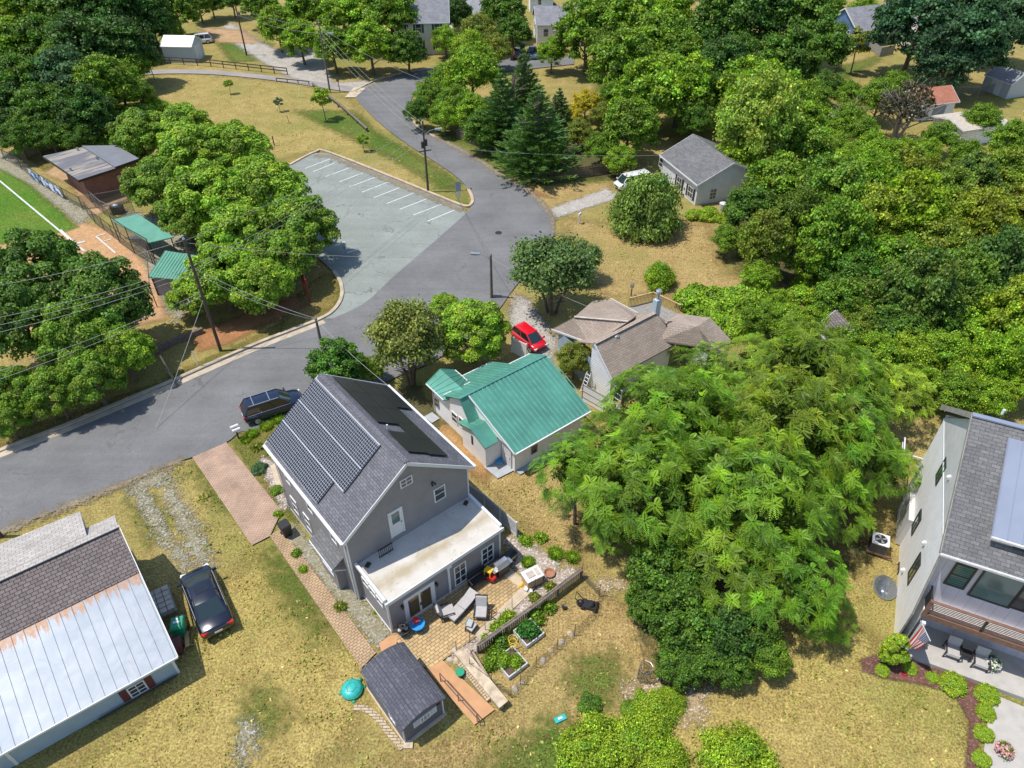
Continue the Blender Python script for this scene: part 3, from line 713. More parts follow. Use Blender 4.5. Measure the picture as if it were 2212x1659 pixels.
def seams(mb, e0, e1, r1, r0, sp, h=.035, w=.03, mi=0, off=.0):
    """standing ribs from eave line e0-e1 to ridge line r0-r1"""
    e0, e1, r0, r1 = map(Vector, (e0, e1, r0, r1)); n = max(1, int(round((e1-e0).length/sp)))
    nn = (e1-e0).cross(r0-e0).normalized()
    if nn.z < 0: nn = -nn
    for i in range(n+1):
        t = i/n; p = e0.lerp(e1, t); q = r0.lerp(r1, t)
        if (q-p).length < .08: continue
        a = (e1-e0).normalized()*w/2
        mb.add([p-a, p+a, q+a, q-a, p-a*.6+nn*h, p+a*.6+nn*h, q+a*.6+nn*h, q-a*.6+nn*h], [(4, 5, 6, 7), (0, 1, 5, 4), (2, 3, 7, 6), (1, 2, 6, 5), (3, 0, 4, 7)], mi)

def gutter(par, p, q, r=.06, name='gutter', mat=None):
    return MB().bar(p, q, r*2, r*1.7).build(name, mat or M['white'], par)

# ---------------------------------------------------------- the grey gabled house with solar panels
fm = Fr((-8.938, 23.148), 39.56)
hm = thing('gabled_house', 'dark grey gabled house with solar panels on both roof slopes and a flat-roofed rear extension', 'house', fm.world(0, 0), fm.rz)
U0, U1, V0, V1, ZE, UR, ZR = .22, 8.25, 0.0, 8.75, 5.55, 4.25, 8.95
sl = .753
def zroof(u): return ZR - sl*abs(u-UR)
w = MB()
w.face([(U0, V0, 0), (U1, V0, 0), (U1, V0, zroof(U1)-.14), (UR, V0, ZR-.14), (U0, V0, zroof(U0)-.14)])
w.face([(U1, V1, 0), (U0, V1, 0), (U0, V1, zroof(U0)-.14), (UR, V1, ZR-.14), (U1, V1, zroof(U1)-.14)])
w.face([(U0, V1, 0), (U0, V0, 0), (U0, V0, zroof(U0)-.14), (U0, V1, zroof(U0)-.14)])
w.face([(U1, V0, 0), (U1, V1, 0), (U1, V1, zroof(U1)-.14), (U1, V0, zroof(U1)-.14)])
w.build('wall', M['hwall'], hm)
EL, ER, VN, VF = 0.0, 8.5, -.32, 9.05
r = MB()
r.slab([(UR, VN, ZR), (UR, VF, ZR), (EL, VF, zroof(EL)), (EL, VN, zroof(EL))], .12)
r.slab([(UR, VF, ZR), (UR, VN, ZR), (ER, VN, zroof(ER)), (ER, VF, zroof(ER))], .12)
roof = r.build('roof', M['shingle'], hm)
rc = MB(); rc.bar((UR, VN, ZR+.012), (UR, VF, ZR+.012), .3, .035); rc.build('ridge_cap', M['shingle'], roof)
tr = MB()
for v in (VN-.021, VF+.021):
    tr.bar((UR, v, ZR-.10), (EL-.02, v, zroof(EL)-.10), .04, .2); tr.bar((UR, v, ZR-.10), (ER+.02, v, zroof(ER)-.10), .04, .2)
tr.bar((EL-.022, VN, zroof(EL)-.09), (EL-.022, VF, zroof(EL)-.09), .04, .2); tr.bar((ER+.022, VN, zroof(ER)-.09), (ER+.022, VF, zroof(ER)-.09), .04, .2)
for u in (U0, U1): tr.box(u-.06 if u == U1 else u-.02, u+.02 if u == U1 else u+.06, V0-.02, V0+.02, 0.05, zroof(u)-.2)
tr.build('fascia', M['white'], hm)
gutter(hm, (EL-.1, VN, zroof(EL)-.06), (EL-.1, VF, zroof(EL)-.06)); gutter(hm, (ER+.1, VN, zroof(ER)-.06), (ER+.1, VF, zroof(ER)-.06))
dp = MB(); dp.tube([(EL-.08, V1+.1, 5.5), (U0-.07, V1-.1, 5.2), (U0-.07, V1-.1, .1)], .045, 6); dp.tube([(EL-.08, .1, 5.5), (U0-.07, .12, 5.2), (U0-.07, .12, .1)], .045, 6)
dp.build('downspout', M['white'], hm)
fd = MB(); fd.box(U0-.03, U1+.03, V0+.03, V1+.03, 0, .22); fd.build('foundation', M['concrete'], hm)
# solar panels: s measured down the slope from the ridge
cs = math.cos(math.atan(sl)); sn = math.sin(math.atan(sl))
def slope_pt(side, s, v, lift): 
    u = UR + side*s*cs + side*lift*sn; return Vector((u, v, ZR - s*sn + lift*cs))
def panel(side, s0, s1, v0, v1, mat, fr):
    m = MB(); a = .09; b = .13
    t = [slope_pt(side, s, v, b) for s, v in ((s0, v0), (s0, v1), (s1, v1), (s1, v0))]
    lo = [slope_pt(side, s, v, a) for s, v in ((s0, v0), (s0, v1), (s1, v1), (s1, v0))]
    idx = [(0, 1, 2, 3)] if side < 0 else [(3, 2, 1, 0)]
    m.add(t, idx, 0); m.add(lo, [f[::-1] for f in idx], 1)
    for i in range(4):
        j = (i+1) % 4; m.add([lo[i], lo[j], t[j], t[i]], [(0, 1, 2, 3) if side > 0 else (3, 2, 1, 0)], 1)
    return m.build('solar_panel', [mat, fr], hm)
for s0, s1, n, v0 in ((.38, 1.93, 7, 1.75), (1.99, 3.46, 7, 1.72), (3.53, 5.04, 6, 2.75)):
    for i in range(n):
        L = (9.0-v0)/n; panel(-1, s0, s1, v0+i*L+.006, v0+(i+1)*L-.006, M['solar'], M['panelframe'])
for s0, s1, a, b, n in ((.72, 2.19, 3.6, 8.75, 3), (.80, 2.2, .62, 2.7, 1), (2.25, 3.72, .5, 8.72, 5), (3.78, 5.0, 5.8, 8.7, 2)):
    L = (b-a)/n
    for i in range(n): panel(1, s0, s1, a+i*L+.01, a+(i+1)*L-.01, M['solarblack'], M['black'])
rl = MB()
for s in (.35, 1.96, 3.495): rl.bar(slope_pt(-1, s, 1.75, .125), slope_pt(-1, s, 9.0, .125), .07, .03)
rl.build('panel_rail', M['panelframe'], hm)
vp = MB(); vp.tube([slope_pt(1, 1.2, 3.1, -.1), slope_pt(1, 1.2, 3.1, -.1)+Vector((0, 0, .45))], .05, 8); vp.build('vent_pipe', M['white'], hm)
F_ = (0, -1)
window(hm, (4.22, V0, 7.25), F_, .78, .62, nx=2, ny=2)
window(hm, (6.22, V0, 4.85), F_, .78, 1.1, ny=2)
door(hm, (3.28, V0, 3.55), F_, .74, 2.0, glass=M['glass_teal2'], label='white upper door onto the flat roof')
fl = MB(); fl.cbox((5.8, -.06, 6.0), .12, .08, .12); fl.tube([(5.72, -.1, 6.06), (5.72, -.24, 6.0)], [.04, .07], 8); fl.tube([(5.88, -.1, 6.06), (5.9, -.24, 6.0)], [.04, .07], 8); fl.build('flood_light', M['dark'], hm)
rg = MB()
for u in np.linspace(1.72, 2.55, 8): rg.box(u-.015, u+.015, -.55, -.52, 3.2, 3.85)
rg.box(1.68, 2.6, -.57, -.5, 3.85, 3.9); rg.box(1.68, 2.6, -.56, -.51, 3.28, 3.32); rg.build('door_railing', M['dark'], hm)
# left wall windows and pent roof
for v in (5.6, 7.3): window(hm, (U0, v, 1.6), (-1, 0), .8, 1.3)
for v in (1.6, 4.4, 7.2): window(hm, (U0, v, 4.3), (-1, 0), .7, 1.1)
pr = MB(); pr.slab([(U0, .9, 3.05), (U0, 3.6, 3.05), (-.55, 3.6, 2.55), (-.55, .9, 2.55)], .1); 
prf = pr.build('porch_roof', M['shingle_mid'], hm)
pb = MB(); pb.bar((-.57, .9, 2.48), (-.57, 3.6, 2.48), .05, .16); pb.bar((-.45, .95, 2.42), (U0, .95, 1.9), .08); pb.bar((-.45, 3.55, 2.42), (U0, 3.55, 1.9), .08); pb.build('bracket', M['white'], prf)
bb = MB(); bb.box(-.3, U0-.002, 1.2, 3.3, 0.0, 2.5); bb.build('bay', M['hwall'], hm)
window(hm, (-.3, 2.25, 1.6), (-1, 0), 1.5, 1.1, nx=2)
# rear extension
A0, A1, B0, B1, ZF = .55, 8.2, -3.0, -.001, 3.0
ex = MB(); ex.box(A0, A1, B0, B1, 0, ZF); ex.build('extension_wall', M['hwall'], hm)
fr = MB(); fr.box(A0-.12, A1+.12, B0-.14, B1, ZF+.002, ZF+.1); fo = fr.build('flat_roof', M['membrane'], hm)
pa = MB(); pa.box(A0-.14, A0+.02, B0-.02, B1, ZF+.1, ZF+.3); pa.box(A1-.02, A1+.14, B0-.02, B1, ZF+.1, ZF+.27); pa.box(A0-.16, A1+.16, B0-.2, B0-.14, ZF-.12, ZF+.13); pa.build('parapet', M['white'], fo)
dk = MB()
for c in ((1.0, -.45), (7.75, -.35)): dk.cbox((c[0], c[1], ZF+.1), .3, .22, .12, .5)
dk.build('scupper', M['dark'], fo)
ct = MB()
for u in (A0, A1): ct.box(u-.03 if u == A0 else u-.08, u+.08 if u == A0 else u+.03, B0-.03, B0+.03, .05, ZF-.13)
ct.box(A0, A1, B0-.03, B0, .06, .2); ct.box(A0-.03, A0, B0, B1, .06, .2); ct.build('corner_board', M['white'], hm)
ds = MB(); ds.box(4.4, 4.52, B0-.12, B0-.01, .15, 2.75); ds.box(4.3, 4.62, B0-.22, B0-.01, 2.68, 2.9); ds.build('downspout', M['white'], hm)
for v in (-.75, -1.5, -2.25): window(hm, (A0, v, 2.25), (-1, 0), .68, .55, ny=1)
# french doors
fd = MB(); 
for a, b, z0, z1 in ((1.5, 1.62, .1, 2.25), (3.38, 3.5, .1, 2.25), (1.62, 3.38, 2.13, 2.25), (2.44, 2.56, .1, 2.13), (1.62, 1.76, .1, 2.13), (3.24, 3.38, .1, 2.13), (1.76, 2.44, .1, .3), (2.56, 3.24, .1, .3), (1.76, 2.44, 2.0, 2.13), (2.56, 3.24, 2.0, 2.13)):
    fd.box(a, b, B0-.05, B0-.004, z0, z1)
fdo = fd.build('french_door', M['white'], hm)  # inner filler leaves tinted darker: shade between the rosettes put into colour
for a, b in ((1.76, 2.44), (2.56, 3.24)): MB().face([(a, B0-.012, .3), (b, B0-.012, .3), (b, B0-.012, 2.0), (a, B0-.012, 2.0)]).build('pane', M['glass_amber'], fdo)
hd = MB(); hd.box(2.46, 2.49, B0-.1, B0-.05, .95, 1.15); hd.box(2.52, 2.55, B0-.1, B0-.05, .95, 1.15); hd.build('handle', M['dark'], fdo)
ins = MB(); ins.face([(1.9, B0-.009, 1.5), (2.3, B0-.009, 1.5), (2.3, B0-.009, 1.9), (1.9, B0-.009, 1.9)]); ins.face([(2.7, B0-.009, 1.5), (3.0, B0-.009, 1.5), (3.0, B0-.009, 1.9), (2.7, B0-.009, 1.9)])
window(hm, (5.26, B0, 1.3), F_, .86, 1.8, nx=2, ny=3, fw=.08); window(hm, (7.24, B0, 1.36), F_, .9, 1.6, nx=2, ny=3, fw=.08)
for u in (3.62, 1.38):
    lm = MB(); lm.box(u-.06, u+.06, B0-.05, B0, 1.78, 1.98); lm.tube([(u, B0-.12, 1.7), (u, B0-.12, 1.9), (u, B0-.12, 1.96)], [.06, .09, .03], 8); lm.build('wall_lamp', M['dark'], hm)
sp_ = MB(); sp_.box(1.4, 3.6, B0-.35, B0-.05, .02, .1); sp_.build('door_step', M['concrete'], hm)

# patio, ramp and garden ground in the same frame
def fw(u, v): return tuple(fm.world(u, v)[:2])
flat('patio', [fw(*p) for p in ((.45, -3.0), (8.2, -3.0), (8.35, -5.75), (4.9, -6.15), (1.7, -6.1), (.9, -6.05), (.5, -5.2))], .11, M['patio'])
flat('patio_edging', [fw(*p) for p in ((7.6, -3.9), (8.25, -3.9), (8.4, -5.9), (4.0, -6.45), (4.0, -6.0), (7.8, -5.35))], .114, M['concrete_tan'])
flat('orange_ramp', [fw(*p) for p in ((.8, -6.0), (1.75, -6.1), (2.25, -9.95), (1.0, -9.9), (.85, -7.5))], .117, M['orange_conc'])
flat('orange_step', [fw(*p) for p in ((-.35, -3.1), (.35, -3.1), (.75, -3.35), (.3, -3.8), (-.05, -4.1), (-.6, -3.9))], .119, M['orange_conc'])
ragged('planting_strip', [fw(*p) for p in ((2.2, -6.2), (4.5, -6.2), (8.5, -5.9), (11, -5.9), (11.1, -6.8), (3.4, -6.9), (2.5, -7.2))], nz(), M['pinkgravel'], .25)

# ---------------------------------------------------------- grey garden shed
fs = Fr((-5.2155, 15.2955), 39.2)
sh = thing('garden_shed', 'charcoal garden shed with a curved shingle roof beside the orange ramp', 'shed', fs.world(0, 0), fs.rz)
W_, D_ = 2.32, 3.55
prof = [(-.12, 1.80), (.28, 2.02), (.72, 2.17), (1.16, 2.23), (1.6, 2.17), (2.04, 2.02), (2.44, 1.80)]
b = MB(); 
for v in (0, D_):
    pts = [(0, v, 0), (W_, v, 0)] + [(min(max(x, 0), W_), v, z-.07) for x, z in prof[::-1]]
    b.face(pts if v == 0 else pts[::-1])
b.face([(0, D_, 0), (0, 0, 0), (0, 0, 1.8), (0, D_, 1.8)]); b.face([(W_, 0, 0), (W_, D_, 0), (W_, D_, 1.8), (W_, 0, 1.8)])
b.build('wall', M['slate_lap'], sh)
r = MB()
for i in range(6):
    (x0, z0), (x1, z1) = prof[i], prof[i+1]
    r.slab([(x0, -.2, z0), (x1, -.2, z1), (x1, D_+.1, z1), (x0, D_+.1, z0)], .07)
r.build('roof', M['shingle_dk'], sh)
window(sh, (1.25, 0, 1.12), (0, -1), .62, .55, nx=3, ny=3, shut=M['planterwood'])
window(sh, (0, .9, 1.1), (-1, 0), .6, .4, nx=2, ny=1)
MB().box(-.07, W_+.07, -.15, D_+.05, 0.0, .09).build('base', M['concrete_tan'], sh)
cb = MB(); cb.box(W_-.06, W_+.015, -.015, .03, .1, 1.7); cb.box(-.015, .05, -.015, .03, .1, 1.7); cb.build('corner_board', M['planterwood'], sh)
vt = MB(); vt.box(1.95, 2.15, -.03, -.002, 1.3, 1.42); vt.build('vent', M['dark'], sh)

# ---------------------------------------------------------- white house with the green metal roof
fg = Fr((-1.875, 33.716), 38.2)
hg = thing('cottage', 'white clapboard cottage with a ribbed green metal roof', 'house', fg.world(0, 0), fg.rz)
GP = lambda p, z: fg.loc(Z(5, *p), z)
ZRG = 4.05
ra, rb = GP((765, 925), ZRG), GP((1325, 645), ZRG); vR = (ra.y+rb.y)/2; ra.y = rb.y = vR
ea, eb = GP((1125, 1280), 2.2), GP((1620, 1005), 2.2); vE = (ea.y+eb.y)/2; ea.y = eb.y = vE
sa, sb = GP((1520, 885), 2.78), GP((1555, 870), 2.78)
fN = lambda v: ZRG + (2.2-ZRG)*(v-vR)/(vE-vR)      # shallow near slope
vS = sa.y; zS = fN(vS)
uL = ra.x + .75
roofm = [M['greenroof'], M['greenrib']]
r = MB()
P1, P2, P3, P4, P5, P6 = Vector((uL, vR, ZRG)), Vector((rb.x, vR, ZRG)), Vector((rb.x, vS, zS)), Vector((eb.x, vS, zS)), Vector((eb.x, vE, 2.2)), Vector((ea.x, vE, 2.2))
r.slab([P1, P2, P3, P4, P5, P6], .09)
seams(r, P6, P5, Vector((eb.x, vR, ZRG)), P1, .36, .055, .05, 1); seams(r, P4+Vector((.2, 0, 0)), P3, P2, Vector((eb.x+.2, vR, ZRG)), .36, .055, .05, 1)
# steeper strip left of the raised slope
strip_e = GP((850, 1085), 2.45); 
r.slab([Vector((ra.x, vR, ZRG-.004)), Vector((uL+.2, vR, ZRG-.004)), Vector((uL+.2, strip_e.y, 2.45)), Vector((ra.x, strip_e.y, 2.45))], .09)
# far slope
fe1 = GP((660, 925), 2.75); far = GP((775, 770), 2.15); farR = GP((975, 675), 2.15); fr2 = GP((1080, 715), 3.0)
zF = lambda v: ZRG - .535*(v-vR)
vF1, vF2 = farR.y, fr2.y
q = [Vector((ra.x, vR, ZRG-.008)), Vector((ra.x, fe1.y, zF(fe1.y))), Vector((far.x-.5, fe1.y, zF(fe1.y))), Vector((far.x-.5, vF1, zF(vF1))), Vector((farR.x, vF1, zF(vF1))), Vector((farR.x, vF2, zF(vF2))), Vector((rb.x, vF2, zF(vF2))), Vector((rb.x, vR, ZRG-.008))]
for poly in ([q[0], q[1], q[2], Vector((q[2].x, vR, ZRG-.008))], [Vector((q[2].x, vR, ZRG-.008)), q[3], q[4], Vector((q[4].x, vR, ZRG-.008))], [Vector((q[4].x, vR, ZRG-.008)), q[5], q[6], q[7]]):
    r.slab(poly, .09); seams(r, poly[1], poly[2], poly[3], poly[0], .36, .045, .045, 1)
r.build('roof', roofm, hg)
rc = MB(); rc.bar((ra.x, vR, ZRG+.03), (rb.x, vR, ZRG+.03), .22, .04); rc.build('ridge_cap', M['greenroof'], hg)
# cross gable at the far left
x0, xr, x1 = .14, 1.4, 2.62; zc, ze = 3.32, 2.62; vf = 7.15; vn = fe1.y
r = MB(); 
r.slab([(x0, vf, ze), (xr, vf, zc), (xr, vR+.55, zc), (x0, vn-.05, ze)], .08); r.slab([(xr, vf, zc), (x1, vf, ze), (x1, vn+.25, ze), (xr, vR+.55, zc)], .08)
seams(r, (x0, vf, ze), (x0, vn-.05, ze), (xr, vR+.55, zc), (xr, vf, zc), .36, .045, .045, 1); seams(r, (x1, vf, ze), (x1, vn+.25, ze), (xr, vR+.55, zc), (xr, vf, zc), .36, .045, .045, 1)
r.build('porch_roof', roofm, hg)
# walls
w = MB(); wu = .42
def wallz(pts):  # list of (u, v, ztop)
    for i in range(len(pts)-1):
        a, b = pts[i], pts[i+1]; w.face([(a[0], a[1], 0), (b[0], b[1], 0), (b[0], b[1], b[2]), (a[0], a[1], a[2])])
vW = vE + .3
wallz([(wu, 6.75, 2.55), (wu, vn, 2.6), (wu, vR, ZRG-.1), (wu, strip_e.y+.1, 2.4), (1.25, strip_e.y+.1, 2.4)])
wallz([(1.3, strip_e.y+.4, 2.9), (1.3, vW, 2.2), (eb.x-.3, vW, 2.2), (eb.x-.3, vS+.3, 2.75), (rb.x-.3, vS+.3, 2.8), (rb.x-.3, vR, ZRG-.1), (rb.x-.3, vF2-.3, 3.0), (farR.x-.3, vF2-.3, 2.9), (farR.x-.3, vF1-.3, 2.15), (far.x-.1, vF1-.3, 2.15), (2.4, 6.75, 2.55), (wu, 6.75, 2.55)])
w.face([(uL+.12, vR, ZRG-.05), (uL+.12, vE+.3, 2.22), (uL+.12, strip_e.y, 2.3)])
w.face([(wu, 6.75, 2.5), (2.4, 6.75, 2.5), (xr, 6.75, zc-.08)])
w.build('wall', M['white_lap'], hg)
fdn = MB(); fdn.box(wu+.03, 2.2, .2, 6.7, 0, .35); fdn.build('foundation', M['fencegrey'], hg)
# entry bump with its own little gable
e0 = GP((920, 1257), 2.2); e1 = GP((1015, 1205), 2.2); k0 = GP((840, 1125), 2.75); k1 = GP((975, 1058), 2.75)
r = MB(); r.slab([k0, Vector((k1.x+.2, k0.y, 2.75)), Vector((e1.x, e0.y, 2.2)), Vector((k0.x, e0.y, 2.2))], .07)
vfar = 2*k0.y - e0.y; r.slab([Vector((k1.x+.2, k0.y, 2.75)), k0, Vector((k0.x, vfar, 2.2)), Vector((e1.x, vfar, 2.2))], .07)
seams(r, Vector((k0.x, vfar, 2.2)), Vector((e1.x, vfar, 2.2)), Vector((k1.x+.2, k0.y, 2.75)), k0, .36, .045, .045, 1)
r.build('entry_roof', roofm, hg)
w = MB(); bu0 = k0.x+.2; bu1 = 1.28; bv0 = e0.y+.22; bv1 = vfar-.25
w.face([(bu0, bv1, 0), (bu0, bv0, 0), (bu0, bv0, 2.25), (bu0, k0.y, 2.68), (bu0, bv1, 2.25)]); w.face([(bu0, bv0, 0), (bu1, bv0, 0), (bu1, bv0, 2.2), (bu0, bv0, 2.2)]); w.face([(bu1, bv1, 0), (bu0, bv1, 0), (bu0, bv1, 2.2), (bu1, bv1, 2.2)])
w.build('entry_wall', M['white_lap'], hg)
vt = MB(); c = fg.onu(Z(5, 850, 1190), bu0); vt.box(bu0-.03, bu0-.003, c.y-.09, c.y+.09, c.z-.45, c.z+.35); vt.build('vent', M['black'], hg)
window(hg, fg.onu(Z(5, 622, 950), wu), (-1, 0), .55, .95, M['fencegrey'], ny=2)
for p in ((738, 1050), (785, 1085)): window(hg, fg.onu(Z(5, *p), wu), (-1, 0), .72, .95, ny=2)
window(hg, fg.onv(Z(5, 1250, 1250), vW), (0, -1), .55, .8, M['fencegrey'], ny=2)
dr = door(hg, ((bu1, (bv0+vW)/2+.05, .1)), (-1, 0), .75, 1.9)
for p_, q_, w_, h_ in ((P6+Vector((0, -.06, -.04)), P5+Vector((0, -.06, -.04)), .1, .1), (P6+Vector((-.05, 0, -.05)), P1+Vector((-.05, 0, -.05)), .05, .12), (P4+Vector((0, -.05, -.04)), P3+Vector((0, -.05, -.04)), .08, .08), (q[1]+Vector((0, .05, -.04)), q[2]+Vector((0, .05, -.04)), .07, .08),
    (q[3]+Vector((0, .05, -.03)), q[4]+Vector((0, .05, -.03)), .08, .08), (q[5]+Vector((0, .05, -.03)), q[6]+Vector((0, .05, -.03)), .08, .08), ((x1+.04, vf, ze-.03), (x1+.04, vn+.25, ze-.03), .07, .08), ((x0-.04, vf, ze-.03), (x0-.04, vn, ze-.03), .07, .08)):
    MB().bar(p_, q_, w_, h_).build('gutter', M['white'], hg)
cbd = MB(); cbd.box(1.27, 1.36, vW-.025, vW-.003, 0, 2.15); cbd.box(bu0-.025, bu0-.003, bv0-.02, bv0+.06, 0, 2.2); cbd.box(wu-.025, wu-.003, 6.67, 6.77, 0, 2.5); cbd.build('corner_board', M['white'], hg)
dsp = MB(); dsp.tube([(wu-.06, 6.72, 2.5), (wu-.06, 6.72, .1)], .04, 6); dsp.build('downspout', M['white'], hg)

# ---------------------------------------------------------- white house with brown shingle roof
fb = Fr(tuple(G((1270, 700))[:2]), 38.0)
hb = thing('bungalow', 'white sided bungalow with brown shingle roof, roof fan and timber deck', 'house', fb.world(0, 0), fb.rz)
c3 = lambda x, y: ((1380 + x*.217)*.857, (720 + y*.217)*.857)
BP = lambda p, z: fb.loc(c3(*p), z)
ze_, zr_ = 2.6, 4.6
rA, rB = BP((565, 680), zr_), BP((1235, 305), zr_)                 # main ridge
eA = BP((920, 985), ze_); vEb = eA.y
vRb = (rA.y+rB.y)/2
fl0, fl1 = BP((45, 505), ze_), BP((490, 660), ze_)              # left eave of the front wing
r = MB()
uA = min(rA.x, eA.x)-.0; uB = BP((1360, 415), 4.0).x
r.slab([(uA, vRb, zr_), (rB.x, vRb, zr_), (uB, vRb-.9, zr_-.9*(zr_-ze_)/(vRb-vEb)), (uB+.0, vEb, ze_), (uA, vEb, ze_)], .12)
h0 = BP((310, 365), 4.35); h1 = BP((935, 418), 4.35)
top0, top1 = BP((530, 175), ze_), BP((735, 155), ze_); tr_ = BP((1050, 322), ze_)
e_ = Vector((fl0.x, fl0.y, ze_))
r.slab([BP((45, 505), ze_), BP((490, 665), 3.1), Vector((rA.x, vRb, zr_-.02)), h1, h0], .1)
r.slab([h0, h1, BP((1010, 365), 4.4), tr_, top1, top0], .1)
r.slab([(uA, vRb, zr_-.01), (rB.x, vRb, zr_-.01), (rB.x+.3, vRb+3.0, zr_-2.0), (uA+.9, vRb+3.0, zr_-2.0)], .1)
r.slab([(rB.x-.02, vRb, zr_-.012), (rB.x-.02, vRb+1.2, zr_-.8), (uB+.6, vRb-.6, 3.75), (uB, vRb-.9, 3.9)], .1)
rf = r.build('roof', M['shingle_brown'], hb)
hp = MB(); hp.bar(h0+Vector((0, 0, .03)), h1+Vector((0, 0, .03)), .16, .05); hp.build('ridge_strip', M['whitestone'], rf); MB().bar((uA, vRb, zr_+.02), (rB.x, vRb, zr_+.02), .3, .04).build('ridge_cap', M['shingle_brown'], rf)
# right hand wing
r = MB(); j0, j1 = BP((1360, 415), 3.2), BP((1530, 325), 3.2); k0, k1 = BP((1520, 470), 4.2), BP((1900, 380), 4.2); l0, l1 = BP((1990, 790), 2.7), BP((2140, 640), 2.7)
m0 = BP((1560, 570), 3.6); m1 = BP((1850, 810), 2.7)
r.slab([j0, j1, BP((1890, 372), 3.6), BP((1740, 470), 4.25), BP((1400, 470), 3.9)], .1)
r.slab([BP((1740, 470), 4.25), BP((1890, 372), 4.0), l1, l0, BP((1850, 720), 2.75)], .1)
r.slab([BP((1400, 470), 3.9), BP((1740, 470), 4.25), BP((1850, 720), 2.75), BP((1300, 640), 3.0)], .1)
r.build('wing_roof', M['shingle_brown'], hb)
w = MB()
wl = uA+.28
w.face([(wl, vRb+.5, 0), (wl, vEb+.3, 0), (wl, vEb+.3, ze_+.1), (wl, vRb, zr_-.12), (wl, vRb+.5, zr_-.5)])
w.face([(wl, vEb+.3, 0), (uB, vEb+.3, 0), (uB, vEb+.3, ze_), (wl, vEb+.3, ze_)])
wing = [Vector((a.x, a.y, 0)) for a in (BP((130, 560), ze_-.3), BP((490, 690), ze_-.3))]
lw2 = [BP((1990, 800), 2.6), BP((2120, 700), 2.6)]
w.face([(lw2[0].x, lw2[0].y, 0), (lw2[1].x, lw2[1].y, 0), (lw2[1].x, lw2[1].y, 2.6), (lw2[0].x, lw2[0].y, 2.6)])
lw3 = [BP((1700, 700), 2.6), BP((1860, 810), 2.6)]
w.face([(lw3[0].x, lw3[0].y, 0), (lw3[1].x, lw3[1].y, 0), (lw3[1].x, lw3[1].y, 2.7), (lw3[0].x, lw3[0].y, 2.7)])
w.build('wall', M['white_lap2'], hb)
w = MB(); a, b_ = wing
w.face([(a.x, a.y, 0), (wl, vRb+.5, 0), (wl, vRb+.5, ze_+.2), (a.x, a.y, ze_-.05)])
w.face([(top0.x+.3, top0.y-.2, 0), (a.x, a.y, 0), (a.x, a.y, ze_), (top0.x+.3, top0.y-.2, ze_)])
w.build('porch_wall', M['blue_lap'], hb)
fa = MB(); fa.bar(BP((45, 512), ze_-.06), BP((490, 672), 3.03), .06, .16); fa.bar(BP((735, 152), ze_-.04), BP((1050, 320), ze_-.04), .06, .12); fa.bar((uA-.03, vRb, zr_-.08), (uA-.03, vEb, ze_-.08), .05, .18); fa.build('fascia', M['white'], hb)
window(hb, (wl, fb.onu(c3(840, 1110), wl).y, 1.35), (-1, 0), .8, 1.1)
vx = BP((790, 650), 3.85); v = MB(); v.tube([vx, vx+Vector((0, 0, .25))], .14, 10); v.lathe([(.2, .25), (.26, .4), (.24, .58), (.12, .68)], vx, 12); v.build('roof_fan', M['alu'], hb)
cx = BP((1255, 320), 4.3); v = MB(); v.cbox((cx.x, cx.y, cx.z-.4), .55, .4, 1.7); v.build('chimney', M['bluemetal'], hb)
v = MB(); v.tube([(cx.x, cx.y, cx.z+1.3), (cx.x, cx.y, cx.z+1.9)], .13, 10); v.lathe([(.2, 1.9), (.24, 2.05), (.16, 2.15)], cx, 12); v.build('flue', M['alu'], hb)
# deck
dz = 1.0
dpts = [BP(p, dz) for p in ((940, 250), (1215, 180), (1530, 330), (1380, 420), (1050, 330))]
d = MB(); d.prism([tuple(p[:2]) for p in dpts], dz-.18, dz); dko = d.build('deck', M['fencegrey'], hb)
rl = MB()
for i in (0, 1):
    a, b_ = dpts[i], dpts[i+1]; n = int((b_-a).length/.14)
    for k in range(n+1):
        p = a.lerp(b_, k/n); rl.box(p.x-.02, p.x+.02, p.y-.02, p.y+.02, dz, dz+.9 if k % 12 else dz+1.05)
    rl.bar(a+Vector((0, 0, .93)), b_+Vector((0, 0, .93)), .12, .05)
rl.build('railing', M['tanwood'], dko)

# ---------------------------------------------------------- house with tin and shingle roof, lower left
fl = Fr((-17.5156, 18.9331), 36.8)
hl = thing('old_house', 'low blue house with rust-streaked tin roof and worn shingles at the lower left', 'house', fl.world(0, 0), fl.rz)
LP = lambda x, y, z: fl.loc(Z(7, x, y), z)
zE, zM, zRl = 2.0, 3.35, 4.75
vE_ = -.5; vM = (LP(890, 395, zM).y + LP(0, 810, zM).y)/2; vRl = (LP(745, 105, zRl).y + LP(0, 420, zRl).y)/2
uR_ = .3; uLl = -11.5
r = MB(); r.slab([(uR_, vE_, zE), (uLl, vE_, zE), (uLl, vM, zM), (uR_, vM, zM)], .08)
seams(r, (uR_-.1, vE_, zE), (uLl, vE_, zE), (uLl, vM, zM), (uR_-.1, vM, zM), .56, .035, .03)
r.build('tin_roof', M['tin'], hl)
r = MB(); r.slab([(uR_-.03, vM-.12, zM+.03), (uLl, vM-.12, zM+.03), (uLl, vRl, zRl), (uR_-.03, vRl, zRl)], .1); r.build('roof', M['shingle_old'], hl)
r = MB(); vFl = vRl+1.9
r.slab([(uR_-.03, vRl, zRl), (uLl, vRl, zRl), (uLl, vFl, zRl-1.0), (uR_-.03, vFl, zRl-1.0)], .1)
pk = LP(520, 0, 4.55); 
r.slab([(-1.25, vRl+.4, zRl-.12), (uLl, vRl+.4, zRl-.12), (uLl, vRl+3.8, zRl-1.0), (-1.25, vRl+3.3, zRl-.9)], .1)
r.bar((uR_, vRl, zRl+.02), (uLl, vRl, zRl+.02), .42, .05)
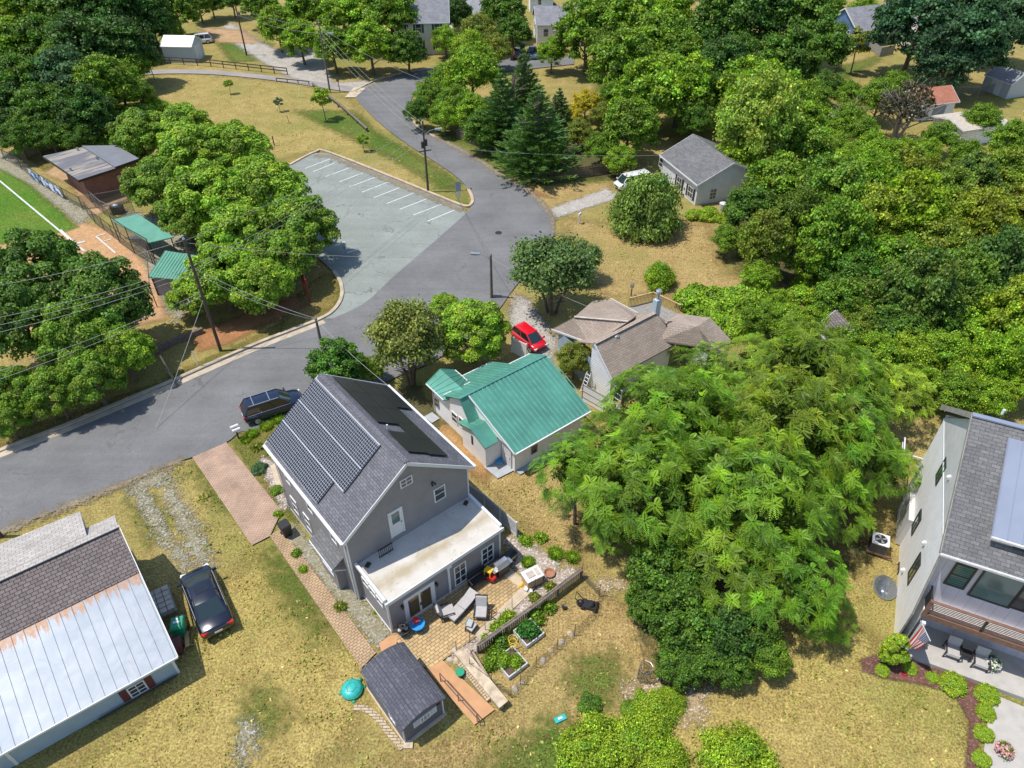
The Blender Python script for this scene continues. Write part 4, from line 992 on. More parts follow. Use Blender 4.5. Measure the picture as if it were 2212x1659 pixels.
r.build('far_roof', M['shingle_pale'], hl)
w = MB(); w.face([(uLl, 0, 0), (0, 0, 0), (0, 0, zE+.05), (uLl, 0, zE+.05)])
w.face([(0, 0, 0), (0, vFl-.3, 0), (0, vFl-.3, zRl-1.0), (0, vRl, zRl-.12), (0, vM, zM-.1), (0, 0, zE+.05)])
w.face([(0, vFl-.3, 0), (uLl, vFl-.3, 0), (uLl, vFl-.3, 3.6), (0, vFl-.3, 3.6)])
w.face([(-1.3, vRl+.4, 3.4), (-1.3, vRl+3.2, 3.2), (-1.3, vRl+3.2, 3.8), (-1.3, vRl+.4, zRl-.2)])
w.build('wall', M['blue_lap'], hl)
tb = MB(); tb.bar((uR_+.02, vE_-.03, zE-.04), (uLl, vE_-.03, zE-.04), .06, .12); tb.box(-.1, .03, -.03, -.003, 0, 1.85); tb.box(-7.75, -7.6, -.03, -.003, 0, 1.85); tb.bar((uR_+.03, vRl, zRl-.05), (uR_+.03, vE_, zE-.05), .04, .14); tb.build('trim', M['white'], hl)
c = fl.onv(Z(7, 890, 1145), 0); window(hl, c, (0, -1), .85, .95, nx=2, ny=3, shut=M['shutter_red'])
lg = MB(); lg.box(-4.5, -.8, -.55, -.45, .12, .2); 
pp = MB(); pp.tube([(-4.0, -.18, .12), (-.2, -.16, .12)], .05, 8); pp.build('pipe', M['dark'], hl)

# ---------------------------------------------------------- modern house, right edge
fr_ = Fr((20.575, 20.611), -25)
hr = thing('modern_house', 'tall pale grey modern house with slatted balcony and steep shingle roof', 'house', fr_.world(0, 0), fr_.rz)
ze7, zr11 = 7.5, 11.45; ve, vr, vb = .45, 6.5, 12.05; uw = .2; uE = 14
r = MB(); r.slab([(-.08, ve, ze7), (uE, ve, ze7), (uE, vr, zr11), (-.08, vr, zr11)], .16); r.slab([(-.08, vr, zr11), (uE, vr, zr11), (uE, vb, ze7), (-.08, vb, ze7)], .16)
r.build('roof', M['shingle_mid'], hr)
rk = MB(); rk.bar((-.11, vr+.02, zr11-.06), (-.11, vb, ze7-.06), .1, .3); rk.bar((-.11, vr-.02, zr11-.06), (-.11, ve, ze7-.06), .05, .2); rk.build('rake_board', M['fencegrey'], hr)
rcp = MB(); rcp.bar((-.08, vr, zr11+.03), (uE, vr, zr11+.03), .3, .08); rcp.build('ridge_cap', M['metalgrey'], hr)
w = MB(); vw = 1.15; vbk = 11.6
w.face([(uw, vbk, 0), (uw, vw, 0), (uw, vw, 7.0), (uw, vbk, 7.0)])
w.face([(uE, vbk, 0), (uw, vbk, 0), (uw, vbk, 7.3), (uE, vbk, 7.3)])
w.face([(uw, vw, 0), (uw, .0, 0), (uw, .0, 3.0), (uw, vw, 7.0)])
w.build('wall', M['panel'], hr)
w = MB(); w.face([(uw-.02, vbk, 7.02), (uw-.02, vw-.25, 7.02), (uw-.02, vr, zr11-.2)]); w.build('gable', M['lapgrey'], hr)
w = MB(); w.box(uw-.05, uw-.001, vw-.3, vbk, 6.9, 7.02); w.build('band_board', M['white'], hr)
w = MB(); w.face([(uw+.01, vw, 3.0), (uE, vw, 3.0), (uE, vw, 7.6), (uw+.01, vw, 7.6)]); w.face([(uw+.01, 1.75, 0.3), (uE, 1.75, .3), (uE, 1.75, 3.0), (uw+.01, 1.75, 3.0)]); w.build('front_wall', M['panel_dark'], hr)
gt = MB(); gt.bar((-.1, ve-.07, ze7-.07), (uE, ve-.07, ze7-.07), .12, .12); gt.build('gutter', M['planterwood'], hr)
for i in range(9): pass
cbd = MB(); cbd.bar((uw-.03, -.02, .05), (uw-.03, .02, 3.0), .07, .07); cbd.bar((uw-.03, .0, 3.0), (uw-.03, vw, 7.0), .05, .16); cbd.build('corner_board', M['fencegrey'], hr)
def RW(p, n, u): return fr_.onu(Z(n, *p), u)
# side windows measured on the side wall plane
def quadwin(pts, glass, name='window'):
    c = [fr_.onu(p, uw) for p in pts]; v0 = min(q.y for q in c); v1 = max(q.y for q in c); z0 = min(q.z for q in c); z1 = max(q.z for q in c)
    return (v0, v1, z0, z1)
c4 = lambda x, y: ((2160 + x*.1905)*.857, (1000 + y*.1905)*.857)
c4a = lambda x, y: ((2160 + x*.1905)*.857, (1200 + y*.1905)*.857)
c4b = lambda x, y: ((2160 + x*.1905)*.857, (1500 + y*.1905)*.857)
for ctr, wv, hz, gl in ((c4(1120, 990), .9, 1.5, 'glass_green'), (c4a(795, 615), .9, 1.5, 'glass_green'), (c4a(765, 1230), .95, 1.9, 'glass_green'), (c4a(515, 1290), .8, 1.3, 'glass')):
    q = fr_.onu(ctr, uw); window(hr, (uw, q.y, q.z), (-1, 0), wv, hz, M['dark'], M[gl], ny=1, nx=2, fw=.05)
for ctr in (c4(1240, 1070), c4a(910, 890), c4a(625, 1250)):
    q = fr_.onu(ctr, uw); v = MB(); v.box(uw-.12, uw-.01, q.y-.1, q.y+.1, q.z-.1, q.z+.1); v.dome((uw-.12, q.y, q.z), .1, .1, .1, 8, 3); v.build('vent_hood', M['white'], hr)
# rear side balcony rail seen past the wall
q = fr_.onu(c4(830, 900), uw-.0)
v = MB()
for k in range(3): v.box(uw-1.1+k*.5, uw-1.04+k*.5, q.y-.02, q.y+.04, q.z-.9, q.z+.5)
v.bar((uw-1.15, q.y, q.z+.52), (uw, q.y, q.z+.52), .08, .08); v.bar((uw-1.08, q.y, q.z+.5), (uw-1.08, q.y+1.6, q.z+.5), .08, .08); v.bar((uw-1.08, q.y, q.z+.1), (uw-1.08, q.y+1.6, q.z+.1), .05, .05)
v.build('side_railing', M['white'], hr)
bx = MB(); bx.box(uw-.28, uw-.002, 7.2, 10.2, 0.1, 2.4); bx.build('side_bay', M['lapgrey'], hr)
# upper front windows
for (x, y, ww, hh, g) in ((1290+75, 1320, .95, 1.75, 'glass_teal'), (1860, 1480, 1.9, 2.3, 'glass_teal2')):
    q = fr_.onv(c4a(x, y), vw); window(hr, (q.x, vw, q.z), (0, -1), ww, hh, M['dark'], M[g], nx=1 if ww < 1 else 1, ny=2 if ww < 1 else 1, fw=.09)
q = fr_.onv(c4a(2230, 1560), vw); window(hr, (q.x+.35, vw, q.z-.1), (0, -1), 1.3, 2.3, M['dark'], M['glass'], nx=2, ny=1, fw=.09)
for i, x in enumerate((8.5, 11)): window(hr, (x, vw, 5.2), (0, -1), 1.0, 1.8, M['dark'], M['glass_teal'], fw=.09)
# ground floor windows behind the porch
for (x, y, ww) in ((960, 370, .9), (1390, 490, 1.1), (1700, 600, 1.1), (2180, 800, 1.0)):
    q = fr_.onv(c4b(x, y), 1.75); window(hr, (q.x, 1.75, 1.75), (0, -1), ww, 1.3, M['dark'], M['glass'], ny=1, fw=.06)
# porch slab, balcony
pc = MB(); pc.box(.55, uE, -.58, 1.74, 0, .3); pc.build('porch_slab', M['concrete'], hr)
pz = 3.2
bl = MB(); bl.box(.62, uE, .1, vw-.002, pz-.12, pz); bo = bl.build('balcony', M['panel'], hr)
rs = MB(); 
for k in range(8): rs.box(.66, uE, .12, .15, pz+.12+k*.115, pz+.17+k*.115)
rs.box(.6, uE, .02, .2, pz+1.04, pz+1.1); rs.box(.6, uE, .06, .17, pz-.3, pz+.06); rs.box(.58, .74, .04, .2, pz-.3, pz+1.12)
rs.build('balcony_railing', M['brownwood'], bo)
ps = MB()
for u in (3.2, 5.9, 8.6): ps.box(u-.05, u+.05, .08, .19, pz-.1, pz+1.08)
ps.build('rail_post', M['dark'], bo)
sr = MB()
for k in range(9): sr.box(.64, .67, .25+k*.1, .28+k*.1, pz+.05, pz+1.0)
sr.box(.62, .69, .2, vw, pz+1.0, pz+1.06); sr.build('side_rail', M['dark'], bo)
for u in (.75, 7.5, 12): 
    pst = MB(); pst.box(u-.09, u+.09, -.3, -.12, .3, pz-.3); pst.build('porch_post', M['white'], hr)
wg = MB(); wg.face([(.62, .15, .3), (.62, 1.75, .3), (.62, 1.75, 3.05), (.62, .15, 3.05)]); wg.face([(.62, 1.75, .3), (.62, .15, .3), (.62, .15, 3.05), (.62, 1.75, 3.05)]); 
wg.build('porch_side_screen', M['white_lap'], hr)
# dormer with shallow metal roof
dA, dB = (2158, 969), (2142, 1157)
z1 = 8.75; q = fr_.loc(dB, z1); uD = q.x; vD = q.y
zt = lambda v: ze7 + (zr11-ze7)*(v-ve)/(vr-ve)
vT = 5.9
r = MB(); r.slab([(uD, vD, z1), (uE, vD, z1), (uE, vT, zt(vT)+.05), (uD, vT, zt(vT)+.05)], .12); seams(r, (uD+.03, vD, z1), (uE, vD, z1), (uE, vT, zt(vT)+.05), (uD+.03, vT, zt(vT)+.05), .62, .04, .03)
r.build('dormer_roof', M['metalgrey'], hr)
w = MB(); vd = vD+.25; zlo = zt(vd)
w.face([(uD+.15, vd, zlo), (uE, vd, zlo), (uE, vd, z1), (uD+.15, vd, z1)]); w.face([(uD+.15, vT, zt(vT)), (uD+.15, vd, zlo), (uD+.15, vd, z1), (uD+.15, vT, zt(vT)+.0)])
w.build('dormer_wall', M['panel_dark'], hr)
q = fr_.onv(c4a(2130, 1020), vd); window(hr, (q.x+.4, vd, (zlo+z1)/2), (0, -1), 1.5, max(.5, (z1-zlo)*.72), M['dark'], M['glass_amber'], ny=1, nx=2, fw=.06)
gt = MB(); gt.bar((uD, vD-.06, z1-.07), (uE, vD-.06, z1-.07), .12, .12); gt.build('dormer_gutter', M['planterwood'], hr)
vp = MB(); q = fr_.loc(c4(1830, 375), 10.9); vp.tube([(q.x, q.y, zt(q.y)-.05), (q.x, q.y, zt(q.y)+.25)], .07, 8); vp.build('vent_pipe', M['white'], hr)
# ================================================================= SMALLER AND FARTHER BUILDINGS
def simple_house(name, label, o, deg, wu, dv, he, hr_, wall, roof, ridge='u', ov=.3, cat_='house', group=None):
    """o: near-left plan corner (world)"""
    t = thing(name, label, cat_, (o[0], o[1], 0), R(deg), group)
    w = MB()
    if ridge == 'u':
        m = dv/2; w.face([(0, 0, 0), (wu, 0, 0), (wu, 0, he), (0, 0, he)]); w.face([(wu, dv, 0), (0, dv, 0), (0, dv, he), (wu, dv, he)])
        w.face([(0, dv, 0), (0, 0, 0), (0, 0, he), (0, m, hr_-.08), (0, dv, he)]); w.face([(wu, 0, 0), (wu, dv, 0), (wu, dv, he), (wu, m, hr_-.08), (wu, 0, he)])
        s = (hr_-he)/m; z = he - s*ov
        r = MB(); r.slab([(-ov, -ov, z), (wu+ov, -ov, z), (wu+ov, m, hr_), (-ov, m, hr_)], .12); r.slab([(-ov, m, hr_), (wu+ov, m, hr_), (wu+ov, dv+ov, z), (-ov, dv+ov, z)], .12)
        tr = MB()
        for u in (-ov-.02, wu+ov+.02): tr.bar((u, m, hr_-.08), (u, -ov, z-.08), .04, .18); tr.bar((u, m, hr_-.08), (u, dv+ov, z-.08), .04, .18)
        tr.bar((-ov, -ov-.03, z-.07), (wu+ov, -ov-.03, z-.07), .06, .14)
    elif ridge == 'v':
        m = wu/2; w.face([(0, dv, 0), (0, 0, 0), (0, 0, he), (0, dv, he)]); w.face([(wu, 0, 0), (wu, dv, 0), (wu, dv, he), (wu, 0, he)])
        w.face([(0, 0, 0), (wu, 0, 0), (wu, 0, he), (m, 0, hr_-.08), (0, 0, he)]); w.face([(wu, dv, 0), (0, dv, 0), (0, dv, he), (m, dv, hr_-.08), (wu, dv, he)])
        s = (hr_-he)/m; z = he - s*ov
        r = MB(); r.slab([(-ov, -ov, z), (m, -ov, hr_), (m, dv+ov, hr_), (-ov, dv+ov, z)], .12); r.slab([(m, -ov, hr_), (wu+ov, -ov, z), (wu+ov, dv+ov, z), (m, dv+ov, hr_)], .12)
        tr = MB()
        for v in (-ov-.02, dv+ov+.02): tr.bar((m, v, hr_-.08), (-ov, v, z-.08), .04, .18); tr.bar((m, v, hr_-.08), (wu+ov, v, z-.08), .04, .18)
        tr.bar((-ov-.03, -ov, z-.07), (-ov-.03, dv+ov, z-.07), .06, .14)
    else:   # hipped
        m = min(wu, dv)/2
        for a, b in (((0, 0), (wu, 0)), ((wu, 0), (wu, dv)), ((wu, dv), (0, dv)), ((0, dv), (0, 0))): w.face([(*a, 0), (*b, 0), (*b, he), (*a, he)])
        p = [(-ov, -ov, he), (wu+ov, -ov, he), (wu+ov, dv+ov, he), (-ov, dv+ov, he)]
        q0, q1 = ((m, m, hr_), (wu-m, m, hr_)) if wu > dv else ((m, m, hr_), (m, dv-m, hr_))
        r = MB()
        if wu > dv:
            r.slab([p[0], p[1], q1, q0], .1); r.slab([p[2], p[3], q0, q1], .1); r.slab([p[1], p[2], q1], .1); r.slab([p[3], p[0], q0], .1)
        else:
            r.slab([p[1], p[2], q1, q0], .1); r.slab([p[3], p[0], q0, q1], .1); r.slab([p[0], p[1], q0], .1); r.slab([p[2], p[3], q1], .1)
        tr = MB(); tr.bar((-ov, -ov-.03, he-.08), (wu+ov, -ov-.03, he-.08), .06, .14); tr.bar((-ov-.03, -ov, he-.08), (-ov-.03, dv+ov, he-.08), .06, .14)
    w.build('wall', wall, t); r.build('roof', roof, t); tr.build('trim', M['white'], t)
    return t

# grey house behind the round bush
cG = lambda x, y: ((1620 + x*.2679)*.857, (300 + y*.2679)*.857)
o = G(cG(490, 815)); fgr = Fr(o, 19)
zz = 3.0
A = fgr.loc(cG(510, 652), zz); B = fgr.loc(cG(145, 355), zz); 
dvG = B.y - .0; pk = fgr.loc(cG(470, 158), 5.0)
gh = simple_house('bungalow', 'pale grey bungalow with grey shingle roof behind the round bush by the gravel drive', o, 19, 7.6, 8.0, 2.7, 4.5, M['grey_lap'], M['shingle_mid'], 'v')
q = fgr.onv(cG(660, 705), 0); window(gh, (q.x, 0, q.z), (0, -1), .85, 1.25, glass=M['glass'], ny=3, nx=2)
for p in (cG(450, 690), cG(345, 600)): q = fgr.onu(p, 0); window(gh, (0, q.y, q.z), (-1, 0), 1.1, 1.3, nx=2, shut=M['shutter_black'])
q = fgr.onu(cG(175, 410), 0); window(gh, (0, q.y, q.z), (-1, 0), .9, 1.1)

# far houses along the top
cA = lambda x, y: ((1000 + x*.2364)*.857, (0 + y*.2364)*.857)
cB = lambda x, y: ((1180 + x*.2364)*.857, (0 + y*.2364)*.857)
def far_front(p, z): return G(p, z)
e = G(cA(555, 215), 5.4); e0 = G(cA(285, 235), 5.4)
deg = math.degrees(math.atan2(e.y-e0.y, e.x-e0.x)); 
hh = simple_house('two_storey_house', 'cream two-storey house with dark green shutters among the trees', (e.x-9.2, e.y-.3), 3, 9.0, 7.5, 5.3, 8.6, M['cream_lap'], M['shingle_far'], 'u')
for u, z in ((7.2, 4.2), (4.1, 4.2), (7.2, 1.6), (4.1, 1.6), (1.2, 4.2)): window(hh, (u, 0, z), (0, -1), 1.0, 1.5, shut=M['shutter_green'])
p = G(cA(810, 195), 3.0)
hh = simple_house('ranch_house', 'low house with pale grey hipped roof behind the trees at top centre', (p.x-3.5, p.y), 12, 10, 9, 3.0, 5.0, M['white_lap2'], M['shingle_lt'], 'hip')
window(hh, (2, 0, 1.6), (0, -1), 1.1, 1.2); window(hh, (6.5, 0, 1.6), (0, -1), 1.1, 1.2)
p = G(cB(735, 475), 0)
hh = simple_house('small_bungalow', 'small white bungalow with grey roof and front porch at the cross street', p, 4, 9.5, 7.0, 3.4, 5.4, M['white_lap2'], M['shingle_far'], 'u')
window(hh, (1.5, 0, 1.9), (0, -1), .9, 1.3); 
for v in (1.5, 3.6, 5.4): window(hh, (0, v, 2.0), (-1, 0), .6, 1.2)
pr = MB(); pr.slab([(2.6, -1.8, 2.6), (9.6, -1.8, 2.6), (9.6, -.32, 3.2), (2.6, -.32, 3.2)], .12)
po = pr.build('porch_roof', M['shingle_far'], hh)
pp = MB(); 
for u in (2.8, 5.1, 7.4, 9.4): pp.box(u-.08, u+.08, -1.75, -1.6, 0, 2.5)
pp.box(2.7, 9.5, -1.78, -1.62, 2.45, 2.6); pp.build('porch_post', M['white'], po)
door(hh, (4.3, 0, .2), (0, -1), .9, 2.0, M['dark'])
p = G(cB(660, 135), 0)
hh = simple_house('garden_shed', 'small white gabled shed at the top of a fenced lawn', p, 3, 4.6, 4.0, 2.9, 4.4, M['white_lap2'], M['shingle_far'], 'u', cat_='shed')
window(hh, (1.9, 0, 1.9), (0, -1), .7, 1.0); stp = MB(); stp.box(1.5, 2.7, -1.0, -.02, 0, .5); stp.build('step', M['white'], hh)
c5 = lambda x, y: ((2080 + x*.3951)*.857, (y*.3951)*.857)
p = G(c5(275, 315), 0)
hh = simple_house('blue_house', 'deep blue house with grey roof at the top right', (p.x-2.5, p.y+.6), 20, 13, 8.0, 3.0, 5.6, M['navy_lap'], M['shingle_far'], 'u')
window(hh, (0, 4.5, 1.9), (-1, 0), 1.0, 1.2); window(hh, (0, 2.0, 1.9), (-1, 0), .8, 1.1); window(hh, (6, 0, 1.7), (0, -1), 1.0, 1.2); door(hh, (9, 0, .1), (0, -1), .9, 2.0)
p = G(c5(570, 230), 2.4)
hh = simple_house('sunroom', 'pale glazed sunroom roof half hidden under the big dark tree', (p.x, p.y), 15, 5, 4, 2.4, 3.4, M['cream_lap'], M['whitestone'], 'u', cat_='outbuilding')
# shed with red roof, half hidden
p = G(c5(545, 780), 0)
hh = simple_house('storage_shed', 'white storage shed with a weathered red roof behind the shrubs', (p.x+.5, p.y+.2), 16, 6.0, 4.2, 2.4, 3.7, M['white_lap2'], M['redroof'], 'u', cat_='shed')
window(hh, (1.2, 0, 1.5), (0, -1), .6, .6); dw = MB(); dw.box(2.6, 4.6, -.04, -.003, .1, 2.0); dw.build('door', M['metalgrey'], hh)
p = G(c5(1215, 635), 0)
hh = simple_house('garden_shed', 'grey barn-shaped shed at the right edge by the wire fence', (p.x-1.4, p.y+.2), 20, 3.6, 4.6, 2.2, 3.5, M['shedpink'], M['shingle_far'], 'v', ov=.12, cat_='shed')
dw = MB(); dw.box(-.04, -.003, 1.4, 3.2, .1, 2.0); dw.build('door', M['white'], hh)
# playhouse glimpsed through the foliage
p = G((1782, 792), 0)
hh = simple_house('playhouse', 'small white playhouse with a round window half buried in foliage', (p.x, p.y), 10, 2.6, 2.4, 2.3, 3.6, M['white_lap2'], M['shingle_old'], 'v', ov=.15, cat_='playhouse')
rw = MB(); rw.tube([(1.3, -.05, 2.75), (1.3, -.004, 2.75)], .26, 14); rw.build('round_window', M['glass'], hh)
# pale building seen through branches right of centre
p = G((1790, 292), 0)
hh = simple_house('outbuilding', 'pale shed glimpsed through branches of the woods', (p.x, p.y), 25, 4, 3, 1.8, 2.4, M['white_lap2'], M['whitestone'], 'u', cat_='shed')
p = G((2068, 318), 0)
hh = simple_house('carport', 'white roofed carport glimpsed through shrubs left of the car', (p.x, p.y), 18, 7, 5, 2.3, 2.8, M['white_lap2'], M['whitestone'], 'u', cat_='carport')
p = G((1490, 22), 0)
hh = simple_house('red_roof_house', 'house with faded salmon roof at the top edge', (p.x-6, p.y+6), 12, 14, 9, 3.2, 5.6, M['cream_lap'], M['salmon'], 'u')
# white metal shed by the park path
p = G(Z(1, 1075, 405))
fsx = Fr(p, -6)
sx_ = (fsx.loc(Z(1, 1240, 410)).x)
hh = simple_house('metal_shed', 'pale blue metal shed with white roof beside the park path', p, -4, max(5.0, sx_), 4.2, 2.6, 3.7, M['bluemetal'], M['whitev'], 'u', ov=.12, cat_='shed')
dw = MB(); w5 = max(5.0, sx_); dw.box(w5+.003, w5+.05, .9, 1.05, 0, 2.4); dw.box(w5+.003, w5+.05, 3.1, 3.25, 0, 2.4); dw.box(w5+.003, w5+.05, 1.05, 3.1, 2.25, 2.4); dw.box(w5+.003, w5+.03, 1.05, 3.1, 0, 2.25); dw.build('door', M['grey_lap'], hh)

# ---------------------------------------------------------- brick clubhouse with slab roof
cC = lambda x, y: ((0 + x*.3783)*.857, (330 + y*.3783)*.857)
zr = 3.0
pA, pB, pC, pD, pE, pF = [G(cC(*p), zr) for p in ((283, 168), (522, 330), (930, 193), (775, 105), (548, 108), (770, 250))]
ang = math.degrees(math.atan2(pC.y-pB.y, pC.x-pB.x)); fc = Fr(pB, ang)
hc = thing('clubhouse', 'red brick clubhouse with an overhanging streaked flat roof beside the ball field', 'building', fc.world(0, 0), fc.rz)
CL = lambda p: fc.loc(cC(*p), zr)
a, b, c, d, e_, f_ = CL((283, 168)), CL((522, 330)), CL((930, 193)), CL((775, 105)), CL((548, 108)), CL((770, 250))
r = MB(); r.slab([a, b, f_, e_], .2); r.build('roof', M['flatroof'], hc)
r = MB(); lift = Vector((0, 0, .18)); r.slab([e_+lift, f_+lift, c+lift, d+lift], .3); r.build('raised_roof', M['flatgrey'], hc)
w = MB(); 
x0, x1, y0, y1 = -.1, c.x-.5, .25, min(a.y, d.y)-1.0
def lerp(p, q, t): return p + (q-p)*t
u0 = min(a.x, b.x)
cw = [b+Vector((.55, .45, 0)), c+Vector((-.5, .35, 0)), d+Vector((-.4, -.5, 0)), a+Vector((1.2, -1.3, 0))]
for i in range(4):
    p, q = cw[i], cw[(i+1) % 4]; w.face([(p.x, p.y, 0), (q.x, q.y, 0), (q.x, q.y, zr-.15), (p.x, p.y, zr-.15)])
w.build('wall', M['brick'], hc)
vv = MB(); 
for p in ((520, 130), (650, 190), (475, 265)):
    q = CL(p); vv.tube([(q.x, q.y, zr), (q.x, q.y, zr+.35)], .13, 8)
vv.build('roof_vent', M['steel'], hc)
mb = MB(); p = lerp(cw[0], cw[1], .62); n = (cw[1]-cw[0]).normalized(); o_ = Vector((n.y, -n.x, 0))
q = p + o_*.08; mb.cbox((q.x, q.y, 1.5), .4, .16, .55, math.atan2(n.y, n.x)); mb.tube([(q.x, q.y, 1.5), (q.x+n.x*.6, q.y+n.y*.6, .2)], .04, 6); mb.build('electric_box', M['steel'], hc)
fz = MB()
for p, q in ((a, b), (b, f_)): fz.bar(p+Vector((0, 0, -.1)), q+Vector((0, 0, -.1)), .07, .24)
fz.bar(f_+Vector((0, 0, -.0)), c+Vector((0, 0, -.0)), .07, .34); fz.build('fascia', M['dark'], hc)

# ---------------------------------------------------------- dugouts
cD = lambda x, y: ((280 + x*.4255)*.857, (520 + y*.4255)*.857)
def dugout(pts, zs, label, walls, nm):
    P = [G(p, z) for p, z in zip(pts, zs)]; c = sum(P, Vector())/4
    t = thing('dugout', label, 'dugout', (c.x, c.y, 0), 0, 'green roofed dugouts by the ball field')
    L = [p - Vector((c.x, c.y, 0)) for p in P]
    r = MB(); r.slab(L, .1); n = (L[1]-L[0]).length
    seams(r, L[1], L[2], L[3], L[0], .28, .035, .05) if not walls else seams(r, L[1], L[2], L[3], L[0], .28, .035, .05)
    r.build('roof', M['greendug'], t)
    ps = MB()
    for i, p in enumerate(L):
        q = p*.9; q.z = p.z - .08; ps.tube([(q.x, q.y, 0), (q.x, q.y, q.z)], .06, 6)
    for i in range(4):
        a, b = L[i]*.9, L[(i+1) % 4]*.9; a.z = L[i].z-.12; b.z = L[(i+1) % 4].z-.12; ps.bar(a, b, .08, .12)
    ps.build('post', M['dark'], t)
    bn = MB(); a = L[0]*.6; b = L[3]*.6
    bn.bar((a.x, a.y, .42), (b.x, b.y, .42), .35, .06); bn.bar((a.x, a.y, .2), (a.x+.02, a.y, .4), .3, .06); bn.build('bench', M['steel'], t)
    if walls:
        w = MB()
        for i in walls:
            a, b = L[i]*.88, L[(i+1) % 4]*.88; w.face([(a.x, a.y, 0), (b.x, b.y, 0), (b.x, b.y, L[(i+1) % 4].z-.1), (a.x, a.y, L[i].z-.1)])
        w.build('wall', M['metalgrey'], t)
    return t
dugout([cD(0, 80), cD(225, 215), cD(370, 182), cD(158, 47)], [2.0, 2.0, 2.5, 2.5], 'long open dugout with ribbed green metal roof nearer the clubhouse', None, 'a')
dugout([cD(322, 262), cD(218, 418), cD(470, 440), cD(560, 300)], [2.6, 2.1, 2.1, 2.6], 'enclosed dugout with green roof and grey walls next to the maples', (0, 1), 'b')
# ================================================================= FENCES, POLES, WIRES, SIGNS
def post_fence(name, label, pts, h, sp, mat, rails=(.5, 1.0), pw=.09, rw=.06, rh=.1, fill=None, cat_='fence', group=None, fillmat=None, px=True):
    P = [G(p) for p in pts] if px else [Vector(p) for p in pts]
    t = thing(name, label, cat_, tuple(P[0]), 0, group); L = [p - P[0] for p in P]
    rl = MB(); fl = MB(); k = 0
    for i in range(len(L)-1):
        a, b = L[i], L[i+1]; n = max(1, int(round((b-a).length/sp)))
        for j in range(n + (i == len(L)-2)):
            q = a.lerp(b, j/n); pm = MB(); pm.tube([(q.x, q.y, 0), (q.x, q.y, h)], pw/2, 6)
            pm.build('post', mat, t); k += 1
        d = (b-a).normalized()
        for f in rails: rl.bar(a+Vector((0, 0, h*f)), b+Vector((0, 0, h*f)), rw, rh)
        if fill == 'picket':
            m = int((b-a).length/.14)
            for j in range(m):
                q = a.lerp(b, (j+.5)/m); hh = h*(1+random.uniform(-.03, .05)); fl.cbox((q.x-d.y*.05, q.y+d.x*.05, .05), .1, .025, hh, math.atan2(d.y, d.x))
        if fill == 'board':
            fl.bar(a+Vector((0, 0, h*.5)), b+Vector((0, 0, h*.5)), .03, h*.94)
        if fill == 'mesh':
            fl.face([a+Vector((0, 0, .03)), b+Vector((0, 0, .03)), b+Vector((0, 0, h)), a+Vector((0, 0, h))])
    if rails: rl.build('rail', mat, t)
    if fill: fl.build({'picket': 'pickets', 'board': 'panel', 'mesh': 'mesh'}[fill], fillmat or mat, t)
    return t
post_fence('rail_fence', 'dark wooden rail fence along the far side of the park path', [Z(1, 840, 440), Z(1, 1020, 410), Z(1, 1370, 432), Z(1, 1865, 487)], 1.1, 2.4, M['pole'], (.55, .95), .16, .08, .14)
post_fence('rail_fence', 'short low timber rail beside the path end', [Z(1, 1795, 530), Z(1, 2005, 552)], .6, 2.2, M['pole'], (.92,), .14, .14, .12)
lg = thing('log_barrier', 'long weathered log barrier on short posts between park lawn and street', 'barrier', tuple(G(Z(1, 2030, 560))))
L0 = G(Z(1, 2030, 560)); L1 = G(Z(2, 0, 700)); L2 = G(Z(2, 170, 855))
MB().tube([(0, 0, .42), L1-L0+Vector((0, 0, .42)), L2-L0+Vector((0, 0, .42))], .17, 8).build('log', M['pole_grey'], lg)
for i in range(7):
    q = (L2-L0)*(i/6.0) if i > 2 else (L1-L0)*(i/2.6); MB().tube([(q.x, q.y, 0), (q.x, q.y, .3)], .1, 6).build('post', M['pole'], lg)
post_fence('picket_fence', 'weathered dark picket fence around the yard under the conifers', [(988, 300), (1030, 318), (1080, 345), (1162, 396), (1240, 388), (1322, 375)], 1.35, 2.4, M['fencewood'], (.3, .85), .1, .05, .09, 'picket')
post_fence('vinyl_fence', 'white board fence between cottage and bungalow', [Z(5, 1560, 940), Z(5, 1700, 1020), Z(5, 1800, 1080)], 1.7, 1.8, M['fencegrey'], (.25, .6, .95), .1, .05, .08, 'board', fillmat=M['whitev'])
post_fence('vinyl_fence', 'short white fence panel behind the cottage beside the red car', [Z(5, 1105, 625), Z(5, 1200, 672)], 1.6, 1.8, M['whitev'], (.3, .9), .1, .05, .08, 'board', fillmat=M['whitev'])
post_fence('vinyl_fence', 'white fence running along the right side of the gabled house', [Z(5, 830, 1575), Z(5, 930, 1640), Z(8, 1135, 165)], 1.5, 2.0, M['whitev'], (.15, .9), .11, .05, .08, 'board', fillmat=M['planterwood'])
post_fence('board_fence', 'grey board fence beside the blue house', [c5(275, 310), c5(345, 362), c5(430, 345)], 1.5, 2.0, M['fencegrey'], (.2, .9), .1, .05, .08, 'board')
post_fence('board_fence', 'grey wooden fence up the hill beside the small white shed', [cB(895, 100), cB(960, 150), cB(1025, 215)], 1.6, 2.2, M['fencegrey'], (.3, .9), .1, .05, .1, 'board')
post_fence('chain_fence', 'galvanised chain link fence left of the grey barn-shaped shed', [c5(840, 620), c5(970, 620), c5(1150, 580)], 1.5, 3.2, M['steel'], (.98,), .07, .05, .05, 'mesh', fillmat=M['chain'])
post_fence('chain_fence', 'tall dark chain link backstop fence along the warning track', [cC(40, 200), cC(150, 260), cC(290, 370), cC(440, 460), cC(555, 525)], 1.5, 3.0, M['dark'], (.98,), .08, .05, .05, 'mesh', fillmat=M['chain'])
